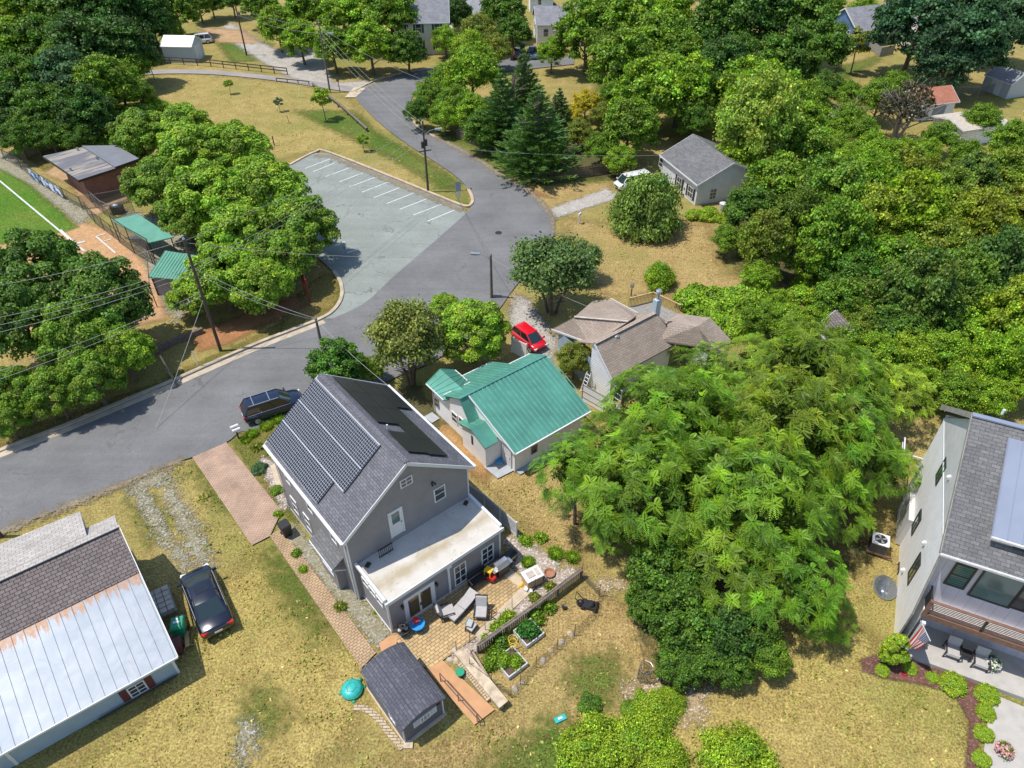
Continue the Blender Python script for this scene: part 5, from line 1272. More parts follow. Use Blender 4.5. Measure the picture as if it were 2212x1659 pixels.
post_fence('chain_fence', 'chain link fence enclosing the yard before the brick clubhouse', [cC(555, 525), cC(640, 515), cC(860, 475)], 1.6, 2.6, M['steel'], (.98, .05), .07, .05, .05, 'mesh', fillmat=M['chain'])
post_fence('chain_fence', 'chain link fence from the clubhouse corner to the long dugout', [cC(610, 480), cC(700, 560), cC(760, 590), cC(900, 545)], 1.7, 2.2, M['steel'], (.98, .05), .07, .05, .05, 'mesh', fillmat=M['chain'])
post_fence('chain_fence', 'low chain link fence along the clay in front of the long dugout', [cC(590, 560), cC(640, 620), cC(760, 710), cC(800, 740)], 1.5, 1.8, M['dark'], (.98, .05), .07, .05, .05, 'mesh', fillmat=M['chain'])
post_fence('backstop', 'tall wire backstop with slanted braces between the two dugouts', [cC(800, 745), cC(900, 820), cC(1040, 900)], 3.0, 2.6, M['dark'], (.98, .5, .02), .09, .06, .06, 'mesh', fillmat=M['chain'])
post_fence('backstop', 'tall single line of backstop posts behind home plate', [cD(250, 345), cD(275, 600)], 2.2, 6.5, M['dark'], (.98,), .09, .05, .05)
bn = thing('banner', 'blue and white printed banner hung on the field fence', 'banner', tuple(G(cC(215, 320))))
b0 = G(cC(215, 320)); b1 = G(cC(430, 455)); d = b1-b0; MB().add([(0, -.08, .25), (d.x, d.y-.08, .25), (d.x, d.y-.08, 1.35), (0, -.08, 1.35), (0, -.05, .25), (d.x, d.y-.05, .25), (d.x, d.y-.05, 1.35), (0, -.05, 1.35)], [(0, 1, 2, 3), (7, 6, 5, 4), (3, 2, 6, 7), (0, 4, 5, 1)]).build('sheet', M['banner'], bn)
wl = thing('low_wall', 'low timber wall beneath the maples along the verge', 'wall', tuple(G((385, 745))))
a = G((260, 800)); b = G((385, 740)); c = G((440, 718)); o_ = G((385, 745))
w = MB(); w.bar(a-o_+Vector((0, 0, .25)), b-o_+Vector((0, 0, .25)), .3, .5); w.bar(b-o_+Vector((0, 0, .25)), c-o_+Vector((0, 0, .25)), .3, .5); w.build('beam', M['pole_grey'], wl)

def lamp_arm(t, top, dirv, L=1.8):
    d = Vector(dirv).normalized(); a = MB(); z = top
    a.tube([(0, 0, z-.6), (d.x*L*.5, d.y*L*.5, z-.1), (d.x*L, d.y*L, z)], .03, 6); ao = a.build('lamp_arm', M['steel'], t)
    h = MB(); h.cbox((d.x*(L+.25), d.y*(L+.25), z-.08), .75, .3, .14, math.atan2(d.y, d.x)); h.dome((d.x*(L+.3), d.y*(L+.3), z-.08), .25, .15, -.1, 8, 3); h.build('lamp_head', M['alu'], ao)
def upole(base, h, label, lean=(0, 0), mat='pole', arms=0, adir=0.0, can=None, group='utility poles along the streets'):
    b = G(base); t = thing('utility_pole', label, 'utility pole', tuple(b), 0, group)
    MB().tube([(0, 0, 0), (lean[0]*.5, lean[1]*.5, h*.5), (lean[0], lean[1], h)], [.14, .12, .095], 10).build('pole', M[mat], t)
    for k in range(arms):
        z = h-.35-k*.9; ca, sa = math.cos(adir)*1.1, math.sin(adir)*1.1
        m = MB(); m.bar((lean[0]-ca, lean[1]-sa, z), (lean[0]+ca, lean[1]+sa, z), .1, .12)
        co = m.build('crossarm', M['pole'], t)
        i_ = MB()
        for s in (-.9, -.4, .4, .9): i_.tube([(lean[0]+ca*s, lean[1]+sa*s, z+.05), (lean[0]+ca*s, lean[1]+sa*s, z+.2)], .04, 6)
        i_.build('insulator', M['steel'], co)
    if can:
        m = MB(); m.lathe([(.17, can), (.2, can+.05), (.2, can+.7), (.15, can+.8)], (.3, -.08, 0), 10); m.build('transformer', M['pole_grey'], t)
    else:
        m = MB(); m.tube([(lean[0], lean[1], h), (lean[0], lean[1], h+.14)], [.12, .05], 8); m.build('pole_cap', M['steel'], t)
    return t, b + Vector((lean[0], lean[1], h))
PA, tA = upole((477, 758), 10.3, 'tall dark utility pole leaning among the maples beside the enclosed dugout', arms=0)
PB, tB = upole((697, 757), 3.2, 'short weathered service pole at the kerb bend', mat='pole_grey')
PC, tC = upole((1062, 645), 4.5, 'street light pole at the edge of the intersection near the cottage', mat='pole_grey'); 
lamp_arm(PC, 4.55, (-1, .1), 1.1)
PD, tD = upole((925, 415), 8.1, 'dark utility pole with lamp arm between parking lot and street bend'); lamp_arm(PD, 7.1, (1, .25), 1.4)
ex = MB(); ex.bar((-.7, .0, 4.7), (.7, .1, 4.9), .09, .1); ex.cbox((-.2, -.1, 5.2), .25, .3, .7); ex.tube([(.22, 0, 5.4), (.22, 0, 6.1)], .12, 8); ex.build('switch_gear', M['dark'], PD)
PE, tE = upole((713, 200), 9.6, 'tall grey utility pole with lamp at the top of the park lawn', mat='pole_grey'); lamp_arm(PE, 8.2, (1, .1), 1.2)
PF, tF = upole((533, 120), 7.6, 'utility pole standing by the gravel road at the top', can=6.0)
PG, tG = upole((3, 1160), 3.5, 'dark pole cut by the left edge at the near kerb')
sp = thing('pole_stub', 'short leaning pale pole stub in the verge', 'post', tuple(G((386, 838))))
tp = G((346, 768), 2.4) - G((386, 838)); MB().tube([(0, 0, 0), tp], [.09, .07], 8).build('stub', M['pole_grey'], sp); 
MB().cbox((0, 0, 0), .3, .3, .06).build('foot', M['pole'], sp)

wires = []
def wire(p, q, sag, label, mat='wire', r=.014):
    pts = []
    for i in range(17):
        t_ = i/16; v = p.lerp(q, t_); v.z -= sag*4*t_*(1-t_); pts.append(v)
    o = p.copy(); mb = MB(); mb.tube([v-o for v in pts], r, 5)
    ob = mb.build('power_line', M[mat], loc=tuple(o)); setp(ob, label, 'power line', 'overhead lines over the street')
def off(pole, x, y, z): return pole + Vector((x, y, z))
FAR = G((-420, 900), 9.8)
lab = 'overhead cable from the tall leaning pole towards the left edge'
for i, (dz, py) in enumerate(((-.1, 640), (-2.2, 715), (-2.5, 735), (-2.9, 752), (-4.6, 850), (-4.9, 872))):
    wire(off(tA, 0, 0, dz), G((-160, py), 9.9+dz*.9), .45, lab + (', topmost', ', second', ', third', ', fourth', ', fifth', ', lowest')[i])
for i, (dz, px, py) in enumerate(((-.15, 940, 320), (-2.3, 935, 350), (-2.6, 932, 365))):
    wire(off(tA, 0, 0, dz), off(tD, 0, 0, -.3 - i*.9), .5, 'overhead cable over the maples to the lamp pole at the bend' + (', upper', ', middle', ', lower')[i])
wire(off(tA, 0, 0, -2.4), tB, .35, 'slack service cable to the short pole at the kerb', r=.02)
wire(off(tA, 0, 0, -2.9), off(tB, 0, 0, -.15), .5, 'lower slack service cable to the short pole at the kerb', r=.02)
wire(off(tA, 0, 0, -.3), off(tC, 0, 0, -.1), .6, 'thin cable across the street to the intersection lamp')
wire(off(tA, 0, 0, -4.8), G((505, 920), 0), 0.0, 'guy cable from the tall leaning pole down to the verge') if False else None
wire(off(tA, 0, 0, -5.2), G((338, 922), .2), .1, 'pale guy cable slanting down to the kerb by the pole stub', r=.018)
for i in range(3): wire(off(tD, 0, 0, -.3-i*.8), off(tE, 0, 0, -.4-i*.8), .7, 'overhead cable up the park street' + (', upper', ', middle', ', lower')[i])
for i in range(2): wire(off(tE, 0, 0, -.4-i), off(tF, 0, 0, -.3-i), .5, 'overhead cable between the two far poles' + (', upper', ', lower')[i])
wire(off(tE, 0, 0, -.5), G((930, 178), 5), .6, 'cable from the far lamp pole over the cross street')
wire(off(tC, 0, 0, -.3), G((1295, 672), 4.1), .3, 'service cable from the intersection lamp to the bungalow roof')
wire(off(tD, 0, 0, -2.6), G((1430, 335), 3.3), .5, 'service cable from the lamp pole to the grey bungalow')
wire(off(tD, 0, 0, -1.0), off(tC, 0, 0, .0), .5, 'cable between the lamp pole and the intersection lamp', 'wire_dark')
wire(off(tB, 0, 0, -.1), G((845, 838), 5.8), .3, 'service cable from the short kerb pole to the gabled house')

gm_ = thing('guy_marker', 'pale plastic guy-wire marker rod standing on the verge', 'marker', tuple(G((430, 795))))
MB().tube([(0, 0, 0), (-.05, 0, 1.7)], .035, 6).build('rod', M['whitev'], gm_); MB().tube([(0, 0, 0), (0, 0, .05)], .08, 6).build('foot', M['steel'], gm_)
gm2 = copy_tree(gm_); gm2.location = G(Z(1, 1935, 632)); gm2.rotation_euler = (0, R(18), 0); gm2['label'] = 'pale leaning marker rod on the park lawn'

# red park sign on two posts
s0 = G(Z(4, 1990, 272)); sg = thing('park_sign', 'dark red sign board on tall posts in the verge by the lot', 'sign', tuple(s0))
dv = G(Z(4, 2010, 215), 1.2) - s0
bd = MB(); q0, q1 = Vector((-.25, .5, 1.55)), Vector((.45, -.7, 1.55)); d = (q1-q0).normalized(); n = Vector((-d.y, d.x, 0))*.05
bd.add([q0-n, q1-n, q1-n+Vector((0, 0, .75)), q0-n+Vector((0, 0, .95)), q0+n, q1+n, q1+n+Vector((0, 0, .75)), q0+n+Vector((0, 0, .95))], [(0, 1, 2, 3), (7, 6, 5, 4), (3, 2, 6, 7), (0, 4, 5, 1), (1, 5, 6, 2), (4, 0, 3, 7)])
bd.build('board', M['signred'], sg)
for q, h in ((q0, 2.9), (q1, 2.2)): MB().tube([(q.x, q.y, 0), (q.x, q.y, h)], .07, 6).build('post', M['signred'], sg)
cr = MB(); cr.bar(q0+Vector((0, 0, 1.25)), q1+Vector((0, 0, .75)), .1, .12); cr.build('top_beam', M['signred'], sg)
# street sign post near the lot corner
s0 = G((992, 440)); st = thing('sign_post', 'grey metal sign with two panels at the tip of the lot island', 'sign', tuple(s0))
MB().tube([(0, 0, 0), (0, 0, 2.6)], .035, 6).build('post', M['steel'], st); MB().box(-.28, .28, -.05, -.035, 1.5, 2.6).build('panel', M['metalgrey'], st); MB().box(-.2, .2, -.05, -.035, .8, 1.4).build('panel', M['alu'], st)
ss = thing('sign_post', 'dark wooden sign post by the far street corner', 'sign', tuple(G(Z(1, 2205, 600))))
MB().tube([(0, 0, 0), (-.1, 0, 2.2)], .06, 6).build('post', M['pole'], ss); MB().box(-.3, .12, -.1, -.08, 1.6, 2.1).build('panel', M['pole_grey'], ss)
pp = thing('lone_post', 'single short wooden post standing in the dry park lawn', 'post', tuple(G(Z(1, 1780, 945))))
MB().tube([(0, 0, 0), (-.05, 0, 1.25)], .07, 6).build('shaft', M['pole'], pp); MB().tube([(0, 0, 0), (0, 0, .04)], .14, 6).build('foot', M['whitestone'], pp)
pp = thing('lone_post', 'thin grey stake beside the small blue-grey sapling', 'post', tuple(G(Z(1, 1875, 800))))
MB().tube([(0, 0, 0), (-.12, 0, 1.1)], .035, 6).build('shaft', M['pole_grey'], pp); MB().tube([(0, 0, 0), (0, 0, .03)], .1, 6).build('foot', M['pole'], pp)
# mailboxes
def mailbox(base, label, n=1, rz=0):
    t = thing('mailbox', label, 'mailbox', tuple(G(base)), rz, 'roadside mailboxes')
    MB().box(-.05, .05, -.05, .05, 0, 1.0).build('post', M['white'] if n == 1 else M['dark'], t)
    for k in range(n):
        m = MB(); y = (k-.5*(n-1))*.42; pts = [(-.11, .0), (.11, .0), (.11, .12), (.075, .2), (0, .23), (-.075, .2), (-.11, .12)]
        m.add([(-.28 + .56*e, y+a, 1.0+z) for e in (0, 1) for a, z in pts], [tuple(range(7))[::-1], tuple(range(7, 14))] + [(i, (i+1) % 7, (i+1) % 7+7, i+7) for i in range(7)])
        bo = m.build('box', M['white'], t); MB().box(-.05, -.02, y+.11, y+.13, 1.1, 1.3).build('flag', M['red'], bo)
    return t
mailbox(Z(4, 1550, 1190), 'pair of white mailboxes on a dark post at the road edge', 2, R(35))
mailbox(Z(2, 1542, 1450), 'single white mailbox on a post beside the gravel driveway', 1, R(60))
lb = thing('garden_lantern', 'small dark lantern on a post in the dry slope behind the bungalow', 'lantern', tuple(G((1363, 640))))
MB().tube([(0, 0, 0), (0, 0, .9)], .05, 6).build('post', M['dark'], lb); MB().lathe([(.1, .9), (.17, 1.0), (.17, 1.3), (.05, 1.45)], (0, 0, 0), 8).build('head', M['steel'], lb)

mh = thing('manhole_cover', 'round dark manhole cover in the street bend', 'manhole cover', tuple(G(Z(2, 1020, 1510), .1)))
MB().lathe([(.36, .0), (.36, .022), (.33, .024), (.01, .024)], (0, 0, 0), 20).build('lid', M['dark'], mh); MB().lathe([(.42, .0), (.42, .018), (.37, .02)], (0, 0, 0), 20).build('ring', M['pole_grey'], mh)
# ================================================================= VEHICLES
def paint(name, c, rough=.22):
    t = NT(name); co = t.coord('Object'); n = t.noise(co, 3, 3)
    m = t.done(t.mix(t.math('MULTIPLY', t.ramp(n, .4, .7), .12), c, tuple(min(1, x*1.5+.02) for x in c)), rough, 0.0, spec=.6)
    t.b.inputs['Coat Weight'].default_value = .6; t.b.inputs['Coat Roughness'].default_value = .05
    return m

def car(name, label, L, W, H, body, loc, rz, kind='sedan', scale=1.0, group=None, rails=False, sunroof=False):
    """front towards +x"""
    t = thing(name, label, {'suv': 'suv', 'pickup': 'pickup truck', 'van': 'van'}.get(kind, 'car'), loc, rz, group); t.scale = (scale,)*3
    hw = W/2; hl = L/2
    if kind == 'sedan': belt, hood, tail, gx = .93, .80, .98, (-.36, -.15, .13, .33)
    elif kind == 'hatch': belt, hood, tail, gx = .90, .86, .92, (-.48, -.38, .10, .32)
    elif kind == 'pickup': belt, hood, tail, gx = 1.12, 1.1, 1.08, (-.08, -.03, .13, .24)
    elif kind == 'van': belt, hood, tail, gx = 1.15, 1.05, 1.15, (-.49, -.47, .25, .38)
    else: belt, hood, tail, gx = 1.06, 1.0, 1.06, (-.485, -.40, .12, .28)
    st = [(-1.0, .80, .52, tail*.72), (-.985, .88, .40, tail*.93), (-.93, .955, .30, tail), (-.6, 1.0, .24, max(tail, belt)), (-.2, 1.0, .22, belt), (.25, 1.0, .22, belt*.99), (.55, .99, .24, (belt*.45+hood*.55)), (.8, .96, .28, hood*.97), (.93, .89, .34, hood*.88), (.985, .78, .42, hood*.74), (1.0, .66, .48, hood*.62)]
    mb = MB(); v = []; N = 14
    for x, wk, zb, zt in st:
        w = hw*wk; m = (zb+zt)/2
        half = [(0, zb), (w*.7, zb), (w*.93, zb+.05), (w, zb+(zt-zb)*.35), (w*.995, zb+(zt-zb)*.65), (w*.94, zt-.06), (w*.84, zt-.012), (0, zt+.02)]
        ring = half + [(-a, b) for a, b in half[-2:0:-1]]
        v += [(x*hl, a, b) for a, b in ring]
    n = 14; f = []
    for i in range(len(st)-1):
        for k in range(n): k2 = (k+1) % n; f.append((i*n+k, i*n+k2, (i+1)*n+k2, (i+1)*n+k))
    f.append(tuple(range(n))[::-1]); f.append(tuple((len(st)-1)*n+k for k in range(n)))
    mb.add(v, f); bo = mb.build('body', body, t, smooth=True)
    # cabin: lower ring at belt, upper ring at the roof
    x0, x1, x2, x3 = (g*L for g in gx); bw, rw = hw*.90, hw*.70; zb = belt-.03; zr = H-.05
    lo = [(x0, -bw*.93, zb), (x3, -bw*.9, zb), (x3+.12, 0, zb), (x3, bw*.9, zb), (x0, bw*.93, zb), (x0-.06, 0, zb)]
    hi = [(x1, -rw*.95, zr), (x2, -rw*.93, zr), (x2+.1, 0, zr+.015), (x2, rw*.93, zr), (x1, rw*.95, zr), (x1-.05, 0, zr+.01)]
    side = MB()
    for a, b in ((0, 1), (3, 4)): side.add([lo[a], lo[b], hi[b], hi[a]], [(0, 1, 2, 3)])
    side.build('side_window', M['autoglass'], t)
    ws = MB(); ws.add([lo[1], lo[2], lo[3], hi[3], hi[2], hi[1]], [(0, 1, 4, 5), (1, 2, 3, 4)]); ws.build('windscreen', M['windshield'], t, smooth=True)
    rwn = MB(); rwn.add([lo[4], lo[5], lo[0], hi[0], hi[5], hi[4]], [(0, 1, 4, 5), (1, 2, 3, 4)]); rwn.build('rear_window', M['windshield'] if kind == 'sedan' else M['autoglass'], t, smooth=True)
    rf = MB(); mx, cz = (x1+x2)/2, H
    inner = [(x1+(mx-x1)*.25, -rw*.7, cz), (x2+(mx-x2)*.25, -rw*.7, cz), (x2+(mx-x2)*.15, 0, cz+.01), (x2+(mx-x2)*.25, rw*.7, cz), (x1+(mx-x1)*.25, rw*.7, cz), (x1+(mx-x1)*.15, 0, cz+.01)]
    rf.add(hi+inner, [(i, (i+1) % 6, (i+1) % 6+6, i+6) for i in range(6)] + [(6, 7, 8, 11), (8, 9, 10, 11)])
    rf.build('roof', body, t, smooth=True)
    pl = MB()
    for a in (0, 1, 3, 4): pl.bar(lo[a], hi[a], .085, .06)
    for s in (-1, 1):
        for fr in ((.5,) if kind in ('sedan', 'hatch') else (.36, .68)):
            p = Vector(lo[0]).lerp(Vector(lo[1]), fr); q = Vector(hi[0]).lerp(Vector(hi[1]), fr*.92); p.y = abs(p.y)*s; q.y = abs(q.y)*s; pl.bar(p, q, .07, .04)
    for a, b in ((0, 1), (3, 4)): pl.bar(hi[a], hi[b], .06, .05)
    pl.build('pillar', body, t)
    for sx in (-.62, .62):
        for sy in (-1, 1):
            w = MB(); r = .33 if kind in ('sedan', 'hatch') else .38; y = sy*(hw-.1)
            w.lathe([(r*.6, -.11), (r*.95, -.11), (r, -.07), (r, .07), (r*.95, .11), (r*.6, .11)], (0, 0, 0), 18)
            w.v = [(x, z_, y_) for x, y_, z_ in w.v]; w.v = [(a+sx*hl, b+y, c+r) for a, b, c in w.v]
            wo = w.build('wheel', M['rubber'], t)
            rm = MB(); rm.tube([(sx*hl, y+sy*.095, r), (sx*hl, y+sy*.125, r)], [r*.62, r*.55], 12)
            rm.build('rim', M['alu'], wo)
    for sy in (-1, 1):
        h = MB(); h.cbox((hl*.93, sy*hw*.68, hood*.66), .22, hw*.38, .13, -sy*.35); h.build('headlight', M['headlight'], t)
        h = MB(); h.cbox((-hl*.955, sy*hw*.70, tail*.78), .2, hw*.40, .16, sy*.3); h.build('tail_light', M['taillight'], t)
        m = MB(); m.cbox((x3-.12, sy*(hw+.06), belt-.02), .12, .24, .14); m.build('wing_mirror', body, t)
    p = MB(); p.cbox((-hl*.995-.012, 0, tail*.62), .03, .42, .13); p.build('number_plate', M['white'], t)
    g = MB(); g.cbox((hl*.985, 0, hood*.52), .1, hw*1.0, .16); g.build('grille', M['black'], t)
    tr = MB()
    for s in (-1, 1): tr.bar((x0*.9, s*(bw+.005), belt-.02), (x3*.95, s*(bw+.005), belt-.02), .02, .03)
    tr.build('chrome_trim', M['alu'], t)
    if rails:
        r_ = MB()
        for s in (-1, 1): r_.bar((x1+.1, s*rw*.88, H+.03), (x2-.1, s*rw*.88, H+.03), .04, .05)
        for x in (x1+.5, (x1+x2)/2+.5): r_.bar((x, -rw*.88, H+.06), (x, rw*.88, H+.06), .05, .03)
        r_.build('roof_rack', M['alu'], t)
    if sunroof:
        s_ = MB(); s_.box(x2-.75, x2-.2, -rw*.55, rw*.55, H+.004, H+.018); s_.build('sunroof', M['autoglass'], t)
    if kind == 'pickup':
        b = MB(); b.box(-hl*.9, x0-.1, -hw*.78, hw*.78, belt-.02, belt+.03); b.build('truck_bed', M['black'], t)
    return t
P_navy = paint('navy_paint', (.006, .012, .035)); P_black = paint('black_blue_paint', (.005, .008, .02)); P_red = paint('red_paint', (.62, .008, .02))
P_white = paint('white_car_paint', (.68, .68, .68)); P_maroon = paint('maroon_paint', (.16, .008, .015)); P_teal = paint('silver_blue_paint', (.16, .28, .33))
def head(a, b): d = G(b)-G(a); return math.atan2(d.y, d.x)
a, b = G(Z(7, 1265, 395), .5), G(Z(7, 1415, 765), .5); c = (a+b)/2; rz = math.atan2((a-b).y, (a-b).x)
car('parked_sedan', 'glossy black-blue sedan parked on the lawn next to the tin-roofed house', 4.85, 1.86, 1.45, P_black, (c.x, c.y, 0), rz, 'sedan', sunroof=True)
a, b = G(Z(4, 1575, 1030), .7), G(Z(4, 1915, 905), .9); d = (b-a).normalized(); c = a + d*2.18
car('parked_suv', 'dark navy suv with roof rack parked at the kerb by the solar house', 4.75, 1.92, 1.72, P_navy, (c.x, c.y, .045), math.atan2(d.y, d.x), 'suv', scale=.93, rails=True)
a, b = G(Z(5, 1150, 470), .8), G(Z(5, 1285, 590), .5); d = (b-a).normalized(); c = (a+b)/2
car('parked_hatchback', 'bright red small hatchback in the driveway between trees and bungalow', 3.6, 1.65, 1.5, P_red, (c.x, c.y, .02), math.atan2(d.y, d.x), 'hatch', scale=.92)
a, b = G(Z(1, 1375, 262), .3), G(Z(1, 1215, 276), .3); d = (b-a).normalized(); c = (a+b)/2
car('parked_suv', 'white suv parked by the woods behind the metal shed', 5.2, 2.0, 1.9, P_white, (c.x, c.y, 0), math.atan2(d.y, d.x), 'suv', scale=.84)
c = G(cB(515, 610)); car('parked_hatchback', 'maroon car parked nose-in by the cross street', 4.3, 1.8, 1.6, P_maroon, tuple(c), R(100), 'hatch', scale=.9)
c = G(cB(690, 605)); car('parked_pickup', 'silver-blue pickup with its tailgate to the cross street', 5.3, 1.95, 1.85, P_teal, tuple(c), R(95), 'pickup', scale=.85)
c = G((1364, 404)); car('parked_van', 'white van half hidden behind the round bush at the grey bungalow', 4.9, 1.95, 1.95, P_white, tuple(c), R(205), 'van', scale=.85)
c = G((2240, 248)); car('parked_car', 'white car cut by the right edge below the grey barn-shaped shed', 4.6, 1.8, 1.5, P_white, tuple(c), R(200), 'sedan', scale=.9)
# ================================================================= THINGS IN THE YARDS
HU = fm.rz
def at(u, v, z=0): return tuple(fm.world(u, v, z))
PZ = .112
# wheelie bins
def bin_(label, loc, rz, mat, s=1.0, logo=False):
    t = thing('wheelie_bin', label, 'bin', loc, rz); t.scale = (s,)*3
    b = MB(); lo = [(-.22, -.25), (.22, -.25), (.22, .25), (-.22, .25)]; hi = [(-.29, -.34), (.29, -.34), (.29, .34), (-.29, .34)]
    b.add([(x, y, .08) for x, y in lo] + [(x, y, .95) for x, y in hi], [(3, 2, 1, 0)] + [(i, (i+1) % 4, (i+1) % 4+4, i+4) for i in range(4)]); b.build('body', mat, t)
    l = MB(); l.add([(-.31, -.37, .96), (.31, -.37, .96), (.31, .34, .96), (-.31, .34, .96), (-.26, -.3, 1.04), (.26, -.3, 1.04), (.26, .28, 1.04), (-.26, .28, 1.04)], [(3, 2, 1, 0), (4, 5, 6, 7)] + [(i, (i+1) % 4, (i+1) % 4+4, i+4) for i in range(4)]); lo_ = l.build('lid', mat, t)
    if logo: g = MB(); g.box(-.16, .16, -.06, .06, 1.041, 1.047); g.box(-.06, .06, .1, .2, 1.041, 1.047); g.build('sticker', M['white'], lo_)
    h = MB(); h.bar((-.28, .38, .93), (.28, .38, .93), .04); h.build('handle', M['black'], t)
    for s_ in (-1, 1): w = MB(); w.tube([(s_*.22, .24, .11), (s_*.28, .24, .11)], .11, 10); w.build('wheel', M['rubber'], t)
    return t
bin_('black wheelie bin standing on the paver drive beside the house wall', tuple(G(Z(7, 1860, 150))), HU, M['black'], 1.05)
bin_('green recycling bin with white sticker on its lid', tuple(G(Z(7, 1185, 790))), R(15), M['green'], 1.15, True)
bin_('red-lidded dark bin tucked under the tin eave', tuple(G(Z(7, 1165, 905))), R(20), M['shutter_red'], .95)
pl = thing('work_bench', 'table stacked with weathered blocks in the shade of the old house', 'table', tuple(G(Z(7, 1075, 640))), R(33))
b = MB()
for i in range(3):
    for j in range(5): b.cbox((-.38+i*.38, -.72+j*.36, .82), .34, .31, .2)
b.build('blocks', M['whitestone'], pl); MB().box(-.62, .62, -.95, .95, .74, .82).build('tabletop', M['fencegrey'], pl)
for x, y in ((-.55, -.88), (.55, -.88), (.55, .88), (-.55, .88)): MB().box(x-.05, x+.05, y-.05, y+.05, 0, .74).build('leg', M['fencegrey'], pl)
pk = thing('plank', 'short tan plank leaning on a sawhorse beside the bins', 'plank', tuple(G(Z(7, 1225, 850))), R(115))
MB().bar((-.5, 0, .5), (.55, 0, .3), .22, .06).build('board', M['tanwood'], pk); MB().bar((-.3, -.3, 0), (-.3, 0, .44), .05).bar((-.3, .3, 0), (-.3, 0, .44), .05).build('trestle', M['fencegrey'], pk)

# turtle sandbox
tt = thing('sandbox', 'turquoise turtle-shaped sandbox with its shell lid on', 'sandbox', tuple(G(Z(8, 72, 1160))), R(60))
s = MB(); s.lathe([(.50, 0), (.56, .06), (.56, .2), (.52, .22)], (0, 0, 0), 20); s.build('tub', M['green'], tt)
s = MB(); s.dome((0, 0, .2), .55, .52, .24, 18, 6); so = s.build('shell_lid', M['turq'], tt, smooth=True)
g = MB()
for k in range(6):
    a = k*math.pi/3; p = Vector((.26*math.cos(a), .25*math.sin(a), .418)); q = Vector((.26*math.cos(a+math.pi/3), .25*math.sin(a+math.pi/3), .418)); g.bar(p, q, .03, .02); g.bar(p, (.5*math.cos(a), .48*math.sin(a), .27), .03, .02)
g.build('shell_ridge', M['green'], so)
s = MB(); s.dome((.64, 0, .04), .15, .12, .14, 10, 4); s.build('head', M['green'], tt)
for a in (.75, 2.3, -.75, -2.3): s = MB(); s.dome((.6*math.cos(a), .58*math.sin(a), .02), .13, .1, .08, 8, 3); s.build('foot', M['green'], tt)

# patio furniture
def lounge(label, loc, rz, back=True, foot=True):
    t = thing('lounge_chair', label, 'lounge chair', loc, rz)
    f = MB(); f.box(-.36, .36, -.36, .38, .24, .3); f.bar((-.36, -.36, .56), (-.36, .36, .56), .05, .05); f.bar((.36, -.36, .56), (.36, .36, .56), .05, .05); f.build('frame', M['dark'], t)
    for x, y in ((-.36, -.36), (.36, -.36), (-.36, .36), (.36, .36)): MB().box(x-.03, x+.03, y-.03, y+.03, 0, .55).build('leg', M['dark'], t)
    c = MB(); c.box(-.32, .32, -.42, .3, .3, .45); c.build('seat_cushion', M['fabric'], t)
    if back:
        c = MB(); c.bar((0, .30, .42), (0, .52, .98), .62, .14); c.build('back_cushion', M['fabric'], t)
        c = MB(); c.bar((0, .38, .28), (0, .62, 1.02), .7, .04); c.build('back_frame', M['dark'], t)
    return t
lounge('cushioned lounge chair nearest the french doors with pale grey cushions', at(3.5, -4.05, PZ), HU+R(70))
t = thing('chaise', 'long pale cushioned chaise in the middle of the patio', 'lounge chair', at(4.35, -4.35, PZ), HU+R(8))
f = MB(); f.box(-.95, .95, -.35, .35, .2, .26); f.build('frame', M['dark'], t)
for x in (-.85, .85):
    for y in (-.3, .3): MB().box(x-.03, x+.03, y-.03, y+.03, 0, .2).build('leg', M['dark'], t)
MB().bar((-.95, -.05, .34), (-.1, .0, .36), .62, .15).build('seat_cushion', M['fabric'], t); MB().bar((-.08, 0, .37), (.6, .06, .4), .62, .15).build('seat_cushion', M['fabric'], t); MB().bar((.62, .06, .42), (1.1, .1, .6), .62, .14).build('back_cushion', M['fabric'], t)
lounge('armchair with dark frame turned to the house wall at the patio edge', at(5.0, -5.25, PZ), HU+R(-42))
st = thing('side_table', 'dark folding stand with crossed legs next to the armchair', 'stand', at(5.42, -5.75, PZ), HU-R(40))
m = MB(); m.bar((-.22, -.2, 0), (.22, -.2, .5), .04); m.bar((.22, -.2, 0), (-.22, -.2, .5), .04); m.bar((-.22, .2, 0), (.22, .2, .5), .04); m.bar((.22, .2, 0), (-.22, .2, .5), .04); m.build('crossed_leg', M['brownwood'], st)
MB().bar((-.25, -.22, .5), (-.25, .22, .5), .04).bar((.25, -.22, .5), (.25, .22, .5), .04).build('rail', M['brownwood'], st)
ot = thing('footstool', 'low footstool piled with teal and white cushions', 'footstool', at(4.02, -5.6, PZ), HU+R(25))
MB().box(-.28, .28, -.24, .24, .22, .28).build('seat', M['dark'], ot)
for x in (-.25, .25):
    for y in (-.21, .21): MB().box(x-.025, x+.025, y-.025, y+.025, 0, .22).build('leg', M['dark'], ot)
m = MB(); m.bar((-.28, -.05, .34), (.22, -.12, .36), .36, .11); m.build('cushion', M['fabric'], ot); m = MB(); m.bar((-.1, .1, .43), (.3, .14, .45), .36, .1); m.build('cushion', M['cushion_teal'], ot); m = MB(); m.bar((-.2, .02, .53), (.2, .08, .56), .3, .09); m.build('cushion', M['fabric'], ot)
wt = thing('water_table', 'blue plastic water play table by the french doors', 'play table', at(1.78, -3.72, PZ), HU)
m = MB(); m.lathe([(.28, .38), (.40, .42), (.42, .52), (.36, .52), (.34, .46), (.05, .45)], (0, 0, 0), 18); m.build('basin', M['blue'], wt)
for k in range(4): a = k*math.pi/2+.6; MB().tube([(.3*math.cos(a), .3*math.sin(a), 0), (.26*math.cos(a), .26*math.sin(a), .4)], .045, 6).build('leg', M['blue'], wt)
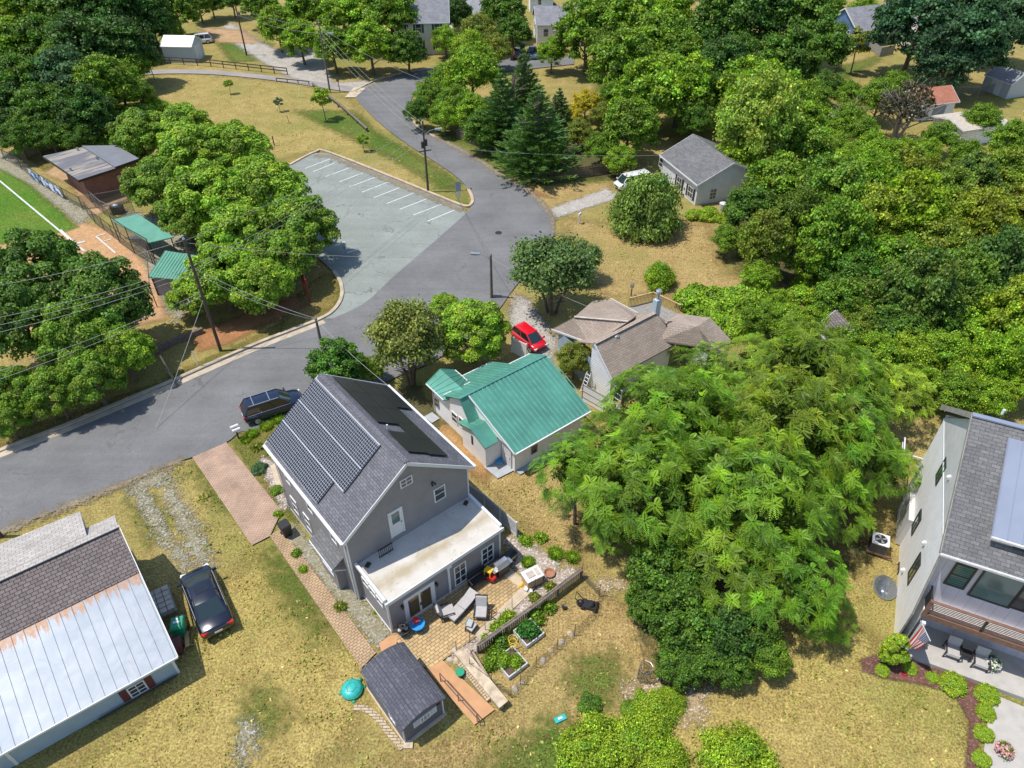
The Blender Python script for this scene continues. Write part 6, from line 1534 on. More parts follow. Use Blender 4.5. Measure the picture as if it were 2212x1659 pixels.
MB().tube([(0, .1, .45), (0, .1, .75)], .06, 8).lathe([(.14, .75), (.18, .8), (.05, .82)], (0, .1, 0), 10).build('tower', M['red'], wt); MB().dome((.18, .08, .5), .08, .08, .12, 8, 3).build('cup', M['yellow'], wt); MB().dome((-.15, .15, .5), .08, .08, .14, 8, 3).build('cup', M['pink'], wt)
pt = thing('planter', 'dark ornamental tiered planter at the corner of the extension', 'planter', at(.98, -3.5, PZ), HU)
MB().lathe([(.16, 0), (.2, .05), (.1, .12), (.1, .3), (.34, .42), (.36, .48), (.3, .48), (.08, .42), (.07, .7), (.2, .78), (.21, .82), (.06, .8), (.05, 1.0)], (0, 0, 0), 14).build('basin', M['dark'], pt)
MB().dome((.18, -.05, .45), .14, .12, .12, 8, 3).dome((-.15, .08, .45), .13, .12, .1, 8, 3).build('stones', M['whitestone'], pt)
bc = thing('garden_bench', 'black metal bench against the extension wall', 'bench', at(6.15, -3.55, PZ), HU)
MB().box(-.6, .6, -.2, .25, .4, .44).build('seat', M['black'], bc); MB().bar((-.6, .27, .45), (-.6, .3, .95), .05).bar((.6, .27, .45), (.6, .3, .95), .05).bar((-.6, .3, .92), (.6, .3, .92), .05, .1).bar((-.6, .29, .65), (.6, .29, .65), .04, .25).build('backrest', M['black'], bc)
for x in (-.55, .55):
    for y in (-.17, .22): MB().box(x-.03, x+.03, y-.03, y+.03, 0, .4).build('leg', M['black'], bc)
MB().bar((-.6, -.2, .62), (-.6, .28, .64), .05).build('armrest', M['steel'], bc); MB().bar((.6, -.2, .62), (.6, .28, .64), .05).build('armrest', M['steel'], bc)
cc = thing('toy_car', 'red and yellow ride-on toy car by the black bench', 'toy car', at(6.85, -3.72, PZ), HU-R(70))
MB().box(-.36, .36, -.22, .22, .1, .42).dome((.3, 0, .38), .14, .2, .12, 8, 3).build('body', M['red'], cc); MB().box(-.3, .16, -.2, .2, .8, .86).build('roof', M['yellow'], cc)
MB().bar((-.26, -.18, .4), (-.26, -.18, .8), .05).bar((-.26, .18, .4), (-.26, .18, .8), .05).bar((.12, -.18, .4), (.12, -.18, .8), .05).bar((.12, .18, .4), (.12, .18, .8), .05).build('pillar', M['yellow'], cc)
for x in (-.24, .24):
    for y in (-.22, .22): MB().tube([(x, y-.04, .1), (x, y+.04, .1)], .1, 10).build('wheel', M['black'], cc)
gr = thing('gas_grill', 'stainless gas grill with its lid closed at the house corner', 'grill', at(7.6, -3.85, PZ), HU)
MB().box(-.38, .38, -.26, .26, .12, .8).build('cabinet', M['dark'], gr); m = MB(); m.add([(-.42, -.28, .82), (.42, -.28, .82), (.42, .28, .82), (-.42, .28, .82), (-.42, -.1, 1.14), (.42, -.1, 1.14), (.42, .22, 1.1), (-.42, .22, 1.1)], [(3, 2, 1, 0), (4, 5, 6, 7)] + [(i, (i+1) % 4, (i+1) % 4+4, i+4) for i in range(4)]); lo_ = m.build('lid', M['alu'], gr)
MB().bar((-.3, -.3, .95), (.3, -.3, .95), .03).build('handle', M['steel'], lo_)
for s_ in (-1, 1): MB().box(*((.43, .7) if s_ > 0 else (-.7, -.43)), -.22, .22, .76, .8).build('side_shelf', M['steel'], gr)
g2 = thing('storage_bench', 'dark covered cart beside the corner of the extension', 'cart', at(8.5, -3.45, PZ), HU+R(5))
MB().box(-.5, .5, -.24, .24, .1, .6).build('body', M['dark'], g2); MB().dome((0, 0, .6), .56, .28, .14, 12, 3).build('cover', M['black'], g2); MB().box(-.5, .5, -.27, -.24, .3, .5).build('rail', M['alu'], g2)
kt = thing('potting_table', 'wooden crate table with white tray on top at the patio corner', 'table', at(8.62, -5.45, PZ), HU-R(10))
b = MB(); b.box(-.5, .5, -.36, .36, 0, .72); b.build('crate', M['tanwood'], kt); b = MB(); b.box(-.56, .56, -.42, .42, .72, .78); b.build('tabletop', M['white'], kt)
MB().box(-.35, .1, -.2, .2, .781, .84).box(.2, .42, -.25, .25, .781, .82).build('tray', M['whitestone'], kt)
mt = thing('toy_pile', 'yellow and white toys lying beside the crate table', 'toys', at(7.95, -5.5, PZ), HU)
MB().dome((0, .25, 0), .17, .13, .2, 10, 4).build('bucket', M['yellow'], mt); MB().cbox((.05, -.15, 0), .3, .2, .16, .4).cbox((.2, -.4, 0), .26, .18, .12, .9).build('box', M['white'], mt)
fb_ = thing('fire_bowl', 'round rusty fire bowl on the pebbles', 'fire bowl', at(9.75, -5.7, 0), HU)
MB().lathe([(.12, 0), (.28, .12), (.34, .26), (.3, .26), (.22, .14), (.03, .12)], (0, 0, 0), 16).build('bowl', M['clay'], fb_)
for k in range(3): a = k*2.1; MB().tube([(.27*math.cos(a), .27*math.sin(a), 0), (.2*math.cos(a), .2*math.sin(a), .14)], .03, 5).build('leg', M['dark'], fb_)

# planting strip fence with pickets and posts
post_fence('garden_rail_fence', 'weathered rail fence with thin pickets between patio strip and vegetable garden', [at(3.5, -6.95), at(7.3, -7.05), at(11.1, -7.0)], .85, 1.55, M['pole_grey'], (.97,), .14, .22, .05, 'picket', fillmat=M['railgrey'], px=False)
sk = thing('wire_fence', 'thin dark stakes strung with wire along the patio edge', 'fence', at(2.6, -6.2), 0, None)
o_ = fm.world(2.6, -6.2); wm = MB(); prev = None
for i, (u, v) in enumerate(((2.6, -6.2), (3.5, -6.2), (4.6, -6.15), (6.1, -6.05), (6.6, -6.05), (8.4, -5.95))):
    q = fm.world(u, v) - o_; h = 1.15 if i not in (3,) else .6; MB().tube([(q.x, q.y, 0), (q.x, q.y, h)], .018, 5).build('stake', M['dark'], sk)
    if prev is not None:
        for z in (.35, .7): wm.tube([(prev.x, prev.y, z), (q.x, q.y, z)], .005, 4)
    prev = q
wm.build('wire', M['steel'], sk)
gf = thing('wire_fence', 'low wire garden fence on dark stakes around the raised beds', 'fence', at(3.75, -9.6), 0, None)
o_ = fm.world(3.75, -9.6); wm = MB(); prev = None
for i, (u, v) in enumerate(((2.6, -7.4), (2.95, -8.8), (3.3, -9.95), (4.1, -9.75), (5.35, -9.55), (6.9, -9.5), (8.2, -9.5), (9.9, -9.35), (11.0, -8.6), (11.1, -7.0))):
    q = fm.world(u, v) - o_; MB().tube([(q.x, q.y, 0), (q.x, q.y, 1.15)], .018, 5).build('stake', M['dark'], gf)
    if prev is not None: wm.face([(prev.x, prev.y, .03), (q.x, q.y, .03), (q.x, q.y, .75), (prev.x, prev.y, .75)])
    prev = q
wm.build('mesh', M['chain'], gf)
def raised(label, c, rz, w, l):
    t = thing('raised_bed', label, 'raised bed', c, rz)
    m = MB(); m.box(-w/2, w/2, -l/2, -l/2+.06, 0, .32); m.box(-w/2, w/2, l/2-.06, l/2, 0, .32); m.box(-w/2, -w/2+.06, -l/2+.06, l/2-.06, 0, .32); m.box(w/2-.06, w/2, -l/2+.06, l/2-.06, 0, .32); m.build('planter_board', M['planterwood'], t)
    MB().box(-w/2+.06, w/2-.06, -l/2+.06, l/2-.06, .02, .24).build('soil', M['soil'], t); return t
raised('white raised bed holding one bushy green plant, nearer the mower', at(6.3, -7.85), HU+R(-1), 1.25, 1.2)
raised('white raised bed full of leafy plants beside the block wall', at(4.45, -8.55), HU-R(1), 1.3, 1.3)
tc = thing('tomato_cage', 'yellow ring tomato cage in the raised bed', 'tomato cage', at(5.0, -8.05, .2))
m = MB()
for z, r in ((.35, .14), (.75, .2), (1.05, .25)):
    m.tube([(r*math.cos(k*math.pi/8), r*math.sin(k*math.pi/8), z) for k in range(17)], .014, 5, cap=False)
m.build('ring', M['yellow'], tc); m = MB()
for k in range(4): a = k*math.pi/2; m.tube([(.1*math.cos(a), .1*math.sin(a), 0), (.25*math.cos(a), .25*math.sin(a), 1.05)], .012, 5)
m.build('leg', M['yellow'], tc)
mw = thing('lawn_mower', 'black push mower parked at the end of the garden fence', 'mower', at(10.1, -8.75), HU-R(55))
MB().box(-.42, .42, -.26, .26, .1, .28).lathe([(.2, .28), (.22, .4), (.12, .5)], (.05, 0, 0), 12).build('deck', M['black'], mw); MB().bar((-.4, -.22, .25), (-.85, -.22, .85), .035).bar((-.4, .22, .25), (-.85, .22, .85), .035).bar((-.85, -.22, .85), (-.85, .22, .85), .035).build('handle', M['dark'], mw); MB().dome((-.55, 0, .15), .24, .22, .28, 10, 4).build('grass_bag', M['dark'], mw)
for x in (-.36, .36):
    for y in (-.29, .29): MB().tube([(x, y-.03, .12), (x, y+.03, .12)], .12, 10).build('wheel', M['rubber'], mw)
# stone walls by the ramp
bw_ = thing('retaining_wall', 'tan block retaining wall alongside the orange ramp', 'wall', at(2.3, -7.0), HU)
MB().box(.1, .42, -3.1, .6, 0, .5).build('block_face', M['block'], bw_); MB().box(.04, .62, -3.2, .62, .5, .57).build('capstone', M['stone'], bw_); MB().box(-.12, .1, -2.4, .2, 0, .22).build('lower_course', M['block'], bw_)
kb = thing('garden_edging', 'pale board edging along the garden side of the block wall', 'edging', at(3.0, -8.3), HU-R(8))
MB().box(-.06, .06, -1.3, 1.5, 0, .35).build('board', M['railgrey'], kb); MB().box(-.08, .08, 1.5, 1.6, 0, .45).build('end_post', M['railgrey'], kb)
hr2 = thing('handrail', 'dark red metal handrail down the orange ramp', 'handrail', at(1.0, -7.0), HU)
m = MB(); m.tube([(0, 0, .95), (.2, -2.85, .88)], .028, 6); m.tube([(0, 0, .5), (.2, -2.85, .45)], .02, 6); m.tube([(.2, -2.85, .88), (.22, -3.1, .5), (.21, -3.1, .05)], .025, 6); m.build('rail', M['brownwood'], hr2)
for k in (0, .5, 1): MB().tube([(.2*k, -2.85*k, 0), (.2*k, -2.85*k, .95-.07*k)], .028, 6).build('post', M['brownwood'], hr2)
# loose stones
for i, (u, v, s_, lb) in enumerate(((2.1, -6.3, .2, 'on the ramp edge nearest the patio'), (2.35, -6.55, .24, 'below the planting strip end'), (2.6, -6.05, .22, 'beside the first wire stake'), (2.2, -7.6, .18, 'beside the green pot'), (3.75, -9.75, .2, 'at the lower corner of the wire fence'), (4.2, -9.7, .17, 'along the wire fence below the leafy bed'), (5.9, -9.5, .2, 'along the wire fence below the bushy bed'), (6.6, -9.35, .16, 'midway along the wire fence'), (7.4, -9.35, .2, 'on the wire fence line before the mower'), (8.1, -9.3, .22, 'on the wire fence line near the mower'))):
    t = MB(); t.dome((0, 0, 0), s_*1.2, s_*.85, s_*.8, 8, 3); o = t.build('garden_stone', M['stone' if i % 2 else 'whitestone'], loc=at(u, v, 0), rz=i*1.3); setp(o, 'rough pale stone lying ' + lb, 'stone', 'loose stones around the garden')
gp = thing('plant_pot', 'dark green round pot on the ramp edge', 'pot', at(2.0, -7.35, .05)); MB().lathe([(.14, 0), (.22, .3), (.24, .34), (.2, .34), (.18, .28), (.02, .26)], (0, 0, 0), 14).build('pot', M['shutter_green'], gp); MB().lathe([(.24, .33), (.255, .36), (.235, .38)], (0, 0, 0), 14).build('rim', M['green'], gp)
gd = thing('frisbee', 'bright green disc lying on top of the block wall', 'disc', at(2.75, -7.75, .3)); MB().lathe([(.15, 0), (.17, .02), (.13, .04), (.02, .04)], (0, 0, 0), 14).build('disc', M['green'], gd)
cg = thing('plant_cage', 'narrow wire cage standing on the lawn near the dark undergrowth', 'cage', at(9.3, -13.6)); m = MB(); m.tube([(.35*math.cos(k*math.pi/4), .35*math.sin(k*math.pi/4), 1.2) for k in range(9)], .02, 5, cap=False)
for k in range(8): a = k*math.pi/4; m.tube([(.35*math.cos(a), .35*math.sin(a), 0), (.35*math.cos(a), .35*math.sin(a), 1.2)], .014, 4)
m.build('frame', M['steel'], cg); m = MB()
for k in range(8):
    a, b = k*math.pi/4, (k+1)*math.pi/4; m.face([(.34*math.cos(a), .34*math.sin(a), 0), (.34*math.cos(b), .34*math.sin(b), 0), (.34*math.cos(b), .34*math.sin(b), 1.2), (.34*math.cos(a), .34*math.sin(a), 1.2)])
m.build('mesh', M['chain'], cg)
tb_ = thing('toy_box', 'small turquoise plastic box lying on the lawn', 'box', tuple(G((1210, 1554))), R(25)); MB().box(-.3, .3, -.14, .14, 0, .12).build('box', M['turq'], tb_); MB().box(-.12, .12, -.05, .05, .121, .15).build('handle', M['white'], tb_)
ed = thing('curved_edging', 'curved pale stone edging sweeping to the shed corner', 'edging', tuple(G(Z(8, 410, 1530))))
m = MB(); cp = [Vector(p) for p in cat([Z(8, 85, 1270), Z(8, 170, 1285), Z(8, 250, 1350), Z(8, 310, 1430), Z(8, 400, 1535)], 4)]; o_ = Vector(G(Z(8, 410, 1530))[:2])
for i in range(len(cp)-1): a, b = cp[i]-o_, cp[i+1]-o_; m.bar((a.x, a.y, .05), (b.x, b.y, .05), .34, .1 + .006*(i % 2))
m.build('blocks', M['block'], ed); MB().box(-.05, .4, -.05, .35, 0, .12).build('corner_block', M['stone'], ed)
# right house surroundings
def rt(u, v, z=0): return tuple(fr_.world(u, v, z))
ac = thing('air_conditioner', 'beige outdoor air-conditioning unit on brackets at the modern house wall', 'air conditioner', rt(-.75, 6.6, 0), fr_.rz)
q = fr_.loc(c4a(310, 830), 1.0); ac.location = fr_.world(q.x, q.y-.2, 0)
MB().box(-.45, .45, -.42, .42, .35, 1.15).build('casing', M['steel'], ac)
m = MB()
for k in range(7): m.box(-.44, .44, -.445, -.42, .42+k*.1, .46+k*.1); m.box(-.47, -.45, -.42, .42, .42+k*.1, .46+k*.1)
m.build('louvre', M['dark'], ac); tp = MB(); tp.box(-.48, .48, -.46, .46, 1.15, 1.2); tpo = tp.build('top_panel', M['white'], ac)
fn = MB(); fn.tube([(0, 0, 1.201), (0, 0, 1.215)], .36, 18); fn.build('fan_well', M['black'], tpo); fn = MB()
for k in range(4): a = k*math.pi/2+.4; fn.add([(0, 0, 1.222), (.33*math.cos(a-.3), .33*math.sin(a-.3), 1.222), (.34*math.cos(a+.3), .34*math.sin(a+.3), 1.222)], [(0, 1, 2)])
fn.build('fan_blade', M['alu'], tpo); MB().box(-.55, .9, -.45, -.36, .22, .35).box(-.55, .9, .36, .45, .22, .35).box(-.5, -.4, -.4, .4, 0, .22).box(.4, .5, -.4, .4, 0, .22).build('bracket', M['brownwood'], ac)
q = fr_.loc(c4a(320, 1440), .2)
wd = thing('window_well', 'clear plastic dome over the basement window well of the modern house', 'window well', tuple(fr_.world(q.x+.25, q.y, 0)), fr_.rz)
MB().dome((0, 0, .12), .62, .85, .38, 18, 5).build('cover', M['dome'], wd, smooth=True); MB().lathe([(.64, 0), (.66, .14), (.6, .14)], (0, 0, 0), 20, sy=1.35).build('rim', M['steel'], wd); MB().lathe([(.58, .01), (.02, .011)], (0, 0, 0), 16, sy=1.3).build('gravel_floor', M['whitestone'], wd)
def pchair(label, c, rz):
    t = thing('porch_chair', label, 'armchair', c, rz, 'porch chairs')
    MB().box(-.33, .33, -.36, .34, .3, .38).box(-.31, .31, -.34, .28, .38, .45).build('seat', M['fabric'], t); MB().bar((0, .34, .38), (0, .5, .95), .62, .09).build('backrest', M['fabric'], t)
    MB().bar((-.36, -.34, .6), (-.36, .36, .6), .06).bar((.36, -.34, .6), (.36, .36, .6), .06).build('armrest', M['dark'], t)
    for x, y in ((-.36, -.33), (.36, -.33), (-.36, .34), (.36, .34)): MB().box(x-.03, x+.03, y-.03, y+.03, 0, .6).build('leg', M['dark'], t)
    return t
q = fr_.loc(c4b(1270, 730), .7); pchair('grey cushioned porch chair nearer the flag', rt(q.x, q.y, .3), fr_.rz)
q = fr_.loc(c4b(1640, 870), .7); pchair('grey cushioned porch chair beside the white flower pot', rt(q.x, q.y, .3), fr_.rz)
q = fr_.loc(c4b(1450, 770), .7); ct_ = thing('porch_table', 'small dark table between the two porch chairs', 'table', rt(q.x, q.y-.02, .3), fr_.rz)
MB().box(-.22, .22, -.22, .22, .44, .48).build('tabletop', M['dark'], ct_)
for x, y in ((-.2, -.2), (.2, -.2), (.2, .2), (-.2, .2)): MB().box(x-.02, x+.02, y-.02, y+.02, 0, .44).build('leg', M['dark'], ct_)
# flag on a slanted pole
q = fr_.onv(c4b(755, 480), .02); fl_ = thing('flag', 'striped flag hanging from a slanted pole at the porch corner', 'flag', tuple(fr_.world(q.x, .05, 2.6)), fr_.rz); fl_.scale = (1.35,)*3
MB().tube([(0, 0, 0), (.1, -1.35, .75)], .02, 6).build('flagpole', M['white'], fl_)
fmb = bpy.data.meshes.new('cloth'); nx_, ny_ = 14, 20; vs = []; uvs = []
for j in range(ny_+1):
    for i in range(nx_+1):
        s_ = i/nx_; r_ = j/ny_
        a = Vector((.02, -.25, .12)).lerp(Vector((.1, -1.3, .72)), 1-s_)
        vs.append((a.x + .10*math.sin(s_*9+r_*2)*(r_*.7+.15) - .05*r_, a.y*(1-.55*r_) - .25*r_ + .05*math.sin(s_*12)*r_, a.z - 1.55*r_ + .10*(1-s_)*r_)); uvs.append((s_, 1-r_))
fs_ = [(j*(nx_+1)+i, j*(nx_+1)+i+1, (j+1)*(nx_+1)+i+1, (j+1)*(nx_+1)+i) for j in range(ny_) for i in range(nx_)]
fmb.from_pydata(vs, [], fs_); fmb.materials.append(M['flag']); ul = fmb.uv_layers.new().data
for p in fmb.polygons:
    p.use_smooth = True
    for li in p.loop_indices: ul[li].uv = uvs[fmb.loops[li].vertex_index]
fo = bpy.data.objects.new('cloth', fmb); COL.objects.link(fo); fo.parent = fl_
# rock pile beneath the cage, bird bath etc.
bw2 = thing('bucket', 'small dark bucket at the garden corner by the mower', 'bucket', at(8.9, -7.9)); MB().lathe([(.1, 0), (.14, .24), (.12, .24), (.02, .2)], (0, 0, 0), 10).build('pail', M['dark'], bw2); MB().tube([(-.13, 0, .24), (0, 0, .36), (.13, 0, .24)], .01, 5).build('handle', M['steel'], bw2)
ld = thing('ladder', 'white aluminium stepladder against the bungalow side wall', 'ladder', tuple(fb.world(fb.onu(c3(480, 1050), uA-.1).x, fb.onu(c3(480, 1050), uA-.1).y, 0)), fb.rz)
m = MB()
for y in (-.2, .2): m.bar((-.6, y, 0), (0, y, 1.8), .05, .05)
for k in range(6): f_ = (k+.7)/6.5; m.bar((-.6+.6*f_, -.2, 1.8*f_), (-.6+.6*f_, .2, 1.8*f_), .05, .03)
m.build('steps', M['white'], ld); MB().bar((.25, -.2, 0), (0, -.2, 1.75), .04).bar((.25, .2, 0), (0, .2, 1.75), .04).build('rear_leg', M['white'], ld)
for lbl, (x, y), kx in (('white deck chair on the bungalow deck', (1130, 260), .3), ('white bucket chair at the deck steps', (1350, 375), 1.2)):
    p = BP((x, y), dz); w_ = fb.world(p.x, p.y, dz); t = thing('deck_chair', lbl, 'deck chair', tuple(w_), kx)
    MB().box(-.3, .3, -.3, .3, .35, .42).build('seat', M['white'], t); MB().bar((0, .3, .4), (0, .55, .9), .55, .06).build('backrest', M['white'], t)
    for a, b in ((-.26, -.26), (.26, -.26), (.26, .26), (-.26, .26)): MB().box(a-.03, a+.03, b-.03, b+.03, 0, .35).build('leg', M['white'], t)
gb = bin_('green wheelie bin between the maroon car and the pickup', tuple(G(cB(578, 560))), 0, M['green'], 1.5)
tl = bin_('teal bin by the corner of the blue house', tuple(G(c5(125, 268))), 0, M['turq'], 1.3)
tubp = thing('wash_tub', 'pale blue tub on the grey slab by the cottage entry', 'tub', tuple(G(Z(5, 1025, 1345)))); MB().lathe([(.2, .05), (.27, .3), (.24, .3), (.18, .1), (.02, .08)], (0, 0, 0), 14).build('tub', M['bluemetal'], tubp); MB().lathe([(.27, .29), (.29, .31), (.26, .33)], (0, 0, 0), 14).build('rim', M['blue'], tubp)
cu = thing('drum', 'pale round drum at the wall of the grey bungalow', 'drum', tuple(G(cG(750, 850)))); MB().lathe([(.4, 0), (.42, .7), (.36, .7), (.34, .5), (.02, .5)], (0, 0, 0), 14).build('drum', M['shedpink'], cu); MB().lathe([(.42, .68), (.44, .71), (.41, .73)], (0, 0, 0), 14).build('rim', M['white'], cu)
mc = thing('ball_cart', 'dark equipment cart in the fenced corner by the dugout', 'cart', tuple(G(cC(790, 550)))); MB().box(-.6, .6, -.4, .4, .3, .9).build('frame', M['dark'], mc); MB().dome((0, 0, .9), .5, .35, .3, 10, 3).build('cover', M['steel'], mc)
for x in (-.45, .45): MB().tube([(x, -.45, .2), (x, -.35, .2)], .2, 10).tube([(x, .35, .2), (x, .45, .2)], .2, 10).build('wheel', M['rubber'], mc)
# ================================================================= TREES AND PLANTS
def mesh_quads(name, V, tint, mat, nper=4, smooth=False):
    """V: (N, nper, 3) loose faces with one tint per face"""
    N = len(V); me = bpy.data.meshes.new(name)
    me.vertices.add(N*nper); me.vertices.foreach_set('co', V.reshape(-1).astype(np.float32))
    me.loops.add(N*nper); me.loops.foreach_set('vertex_index', np.arange(N*nper, dtype=np.int32))
    me.polygons.add(N); me.polygons.foreach_set('loop_start', np.arange(N, dtype=np.int32)*nper)
    ca = me.color_attributes.new('tint', 'FLOAT_COLOR', 'CORNER')
    c = np.ones((N, nper, 4), np.float32); c[:, :, :3] = tint[:, None, :]
    ca.data.foreach_set('color', c.reshape(-1))
    me.materials.append(mat); me.update(); me.validate()
    return me

def nrm(a): return a/np.maximum(np.linalg.norm(a, axis=-1, keepdims=True), 1e-9)

def leaves(P, Nn, size, asp=.62, rg=rng, jit=.55, up=.35, warm=0.12, tints=None):
    """diamond leaf sprays at points P facing roughly along Nn"""
    n = len(P)
    nn = nrm(Nn + np.array([0, 0, up]) + rg.normal(0, jit, (n, 3)))
    a = nrm(np.cross(nn, rg.normal(0, 1, (n, 3)))); b = np.cross(nn, a)
    s = size*rg.uniform(.6, 1.4, (n, 1))
    V = np.stack([P + a*s*.5, P + b*s*asp*.5 + nn*s*.08, P - a*s*.5 - nn*s*.04, P - b*s*asp*.5 + nn*s*.08], 1)
    k = np.exp(rg.normal(-.03, .3, (n, 1))); w = rg.normal(0, warm, (n, 1)) + .25*(k-1)
    t = np.concatenate([k*(1+w), k*(1+w*.25), k*(1-w*.5)], 1)
    if tints is not None: t *= tints
    return V, np.clip(t, .25, 2.2)

def lumpy(R_, nl, lr, per, size, flat=.8, shape='round', up=.35, jit=.55, seed=0, hollow=.5, lumpk=.12, asp=.62, low=-.45, inner=.25, vol=False):
    """crown of radius R_ made of leaf-covered lumps; centre at z=0"""
    rg = np.random.default_rng(seed); C = []; Rl = []
    tries = 0
    while len(C) < nl and tries < 6000:
        tries += 1
        d = nrm(rg.normal(0, 1, 3)); 
        if d[2] < low: continue
        rad = rg.uniform(hollow, 1.0)**.6
        p = d*rad*R_*(1-lr*.6)
        if shape == 'round': p[2] *= flat
        elif shape == 'egg': p[2] *= flat*(1.15 if p[2] > 0 else .9); k = 1-.35*max(0, p[2]/(R_*flat)); p[:2] *= k
        elif shape == 'vase': k = .55+.45*min(1, (p[2]/(R_*flat)+1)/1.2); p[:2] *= k; p[2] *= flat
        elif shape == 'dome': p[2] = abs(p[2])*flat
        if all(np.linalg.norm(p-c) > .45*(r+lr*R_) for c, r in zip(C, Rl)):
            C.append(p); Rl.append(lr*R_*rg.uniform(.7, 1.35))
    C = np.array(C); Rl = np.array(Rl); VS = []; TS = []
    for i in range(len(C)):
        n = int(per*(Rl[i]/(lr*R_))**2)
        d = nrm(rg.normal(0, 1, (n, 3))); d[:, 2] = np.where(d[:, 2] < -.35, -d[:, 2], d[:, 2])
        rr = Rl[i]*np.where(rg.random(n) < inner, rg.uniform(.4, .9, n), rg.normal(1.0, .09, n))
        if vol: rr = Rl[i]*np.abs(rg.normal(.75, .42, n))
        P = C[i] + d*rr[:, None]*np.array([1.1, 1.1, .8])
        dist = np.linalg.norm(P[:, None, :]-C[None], axis=2)/Rl[None]; dist[:, i] = 9
        keep = dist.min(1) > (.5 if vol else .78)
        P = P[keep]; d = d[keep]
        if not len(P): continue
        out = nrm(P*np.array([1, 1, 1.2]))
        tint = np.ones((len(P), 3))*rg.normal(1, lumpk)*np.array([1+rg.normal(0, .07), 1, 1])
        V, t = leaves(P, d*.8+out*.4, size, asp, rg, jit, up, tints=tint)
        VS.append(V); TS.append(t)
    return np.concatenate(VS), np.concatenate(TS), C

def fronds(R_, nros, seed, flat=.75, fl=.62, nf=9, dome=True, lump=.2, low=-.1):
    """pinnate-leaved crown: star rosettes of long drooping fronds"""
    rg = np.random.default_rng(seed); VS = []; TS = []
    bumps = nrm(rg.normal(0, 1, (14, 3))); bumps[:, 2] = np.abs(bumps[:, 2])
    for i in range(nros):
        d = nrm(rg.normal(0, 1, 3)); 
        while d[2] < low: d = nrm(rg.normal(0, 1, 3))
        bump = max(0, ((bumps@d)-.55).max())*lump*3
        rr = R_*(rg.uniform(.55, 1.0)**.35)*(1-lump*.6+bump)
        c = d*rr*np.array([1, 1, flat]); axis = nrm(d*.7+np.array([0, 0, .9])+rg.normal(0, .2, 3))
        x = nrm(np.cross(axis, rg.normal(0, 1, 3))); y = np.cross(axis, x)
        tn = math.exp(rg.normal(0, .28)); yel = rg.normal(.03, .1)+.2*(tn-1)
        m = rg.integers(nf-2, nf+3)
        for k in range(m):
            a = 2*math.pi*k/m + rg.normal(0, .2); el = rg.uniform(-.15, .5)
            L = fl*rg.uniform(.7, 1.25)
            dirv = (x*math.cos(a)+y*math.sin(a))*math.cos(el) + axis*math.sin(el)
            sidev = nrm(np.cross(dirv, axis)); npair = 8
            ts = (np.arange(npair)+1.2)/(npair+.4)
            pts = c + dirv*(ts[:, None]*L) + np.array([0, 0, -1])*((ts**2)[:, None]*L*.35)
            for sg in (-1, 1):
                l = .175*L/.62*np.sin(ts*2.4+.45)*.95
                tip = pts + sidev*sg*l[:, None] + dirv*(.30*l)[:, None] - np.array([0, 0, 1])*(.25*l)[:, None]
                wv = dirv*(.05*L/.62)
                V = np.stack([pts-wv*.5, (pts+tip)/2-wv*.6, tip, (pts+tip)/2+wv*.6], 1)
                VS.append(V); k_ = rg.normal(tn, .08, (npair, 1)); TS.append(np.concatenate([k_*(1+yel+.05), k_, k_*(1-yel)], 1))
    return np.concatenate(VS), np.clip(np.concatenate(TS), .3, 2.)

def conifer(R_, Hh, seed, nlev=15):
    rg = np.random.default_rng(seed); VS = []; TS = []
    for l in range(nlev):
        f = l/(nlev-1); z = Hh*(.06+.94*f); rl = R_*(1-f)**.85*1.0+.12; nb = max(5, int(14*(1-f)+5))
        for b in range(nb):
            a = 2*math.pi*(b+rg.random())/nb; L = rl*rg.uniform(.75, 1.15); m = int(16+L*26); ts = rg.uniform(.15, 1, m)
            d = np.array([math.cos(a), math.sin(a), .18]); s = np.array([-math.sin(a), math.cos(a), 0])
            w = (1-ts)*.45*L*.55+.1
            P = np.array([0, 0, z]) + d*(ts*L)[:, None] + s*(rg.uniform(-1, 1, m)*w)[:, None] + np.array([0, 0, 1])*(.25*L*(ts-.4)**2-.05+rg.normal(0, .07, m))[:, None]
            lv = nrm(d+s*rg.uniform(-.9, .9, (m, 1))+np.array([0, 0, .35])+rg.normal(0, .2, (m, 3))); sd = nrm(np.cross(lv, rg.normal(0, 1, (m, 3))))
            sz = rg.uniform(.22, .42, (m, 1)); V = np.stack([P-lv*sz*.4, P+sd*sz*.16, P+lv*sz*.7, P-sd*sz*.16], 1)
            VS.append(V); k = rg.normal(1, .2, (m, 1)); TS.append(np.concatenate([k, k, k], 1))
    return np.concatenate(VS), np.clip(np.concatenate(TS), .3, 2)

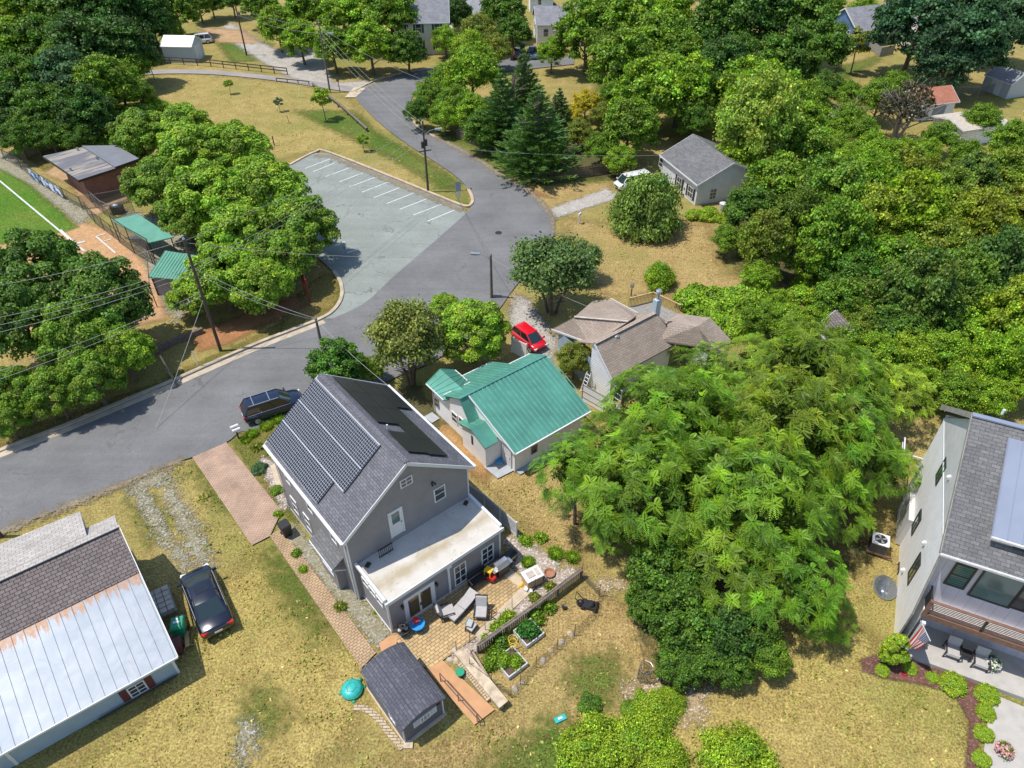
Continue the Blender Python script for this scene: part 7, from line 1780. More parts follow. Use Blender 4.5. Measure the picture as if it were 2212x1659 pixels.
def trunk_mesh(name, h, r0, branches, seed, spread=.6, multi=1, reach=1.0):
    rg = random.Random(seed); mb = MB()
    for s in range(multi):
        ox = (rg.uniform(-.25, .25), rg.uniform(-.25, .25)) if multi > 1 else (0, 0)
        tx, ty = (rg.uniform(-.15, .15)*h if multi == 1 else ox[0]*h*1.1), (rg.uniform(-.15, .15)*h*.5 if multi == 1 else ox[1]*h*1.1)
        mb.tube([(ox[0], ox[1], -.05), (ox[0]+tx*.2, ox[1]+ty*.2, h*.3), (ox[0]+tx*.7, ox[1]+ty*.7, h*.7), (ox[0]+tx, ox[1]+ty, h*1.05)], [r0*1.25, r0, r0*.75, r0*.35], 8)
        for b in range(branches):
            a = b*2.4+rg.random(); f = .35+.6*b/max(1, branches); z = h*f; p = Vector((ox[0]+tx*f, ox[1]+ty*f, z)); L = h*spread*rg.uniform(.6, 1.0)*reach
            q = p+Vector((math.cos(a)*L*.5, math.sin(a)*L*.5, L*.35)); e = p+Vector((math.cos(a)*L, math.sin(a)*L, L*.55))
            mb.tube([p, q, e], [r0*.42, r0*.28, r0*.1], 6)
            for s2 in (-1, 1):
                mb.tube([q, q+Vector((math.cos(a+s2*.8)*L*.4, math.sin(a+s2*.8)*L*.4, L*.35))], [r0*.2, r0*.06], 5)
    return mb

PROTO = {}
def proto(kind, V, T, R_, hc, trunk, leafmat='leaf', barkmat='bark'):
    V = V.copy(); V[..., 2] += hc
    me = mesh_quads(kind+'_crown', V, T, M[leafmat])
    ob = trunk.build(kind+'_trunk', M[barkmat]); tm = ob.data; bpy.data.objects.remove(ob)
    PROTO.setdefault(kind, []).append((me, tm, R_, hc))

for s in (1, 2, 3):      # rounded maples, cauliflower lumps
    V, T, _ = lumpy(5.0, 105, .155, 260, .33, .85, seed=10+s, up=.5, jit=.6, lumpk=.17, hollow=.45); proto('maple', V, T, 5.0, 5.0, trunk_mesh('t', 5.0, .28, 6, s, .55))
for s in (1, 2, 3, 4):   # big broadleaf, loose lumps
    V, T, _ = lumpy(6.0, 130, .125, 250, .46, .98, seed=30+s, up=.3, jit=1.0, hollow=.3, lumpk=.2, vol=True); proto('broadleaf', V, T, 6.0, 6.6, trunk_mesh('t', 6.5, .34, 7, s+5, .55))
for s in (1, 2):         # open, small-leaved
    V, T, _ = lumpy(4.0, 110, .14, 230, .25, .95, seed=50+s, up=.25, jit=1.0, hollow=.2, lumpk=.18, vol=True); proto('fine', V, T, 4.0, 4.3, trunk_mesh('t', 4.2, .2, 6, s+9, .5))
for s in (1, 2):         # crepe myrtle, vase of upright stems
    V, T, _ = lumpy(2.6, 60, .2, 330, .2, .95, 'vase', seed=60+s, up=.6, jit=.95, hollow=.3, lumpk=.16, vol=True); proto('crepe', V, T, 2.6, 3.1, trunk_mesh('t', 2.7, .09, 3, s+12, .45, 5))
for s in (1, 2, 3):      # tree of heaven
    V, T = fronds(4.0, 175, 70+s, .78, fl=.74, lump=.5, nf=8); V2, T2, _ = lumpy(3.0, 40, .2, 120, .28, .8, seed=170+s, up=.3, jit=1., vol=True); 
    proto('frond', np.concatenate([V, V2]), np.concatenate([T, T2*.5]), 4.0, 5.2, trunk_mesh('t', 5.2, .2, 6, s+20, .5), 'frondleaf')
V, T = conifer(3.0, 8.0, 80); proto('conifer', V, T, 3.0, 0.0, trunk_mesh('t', 7.2, .22, 8, 30, .25))
V, T = conifer(2.6, 8.0, 81); proto('conifer', V, T, 2.6, 0.0, trunk_mesh('t', 7.2, .22, 8, 31, .25))
for s in (1, 2, 3):      # bushes
    V, T, _ = lumpy(1.5, 34, .27, 260, .17, .8, 'dome', seed=90+s, up=.4, jit=.75, hollow=.3, low=-1, lumpk=.14); proto('bush', V, T, 1.5, .15, trunk_mesh('t', .9, .05, 4, s+33, .6, 3))
V, T, _ = lumpy(.8, 60, .2, 190, .075, .9, 'dome', seed=97, up=.5, jit=.55, hollow=.5, low=-1, lumpk=.07); proto('clipped', V, T, .8, .1, trunk_mesh('t', .5, .04, 3, 40, .5, 2))
V, T, _ = lumpy(.55, 40, .28, 330, .085, 2.3, 'egg', seed=98, up=.3, jit=.6, hollow=.5, low=-1, lumpk=.08); proto('arbor', V, T, .55, 1.15, trunk_mesh('t', 1.0, .04, 3, 41, .3))
V, T, _ = lumpy(1.1, 16, .25, 200, .16, 1.2, seed=99, up=.2, jit=.9, hollow=.1, lumpk=.12, inner=.6); proto('sapling', V, T, 1.1, 2.1, trunk_mesh('t', 2.2, .045, 4, 42, .35))
V, T, _ = lumpy(1.6, 40, .24, 60, .2, .9, seed=100, up=.2, jit=.9, hollow=.2, inner=.6); proto('sparse', V, T, 1.6, 1.9, trunk_mesh('t', 2.3, .1, 9, 43, .75, 3, 1.2), barkmat='deadwood')
rg_ = np.random.default_rng(5)   # grassy/leafy clump of upright blades
def blades(n, R_, h, seed, w=.035, sp=.5):
    rg = np.random.default_rng(seed); a = rg.uniform(0, 2*math.pi, n); r = R_*np.sqrt(rg.random(n))*.5
    P = np.stack([r*np.cos(a), r*np.sin(a), np.zeros(n)], 1); d = np.stack([np.cos(a)*sp, np.sin(a)*sp, np.ones(n)], 1)+rg.normal(0, .25, (n, 3)); d = nrm(d)*rg.uniform(.5, 1, (n, 1))*h
    s = nrm(np.cross(d, rg.normal(0, 1, (n, 3))))*w; V = np.stack([P-s, P+s, P+d*.6+s*.8, P+d], 1); k = rg.normal(1, .18, (n, 1)); return V, np.clip(np.concatenate([k, k, k], 1), .4, 2)
V, T = blades(420, .8, .65, 1); V2, T2, _ = lumpy(.5, 12, .32, 90, .12, .6, 'dome', seed=3, low=-1); proto('clump', np.concatenate([V, V2]), np.concatenate([T, T2]), .6, 0, trunk_mesh('t', .3, .02, 2, 44, .5, 3))
V0, T0 = blades(150, .5, .5, 9, .03, .8); V, T, _ = lumpy(.45, 22, .26, 34, .13, .9, 'dome', seed=4, up=.3, jit=1.1, vol=True, low=-1, lumpk=.15); V = np.concatenate([V, V0]); T = np.concatenate([T, T0]); proto('herb', V, T, .45, .05, trunk_mesh('t', .3, .015, 3, 45, .6, 2))

for s in (1, 2):         # large soft bushes
    V, T, _ = lumpy(2.6, 90, .17, 260, .16, .85, 'dome', seed=190+s, up=.4, jit=.8, hollow=.25, low=-1, lumpk=.16, vol=True); proto('bigbush', V, T, 2.6, .2, trunk_mesh('t', 1.4, .07, 4, s+50, .6, 3))
CNT = {}
def tree(kind, p, rpx, color, label, cat_='tree', group=None, zs=1.0, name=None, base=None, var=None, hk=1.0):
    """p: crown centre in the picture, rpx: crown radius in the picture"""
    L = PROTO[kind]; CNT[kind] = CNT.get(kind, -1)+1
    me, tm, R_, hc = L[(var if var is not None else CNT[kind]) % len(L)]
    hcu = hc if hc > .5 else (R_*.45 if kind != 'conifer' else 4.0)
    if base is not None: p0 = Vector(G(base)); s = rpx*(p0-Vector((0, 0, CAMH))).length/FPX/R_
    else:
        s = 1.0
        for _ in range(25):
            c = G(p, hcu*s*zs); dep = (c-Vector((0, 0, CAMH))).dot(Vector((0, CP, -SP))); s2 = rpx*dep/FPX/R_
            s = s*.5+s2*.5
        p0 = Vector((c.x, c.y, 0))
    nm = name or {'clipped': 'shrub', 'bush': 'shrub', 'bigbush': 'shrub', 'arbor': 'shrub', 'herb': 'plant', 'clump': 'plant', 'conifer': 'conifer', 'maple': 'maple_tree', 'crepe': 'crepe_myrtle', 'sapling': 'sapling', 'frond': 'frond_tree', 'fine': 'small_leaved_tree', 'sparse': 'bare_tree'}.get(kind, 'broadleaf_tree')
    t = thing(nm, label, cat_, (p0.x, p0.y, 0), random.uniform(0, 6.28), group); t.scale = (s, s, s*zs)
    cr = bpy.data.objects.new('crown', me); COL.objects.link(cr); cr.parent = t; cr.color = (*color, 1)
    tr = bpy.data.objects.new('trunk', tm); COL.objects.link(tr); tr.parent = t
    return t

BR = (.225, .37, .022); MG = (.165, .285, .020); DK = (.100, .200, .020); DD = (.066, .150, .022); YG = (.27, .395, .024); YL = (.52, .44, .03); BL = (.08, .17, .06); OL = (.22, .26, .035); FR = (.125, .245, .010)
# --- street maples
W = 'maples in the row beside the parking lot'
for p, r, c, lb in (((300, 295), 62, MG, 'smallest maple of the row, nearest the dark woods'), ((395, 285), 66, BR, 'maple at the park-lawn end of the row'), ((425, 335), 78, BR, 'maple just right of the brick clubhouse roof'), ((515, 330), 72, BR, 'maple whose crown tops the dry lawn above the lot'), ((340, 400), 68, MG, 'dark maple against the clubhouse wall'),
                    ((450, 430), 88, BR, 'bright maple in the middle of the row'), ((575, 420), 92, BR, 'broad bright maple overhanging the lot upper corner'), ((400, 470), 62, MG, 'maple behind the long dugout roof'), ((650, 495), 82, MG, 'maple at the lot side with its shadow on the bays'), ((520, 520), 90, BR, 'maple between the dugouts and the lot'), ((600, 560), 74, MG, 'maple just above the red sign'), ((480, 600), 84, BR, 'bright maple beside the leaning utility pole'), ((560, 620), 74, BR, 'maple nearest the red sign on the verge'), ((415, 640), 52, BR, 'small maple left of the leaning pole')):
    tree('maple', p, r, c, lb, group=W)
W = 'maples along the verge at the left'
for p, r, c, lb in (((90, 600), 98, DK, 'dark maple in front of the clay infield'), ((225, 660), 100, DK, 'dark maple beside the backstop posts'), ((50, 700), 90, DK, 'dark maple under the power lines at the left edge'), ((170, 735), 84, MG, 'maple in shade below the power lines'), ((270, 765), 62, BR, 'bright maple near the pole stub'), ((200, 815), 66, MG, 'maple overhanging the near kerb'), ((120, 850), 58, MG, 'low maple at the kerb left of the bright one'), ((28, 850), 60, MG, 'maple cut by the left edge above the kerb'), ((15, 905), 46, MG, 'smallest maple, lowest at the left edge')):
    tree('maple', p, r, c, lb, group=W, zs=1.25)
# --- woods upper left
W = 'woods at the upper left'
wl_ = 'tall tree crowding the dark woods at the upper left'
for i, (p, r, c) in enumerate((((15, 30), 75, YG), ((85, 25), 75, MG), ((160, 30), 78, DK), ((240, 25), 80, DD), ((310, 35), 62, DD), ((380, 25), 50, MG), ((428, 8), 36, MG), ((30, 110), 70, MG), ((110, 105), 70, DK), ((190, 110), 80, DD), ((270, 110), 70, DD), ((305, 92), 36, DD), ((60, 190), 72, DK), ((145, 180), 76, BL), ((225, 190), 70, MG), ((20, 225), 58, DD), ((100, 245), 62, DK), ((185, 250), 64, DD), ((15, 280), 46, DD), ((70, 290), 44, DK), ((255, 180), 50, MG))):
    tree('broadleaf', p, r, c, wl_, group=W)
for p, r, c, lb in (((135, 155), 60, MG, 'feathery light tree rising from the upper left woods'), ((262, 150), 44, BR, 'bright rounded tree at the edge of the upper left woods by the park lawn')): tree('fine', p, r, c, lb)
W = 'scrub at the foot of the upper left woods'
for i, (p, r, c) in enumerate((((235, 260), 46, MG), ((285, 250), 50, MG), ((330, 225), 30, BR), ((300, 300), 40, BR), ((250, 300), 34, MG), ((190, 305), 30, BR), ((140, 300), 26, BR), ((225, 315), 30, BR), ((280, 320), 34, BR))): tree('bush', p, r, c, 'low scrub bush where the upper left woods meet the clubhouse and maples', 'shrub', W)
# --- saplings on the park lawn
for b, r, c, lb, k in ((Z(1, 1005, 520), 17, MG, 'dark young tree staked near the metal shed', 'sapling'), (Z(1, 1495, 610), 9, BR, 'thin sapling standing mid lawn below the path', 'sapling'), (Z(1, 1818, 725), 9, (.12, .2, .13), 'small blue-grey sapling on the dry lawn', 'sapling'), (Z(1, 2112, 780), 21, YG, 'yellowish young tree near the log barrier', 'sapling'), (Z(2, 150, 985), 12, BR, 'small sapling between log barrier and lot kerb', 'sapling'), (G and c5(160, 475), 26, OL, 'young tree on the lawn below the blue house', 'sapling')):
    tree(k, None, r, c, lb, base=b, name='sapling')
tree('fine', (1192, 118), 36, BR, 'small round tree with forked stems on the cross street corner')
# --- trees along the top centre
for p, r, c, lb in (((560, 12), 42, MG, 'tree at the top edge left of the gravel road pole'), ((600, 60), 46, BR, 'tree beside the gravel road'), ((665, 25), 50, MG, 'tree at the top edge above the gravel road'), ((650, 90), 44, BR, 'bright tree at the gravel road bend'), ((745, 40), 62, BR, 'large light tree behind the tall grey pole'), ((720, 105), 46, MG, 'tree at the foot of the tall grey pole'), ((800, 100), 54, BR, 'light tree right of the tall grey pole'), ((840, 40), 64, MG, 'tall tree left of the cream house'), ((880, 110), 44, DK, 'dark tree hiding the cream house ground floor'),
                    ((985, 35), 38, DD, 'dark evergreen crown between the two far houses'), ((1085, 30), 50, DK, 'dark tree between the hip-roofed house and the small bungalow'), ((1110, 75), 40, DK, 'dark tree left of the small bungalow'), ((905, 8), 36, DD, 'dark tree at the top edge behind the cream house'), ((1000, 5), 34, DK, 'tree at the top edge behind the hip-roofed house'), ((1065, 0), 36, DD, 'dark tree at the very top left of the shed lawn')):
    tree('broadleaf', p, r, c, lb)
for p, r, c, lb in (((962, 88), 34, BR, 'bright feathery shrub-tree in front of the cream house'), ((1035, 75), 44, OL, 'olive tree in front of the hip-roofed house'), ((1070, 110), 38, OL, 'olive tree left of the maroon car'), ((1015, 110), 44, YG, 'yellow-green tree above the street corner'), ((1020, 160), 66, BR, 'big bright bushy tree on the street corner'), ((960, 180), 40, MG, 'bushy tree overhanging the street corner'), ((930, 210), 42, MG, 'rounded bush at the kerb where the street bends'), ((905, 245), 34, DK, 'lowest dark bush at the kerb bend'), ((985, 225), 46, MG, 'mid green shrub behind the kerb bushes'), ((1020, 245), 42, BR, 'bright feathery tree left of the conifers'), ((960, 255), 36, BR, 'bright low shrub by the lamp arm'), ((1040, 285), 44, DK, 'dark shrub at the picket fence corner')):
    tree('fine', p, r, c, lb)
# --- conifers in the fenced yard
for b, r, lb, zs in (((1158, 378), 92, 'largest dark conifer inside the picket fence', .72), ((1085, 330), 62, 'dark conifer at the left of the fenced yard', .85), ((1130, 270), 56, 'conifer with the highest spire behind the yard', .95), ((1205, 300), 40, 'slim conifer at the right of the group', .8)):
    tree('conifer', None, r, (.10, .20, .04), lb, base=b, zs=zs)
for p, r, c, lb in (((1265, 225), 34, YL, 'yellowing shrub right of the conifers'), ((1235, 255), 26, YL, 'smaller yellow shrub under the conifers'), ((1300, 250), 30, OL, 'dull yellow-green shrub beside the yellow one'), ((1250, 290), 34, OL, 'olive shrub below the yellow shrubs')): tree('fine', p, r, c, lb, cat_='shrub', name='shrub')
tree('crepe', (1180, 330), 44, MG, 'low spreading tree in front of the largest conifer')
# --- large trees right of centre, top
for p, r, c, lb in (((1270, 75), 74, MG, 'broad tree right of the small bungalow'), ((1350, 45), 86, BR, 'tall light tree at the top right of the bungalow'), ((1340, 140), 76, MG, 'light tree at the end of the cross street'), ((1425, 95), 74, MG, 'tree in the middle of the upper grove'), ((1440, 30), 62, BR, 'tree at the top edge left of the salmon roof'), ((1395, 210), 80, BR, 'bright tree above the grey bungalow roof'), ((1360, 280), 66, MG, 'tree in the yard left of the grey bungalow'), ((1470, 190), 78, BR, 'rounded bright tree behind the grey bungalow'), ((1465, 130), 60, MG, 'tree below the salmon roof'), ((1560, 60), 74, DK, 'dark tall tree right of the salmon roof'), ((1640, 40), 84, DD, 'tallest dark tree in the top row'), ((1720, 50), 80, DK, 'dark tree left of the far street'), ((1770, 110), 66, DK, 'dark tree at the edge of the far lawn'), ((1700, 130), 70, DK, 'dark tree in the second row of the upper grove'), ((1560, 150), 66, DD, 'dark tree in shade behind the bright grove'), ((1620, 200), 76, BR, 'large bright tree right of the grey bungalow'), ((1690, 230), 72, BR, 'large bright tree behind the dead branches'), ((1725, 320), 68, MG, 'tree right of the grey bungalow roof'), ((1598, 345), 56, YG, 'light branches reaching over the grey bungalow eave'), ((1680, 400), 72, MG, 'tree shading the right wall of the grey bungalow'), ((1620, 460), 60, DK, 'dark tree at the corner of the grey bungalow'), ((1545, 100), 50, DD, 'dark tree at the back of the upper grove')):
    tree('broadleaf', p, r, c, lb)
# --- woods at the right
tree('fine', (1640, 270), 92, (.29, .40, .05), 'tall pale airy tree overhanging the grey bungalow roof', zs=1.35)
W = 'woods at the right'
for i, (p, r, c) in enumerate((((1650, 530), 62, MG), ((1720, 480), 62, DK), ((1790, 430), 76, MG), ((1870, 400), 78, BR), ((1950, 390), 72, MG), ((1800, 520), 76, MG), ((1880, 490), 80, BR), ((1960, 470), 80, BR), ((2040, 420), 70, MG), ((2110, 390), 60, DK), ((2180, 380), 60, MG), ((1840, 590), 74, DK), ((1930, 570), 80, MG), ((2020, 540), 84, MG), ((2110, 490), 76, BR), ((2190, 470), 66, MG), ((1890, 650), 70, DK), ((1980, 640), 80, DK), ((2070, 620), 84, MG), ((2160, 590), 80, DK), ((1810, 660), 60, MG), ((1850, 710), 56, MG), ((1930, 715), 62, DK), ((2100, 700), 70, YG), ((2190, 690), 70, YG), ((2030, 700), 54, DK), ((2160, 780), 66, YG), ((1760, 560), 50, BR))):
    tree('broadleaf' if i % 5 not in (1, 3) else 'fine', p, r, tuple(x*f_ for x, f_ in zip(c, (random.uniform(.85, 1.3), random.uniform(.9, 1.1), random.uniform(.8, 1.6)))), 'broadleaf tree crowding the thick woods at the right', group=W, zs=random.choice((.85, 1, 1.15, 1.35)))
for p, r, c, lb in (((1900, 215), 48, MG, 'feathery tree below the big dark tree'), ((1830, 270), 44, MG, 'small-leaved tree left of the bare branches'), ((1790, 320), 44, BR, 'light tree in the gap right of the grey bungalow'), ((1880, 330), 46, BR, 'bright feathery tree left of the storage shed'), ((1950, 340), 46, BR, 'bright shrub-tree under the red shed roof'), ((2030, 300), 38, MG, 'shrub-tree hiding the storage shed front'), ((2120, 260), 40, MG, 'shrub-tree between the storage shed and the white car'), ((2180, 310), 50, MG, 'shrub-tree at the right edge below the white car'), ((2085, 335), 38, MG, 'shrub-tree in front of the carport'), ((2160, 360), 40, OL, 'olive shrub-tree at the right edge of the woods')): tree('fine', p, r, c, lb)
tree('broadleaf', (1985, 60), 95, (.055, .13, .05), 'huge dark oak spreading over the sunroom, left half'); tree('broadleaf', (2080, 90), 100, (.055, .13, .05), 'huge dark oak at the top right, middle crown', var=1); tree('broadleaf', (2170, 50), 80, (.055, .13, .05), 'dark oak crown cut by the right edge'); tree('broadleaf', (2040, 145), 62, (.052, .122, .048), 'lowest dark oak limbs over the shaded slope')
tree('fine', (1865, 25), 34, BR, 'bright round tree on the far street corner'); tree('broadleaf', (1790, 12), 34, MG, 'tree at the top edge above the far street')
tree('sparse', (1955, 235), 56, (.10, .09, .045), 'bare grey-branched tree beside the storage shed', zs=1.1); tree('sparse', (1840, 250), 34, OL, 'half dead tree with bare branches in the right woods')
# --- tree-of-heaven grove in the foreground
for p, r, c, zs, lb in (((1480, 738), 42, FR, 1.35, 'narrow frond-leaved tree in front of the brown roof'), ((1400, 835), 48, FR, 1.2, 'frond-leaved tree at the white fence end'), ((1505, 845), 70, FR, 1.25, 'frond-leaved tree right of the brown roof'), ((1640, 795), 78, FR, 1.2, 'frond-leaved tree beyond the middle of the grove'), ((1730, 820), 88, FR, 1.2, 'frond-leaved tree below the playhouse'), ((1830, 860), 84, FR, 1.1, 'frond-leaved tree at the upper right of the grove'), ((1920, 850), 66, BR, 1.0, 'low frond-leaved tree above the modern house roof'),
                        ((1345, 965), 78, FR, 1.2, 'frond-leaved tree over the cottage back wall'), ((1440, 920), 110, FR, 1.2, 'big frond-leaved tree right of the cottage roof'), ((1570, 920), 112, FR, 1.2, 'big frond-leaved tree in the heart of the grove'), ((1700, 940), 108, FR, 1.1, 'big frond-leaved tree right of the grove centre'), ((1820, 970), 92, FR, 1.0, 'frond-leaved tree near the modern house wall'), ((1250, 1035), 80, FR, 1.1, 'frond-leaved tree reaching over the dry back lawn'), ((1390, 1070), 116, FR, 1.1, 'front frond-leaved tree above the garden fence'), ((1520, 1060), 122, FR, 1.15, 'largest frond-leaved tree at the front of the grove'), ((1650, 1080), 118, FR, 1.1, 'front frond-leaved tree right of the largest'), ((1760, 1080), 84, FR, 1.0, 'frond-leaved tree with a gap of lawn to its right'), ((1330, 1140), 60, FR, 1.0, 'small frond-leaved tree overhanging the dry lawn'), ((1590, 1210), 116, FR, 1.0, 'lower front frond-leaved tree'), ((1700, 1250), 100, FR, 1.0, 'frond-leaved tree casting star shadows on the golden lawn'), ((1770, 1330), 58, FR, .9, 'lowest bright fronds beside the golden lawn'), ((1920, 1020), 52, FR, 1.0, 'frond-leaved tree touching the modern house wall')):
    tree('frond', p, r*random.uniform(.92, 1.06), tuple(x*random.uniform(.85, 1.15) for x in c), lb, zs=zs*random.choice((.72, .95, 1.15, 1.4)))
for p, r, c, lb in (((1440, 1240), 84, DK, 'dark undergrowth tree beneath the front fronds'), ((1470, 1330), 80, DK, 'dark shady tree at the foot of the grove'), ((1560, 1360), 76, DD, 'darkest tree at the foot of the grove'), ((1510, 1420), 56, DK, 'lowest dark tree overhanging the rubble'), ((1620, 1370), 62, DK, 'dark tree at the right foot of the grove'), ((1400, 1300), 50, DK, 'dark tree at the left foot of the grove'), ((1580, 1440), 48, DK, 'low dark bushy tree at the lawn side of the grove foot'), ((1460, 1440), 46, DK, 'low dark bushy tree beside the rubble'), ((1660, 1420), 46, MG, 'low tree at the edge of the star-shaped shadows')): tree('broadleaf', p, r, c, lb, hk=1)
# --- around the houses
tree('crepe', (878, 740), 84, (.2, .235, .045), 'olive crepe myrtle with pale stems in front of the cottage porch', zs=1.15); tree('maple', (1020, 720), 80, BR, 'bright round tree between crepe myrtle and red car'); tree('maple', (962, 665), 36, BR, 'small bright crown at the road edge beside the bright tree')
tree('crepe', (1195, 590), 92, (.115, .185, .045), 'dark spreading crepe myrtle at the intersection', zs=.95); tree('crepe', (1255, 560), 44, (.13, .2, .05), 'lighter side branch tree of the dark crepe myrtle')
tree('bigbush', (1398, 436), 82, (.185, .29, .05), 'large round bush-tree in front of the grey bungalow', zs=1.75); tree('bigbush', (1425, 595), 37, BR, 'bright small tree on the dry slope', zs=1.5); tree('fine', (1240, 780), 42, OL, 'yellow-tipped shrub-tree between cottage and bungalow', cat_='shrub', zs=1.1)
tree('broadleaf', (725, 790), 62, (.105, .24, .03), 'dark glossy tree behind the solar house roof'); tree('fine', (800, 800), 34, MG, 'small tree peeking over the solar house ridge')
for p, r, lb in (((1500, 640), 46, 'clipped-looking hedge bush nearest the bungalow deck'), ((1560, 650), 50, 'bright hedge bush in the middle of the hedge'), ((1620, 640), 50, 'bright hedge bush right of the middle'), ((1680, 655), 48, 'hedge bush with a dark hollow beneath'), ((1530, 690), 46, 'hedge bush behind the brown wing roof'), ((1590, 700), 44, 'low hedge bush above the frond trees'), ((1740, 630), 36, 'hedge bush at the woods edge'), ((1530, 460), 24, 'low ivy hedge along the grey bungalow wall'), ((1500, 462), 20, 'small ivy clump at the grey bungalow corner'), ((1560, 468), 20, 'ivy clump beside the pale drum'), ((1760, 610), 40, 'bright scrub at the top of the hedge')): tree('bush', p, r, BR if 'ivy' not in lb else YG, lb, 'hedge')
for p, r, c, lb in (((1290, 1620), 84, YG, 'big light green bush at the bottom edge, left of centre'), ((1380, 1600), 74, YG, 'light green bush right of the biggest bottom bush'), ((1410, 1530), 52, YG, 'light green bush above the bottom bushes'), ((1450, 1510), 34, YG, 'small light green bush beside the pale rubble'), ((1430, 1640), 60, YG, 'light green bush cut by the bottom edge'), ((1595, 1640), 84, YG, 'separate yellow-green bush at the bottom edge of the golden lawn'), ((1275, 1520), 26, DK, 'small dark spiky bush on the lawn by the turquoise box'), ((1358, 1530), 20, MG, 'small leafy bush beside the pale rubble')): tree('bigbush' if r > 30 else 'bush', p, r, c, lb, 'shrub')
for p, r, lb in ((c4b(700, 955), 17, 'round clipped shrub left of the flag'), (c4b(1010, 1090), 15, 'round clipped shrub half behind the flag'), (c4b(1280, 1165), 29, 'largest round clipped shrub in the mulch bed'), (c4b(1730, 1310), 26, 'round clipped shrub at the bend of the mulch bed'), (c4b(1710, 1545), 21, 'second round shrub along the walk'), ((2127, 1585), 21, 'third round shrub along the walk'), ((2122, 1640), 20, 'round shrub along the walk nearest the bottom edge')): tree('clipped', p, r, YG, lb, 'shrub', 'clipped shrubs in the mulch bed')
tree('arbor', None, 21, YG, 'taller cone-shaped shrub at the porch corner', 'shrub', base=(1914, 1432)); tree('clipped', c4b(340, 990), 16, YG, 'small clipped shrub at the left tip of the mulch bed', 'shrub')
for p, r, c, k, lb in (((560, 1010), 17, BL, 'bush', 'grey-blue lavender mound beside the paver drive'), ((597, 1058), 14, MG, 'bush', 'small bush at the solar house wall'), ((545, 935), 15, BR, 'clump', 'strap-leaved plant beside the mailboxes'), ((575, 920), 15, YG, 'clump', 'strap-leaved plant behind the suv'), ((600, 905), 15, BR, 'clump', 'strap-leaved plant nearest the suv rear'), ((530, 950), 12, YG, 'clump', 'low plant at the drive corner'), ((555, 965), 14, OL, 'herb', 'straw-coloured herb in the front bed'), ((585, 975), 12, BR, 'herb', 'green herb at the corner of the solar house'), ((600, 1110), 10, BR, 'herb', 'herb by the black wheelie bin'), ((640, 1195), 12, MG, 'herb', 'weed in the gravel strip'), ((655, 1230), 11, BR, 'herb', 'weed at the pent roof'), ((735, 1310), 14, OL, 'herb', 'dry weed by the extension corner'), ((815, 1320), 8, BR, 'herb', 'tiny weed in the gravel')):
    tree(k, p, r, c, lb, 'plant')
for uv, r, c, lb in (((6.3, -7.8), 22, (.06, .2, .03), 'bushy tomato plant in the nearer raised bed'), ((4.2, -8.3), 16, BR, 'leafy plant in the full raised bed, left side'), ((4.6, -8.75), 15, BR, 'leafy plant in the full raised bed, front side'), ((4.05, -7.75), 20, MG, 'plant sprawling behind the full raised bed'), ((4.7, -7.4), 22, DK, 'dark plant at the rail fence behind the raised bed'), ((3.7, -7.9), 20, MG, 'plant between block wall and raised bed'), ((7.2, -7.35), 20, MG, 'plant below the rail fence near the middle post'), ((8.2, -7.35), 16, MG, 'plant below the rail fence near the third post'), ((5.1, -6.5), 15, BR, 'rounded potted plant in the planting strip, leftmost of three'), ((5.6, -6.45), 14, BR, 'rounded plant in the planting strip, middle of three'), ((6.1, -6.4), 16, YG, 'rounded plant in the planting strip, rightmost of three'), ((4.3, -6.55), 10, BR, 'small sprout at the start of the planting strip'), ((8.0, -6.4), 14, OL, 'dry plant in the planting strip'), ((9.2, -6.4), 14, OL, 'silvery plant near the fire bowl'), ((9.3, -4.3), 16, BR, 'grassy weed beside the dark cart'), ((11.0, -4.9), 18, BR, 'strap-leaved plant by the fire bowl'), ((11.6, -5.7), 16, BR, 'strap-leaved plant at the rail fence end'), ((10.2, -3.0), 15, BR, 'small tuft in the dry back lawn'), ((11.1, -3.4), 14, BR, 'second tuft in the dry back lawn nearer the frond trees')):
    w_ = fm.world(*uv); d_ = (w_-Vector((0, 0, CAMH))); 
    t = tree('herb' if 'strap' not in lb and 'grassy' not in lb else 'clump', (0, 0), 1, c, lb, 'plant', base=(1106, 1400)); t.location = w_ + Vector((0, 0, .2 if 'raised bed' in lb and 'behind' not in lb and 'between' not in lb else 0)); s_ = r*d_.length/FPX/(.45 if 'strap' not in lb and 'grassy' not in lb else .6); t.scale = (s_,)*3
for p, z, lb, cf in ((c4b(830, 570), .3, 'yellow and purple flowers in a porch corner pot', (.35, .25, .06)), (c4b(1810, 880), .3, 'white flowers in a dark pot beside the porch chair', (.75, .75, .78)), ((2172, 1618), .05, 'pink and white flowers in a pot on the walk', (.7, .35, .4))):
    g_ = G(p, z+.45); t = thing('flower_pot', lb, 'flower pot', (g_.x, g_.y, z)); MB().lathe([(.14, 0), (.2, .3), (.17, .3), (.02, .26)], (0, 0, 0), 12).build('pot', M['dark'], t)
    me = PROTO['herb'][0][0]; o = bpy.data.objects.new('foliage', me); COL.objects.link(o); o.parent = t; o.color = (*MG, 1); o.location = (0, 0, .28); o.scale = (.8,)*3
    rg2 = np.random.default_rng(7); d = nrm(rg2.normal(0, 1, (160, 3))); d[:, 2] = abs(d[:, 2]); V, T_ = leaves(d*np.array([.4, .4, .38])+np.array([0, 0, .33]), d, .1, .9, rg2); mf = mesh_quads('blossom', V, T_, M['leaf']); o = bpy.data.objects.new('blossom', mf); COL.objects.link(o); o.parent = t; o.color = (*cf, 1)
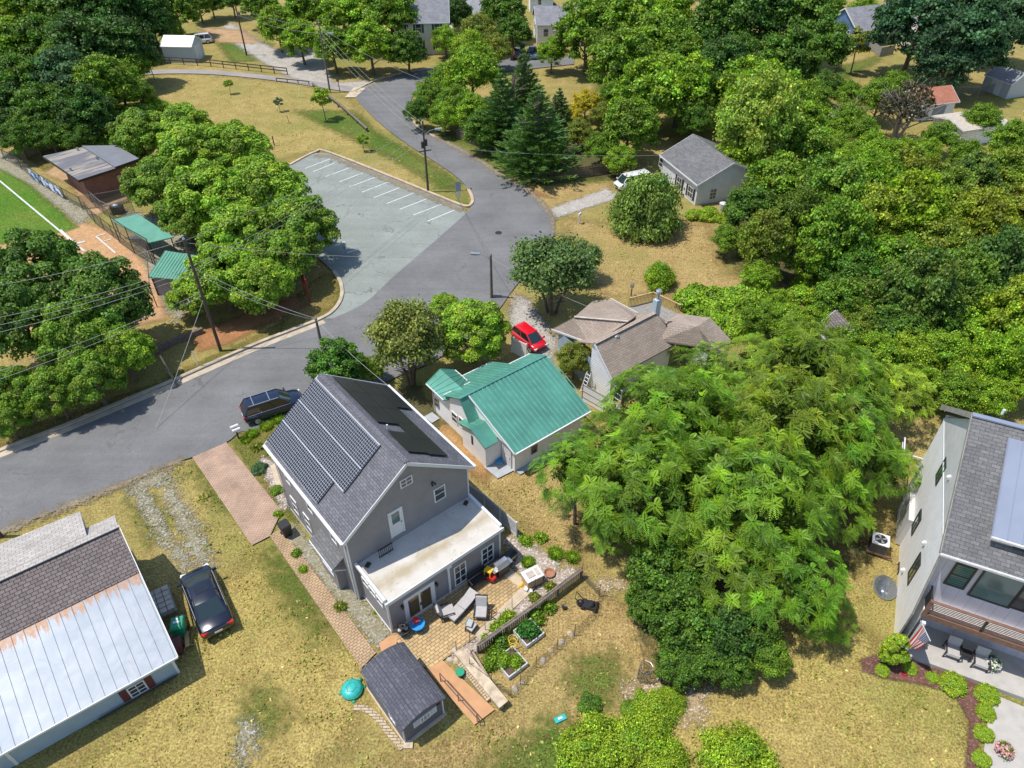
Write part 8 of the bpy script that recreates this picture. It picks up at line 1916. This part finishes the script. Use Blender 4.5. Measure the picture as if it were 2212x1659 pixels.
for p, r, lb in ((c4b(570, 925), 5, 'pink blossom in the mulch left of the clipped shrub'), (c4b(620, 1050), 7, 'red flowers in the mulch beside the dark shadow')): tree('herb', p, r, (.6, .06, .1), lb, 'plant')
W = 'scrub between the woods and the frond-leaved grove'
for p, r, c in (((1640, 690), 44, MG), ((1700, 700), 50, BR), ((1760, 700), 46, BR), ((1830, 745), 54, MG), ((1890, 770), 56, BR), ((1960, 770), 60, YG), ((2040, 770), 62, BR), ((2110, 800), 60, YG), ((2190, 830), 56, YG), ((1985, 830), 52, BR), ((2060, 850), 52, MG), ((2140, 860), 50, BR), ((1880, 820), 46, BR), ((1850, 790), 40, MG), ((1720, 745), 40, BR), ((1680, 650), 30, BR), ((2215, 760), 50, YG), ((1990, 740), 46, MG), ((1780, 745), 26, BR), ((1812, 768), 24, BR)): tree('fine', p, r, c, 'scrubby tree filling the gap between the right woods and the frond-leaved grove', group=W)
W = 'undergrowth in the upper grove'
for p, r, c in (((1330, 215), 40, MG), ((1300, 320), 40, MG), ((1340, 350), 36, BR), ((1500, 260), 44, DK), ((1540, 210), 50, DK), ((1590, 250), 48, MG), ((1750, 220), 44, MG), ((1780, 190), 40, DK), ((1830, 210), 36, MG), ((1760, 270), 46, BR), ((1740, 400), 46, BR), ((1830, 350), 44, BR), ((1500, 90), 44, MG), ((1600, 120), 50, DK), ((1400, 160), 46, BR), ((1300, 20), 50, MG), ((1240, 30), 30, MG), ((1930, 190), 40, MG), ((1860, 290), 40, MG), ((2000, 330), 36, BR), ((1570, 520), 36, MG), ((1640, 600), 44, BR)): tree('fine', p, r, c, 'smaller tree filling in beneath the tall trees of the upper grove', group=W)
W = 'undergrowth of the upper left woods'
for p, r, c in (((330, 60), 44, DD), ((280, 150), 46, MG), ((170, 300), 40, DK), ((40, 300), 44, DK), ((110, 300), 40, DK), ((5, 170), 50, DK), ((230, 60), 50, DK), ((120, 60), 46, MG), ((455, 5), 30, DD), ((500, 0), 34, DK), ((370, 70), 28, MG), ((300, 205), 34, MG)): tree('fine', p, r, c, 'smaller tree filling in beneath the upper left woods', group=W)

# ---- standing grass: far too many blades to count, one object
from mathutils import noise as mnoise
def grass(name, polys, per_m2, label, seed):
    rg = np.random.default_rng(seed); PS = []
    for poly in polys:
        p = np.array(w2(poly)); lo, hi = p.min(0), p.max(0); n = int((hi-lo).prod()*per_m2); q = rg.uniform(lo, hi, (n, 2)); ins = np.zeros(n, bool)
        for a, b in zip(p, np.roll(p, -1, 0)):
            c_ = ((a[1] > q[:, 1]) != (b[1] > q[:, 1])); ins ^= c_ & (q[:, 0] < a[0]+(q[:, 1]-a[1])*(b[0]-a[0])/((b[1]-a[1]) if abs(b[1]-a[1]) > 1e-9 else 1e-9))
        PS.append(q[ins])
    q = np.concatenate(PS); nv = np.array([mnoise.noise((x*.5, y*.5, 0))+.6*mnoise.noise((x*1.9, y*1.9, 5)) for x, y in q]); keep = rg.random(len(q)) < np.clip(.35+nv, .03, 1); q = q[keep]; nv = nv[keep]; n = len(q)
    P = np.concatenate([q, np.full((n, 1), .0)], 1); a = rg.uniform(0, 6.283, n); d = np.stack([np.cos(a), np.sin(a), np.zeros(n)], 1); h = rg.uniform(.04, .11, (n, 1))*(1+np.clip(nv, 0, 1)[:, None]); ln = rg.normal(0, .45, (n, 3))*h; ln[:, 2] = 0
    up = np.array([0, 0, 1]); w = rg.uniform(.05, .11, (n, 1)); V = np.stack([P-d*w*.5, P+d*w*.5, P+d*w*.7+up*h+ln, P-d*w*.7+up*h*.9+ln], 1)
    g = np.clip((nv+rg.normal(0, .35, n))*.9+.35, 0, 1)[:, None]; T = (1-g)*np.array([.72, .56, .23])+g*np.array([.36, .40, .09]); T *= np.exp(rg.normal(0, .22, (n, 1)))
    me = mesh_quads(name, V, T, M['leaf']); o = bpy.data.objects.new(name, me); COL.objects.link(o); o.color = (1, 1, 1, 1); setp(o, label, 'grass', kind='stuff'); return n
ng = grass('grass', [[(430, 1300), (560, 1190), (800, 1440), (745, 1500), (760, 1560), (840, 1610), (900, 1659), (60, 1720), (250, 1600), (410, 1450), (400, 1380)], [(290, 1040), (400, 1000), (420, 1000), (560, 1190), (440, 1290), (380, 1180), (290, 1130)], [(1060, 1570), (1130, 1500), (1400, 1400), (1360, 1480), (1270, 1560), (1180, 1659), (900, 1659), (860, 1600), (1000, 1570)], [(1250, 1300), (1370, 1370), (1390, 1400), (1130, 1490), (1100, 1500), (1180, 1440), (1280, 1350)], [(1520, 1490), (1640, 1430), (1800, 1320), (1860, 1430), (1900, 1470), (2000, 1490), (2080, 1560), (2080, 1700), (1460, 1700), (1490, 1600)], [(1020, 1030), (1160, 1030), (1180, 1130), (1250, 1240), (1130, 1150), (1060, 1080)], [(1800, 1180), (1890, 1120), (1890, 1300), (1830, 1330)]], 38, 'short half-dry grass standing on the nearer lawns', 5)
ng2 = grass('grass', [[(1215, 480), (1320, 470), (1400, 510), (1530, 490), (1560, 590), (1640, 620), (1440, 600), (1330, 630), (1280, 560)], [(300, 180), (600, 180), (760, 240), (880, 330), (1000, 430), (690, 320), (600, 330), (480, 260), (340, 200)], [(380, 830), (560, 745), (690, 660), (725, 620), (720, 660), (640, 705), (460, 780)]], 7, 'dry tufts on the park lawn, verge and slope', 6)
print('grass', ng, ng2, 'tree faces', sum(len(o.data.polygons) for o in bpy.data.objects if o.name.startswith('crown')))
# ================================================================= LIGHT, SKY, CAMERA
SUN_EL, SH_AZ = R(67), R(4)      # elevation; direction the shadows point (plan angle)
sv = Vector((-math.cos(SH_AZ)*math.cos(SUN_EL), -math.sin(SH_AZ)*math.cos(SUN_EL), math.sin(SUN_EL)))
sun = bpy.data.lights.new('sun', 'SUN'); sun.energy = 3.7; sun.angle = R(.53); sun.color = (1.0, .955, .88)
so = bpy.data.objects.new('sun', sun); COL.objects.link(so); so.rotation_euler = (-sv).to_track_quat('-Z', 'Y').to_euler(); so.location = (0, 0, 80)
wd_ = bpy.data.worlds.new('World'); scene.world = wd_; wd_.use_nodes = True; nt = wd_.node_tree
sky = nt.nodes.new('ShaderNodeTexSky'); sky.sky_type = 'NISHITA'; sky.sun_disc = False; sky.sun_elevation = SUN_EL; sky.sun_rotation = math.atan2(sv.x, sv.y); sky.air_density = 1.0; sky.dust_density = .6
bg = nt.nodes['Background']; nt.links.new(sky.outputs[0], bg.inputs[0]); bg.inputs[1].default_value = .15
cam = bpy.data.cameras.new('camera'); cam.sensor_width = 36; cam.lens = 36*FPX/2212; cam.clip_end = 4000; cam.clip_start = .5
co_ = bpy.data.objects.new('camera', cam); COL.objects.link(co_); co_.location = (0, 0, CAMH); co_.rotation_euler = (R(90)-PIT, 0, 0); scene.camera = co_
scene.view_settings.view_transform = 'Standard'; scene.view_settings.look = 'None'; scene.view_settings.exposure = 0.36; scene.view_settings.gamma = 1
scene.cycles.max_bounces = 6; scene.cycles.transparent_max_bounces = 16
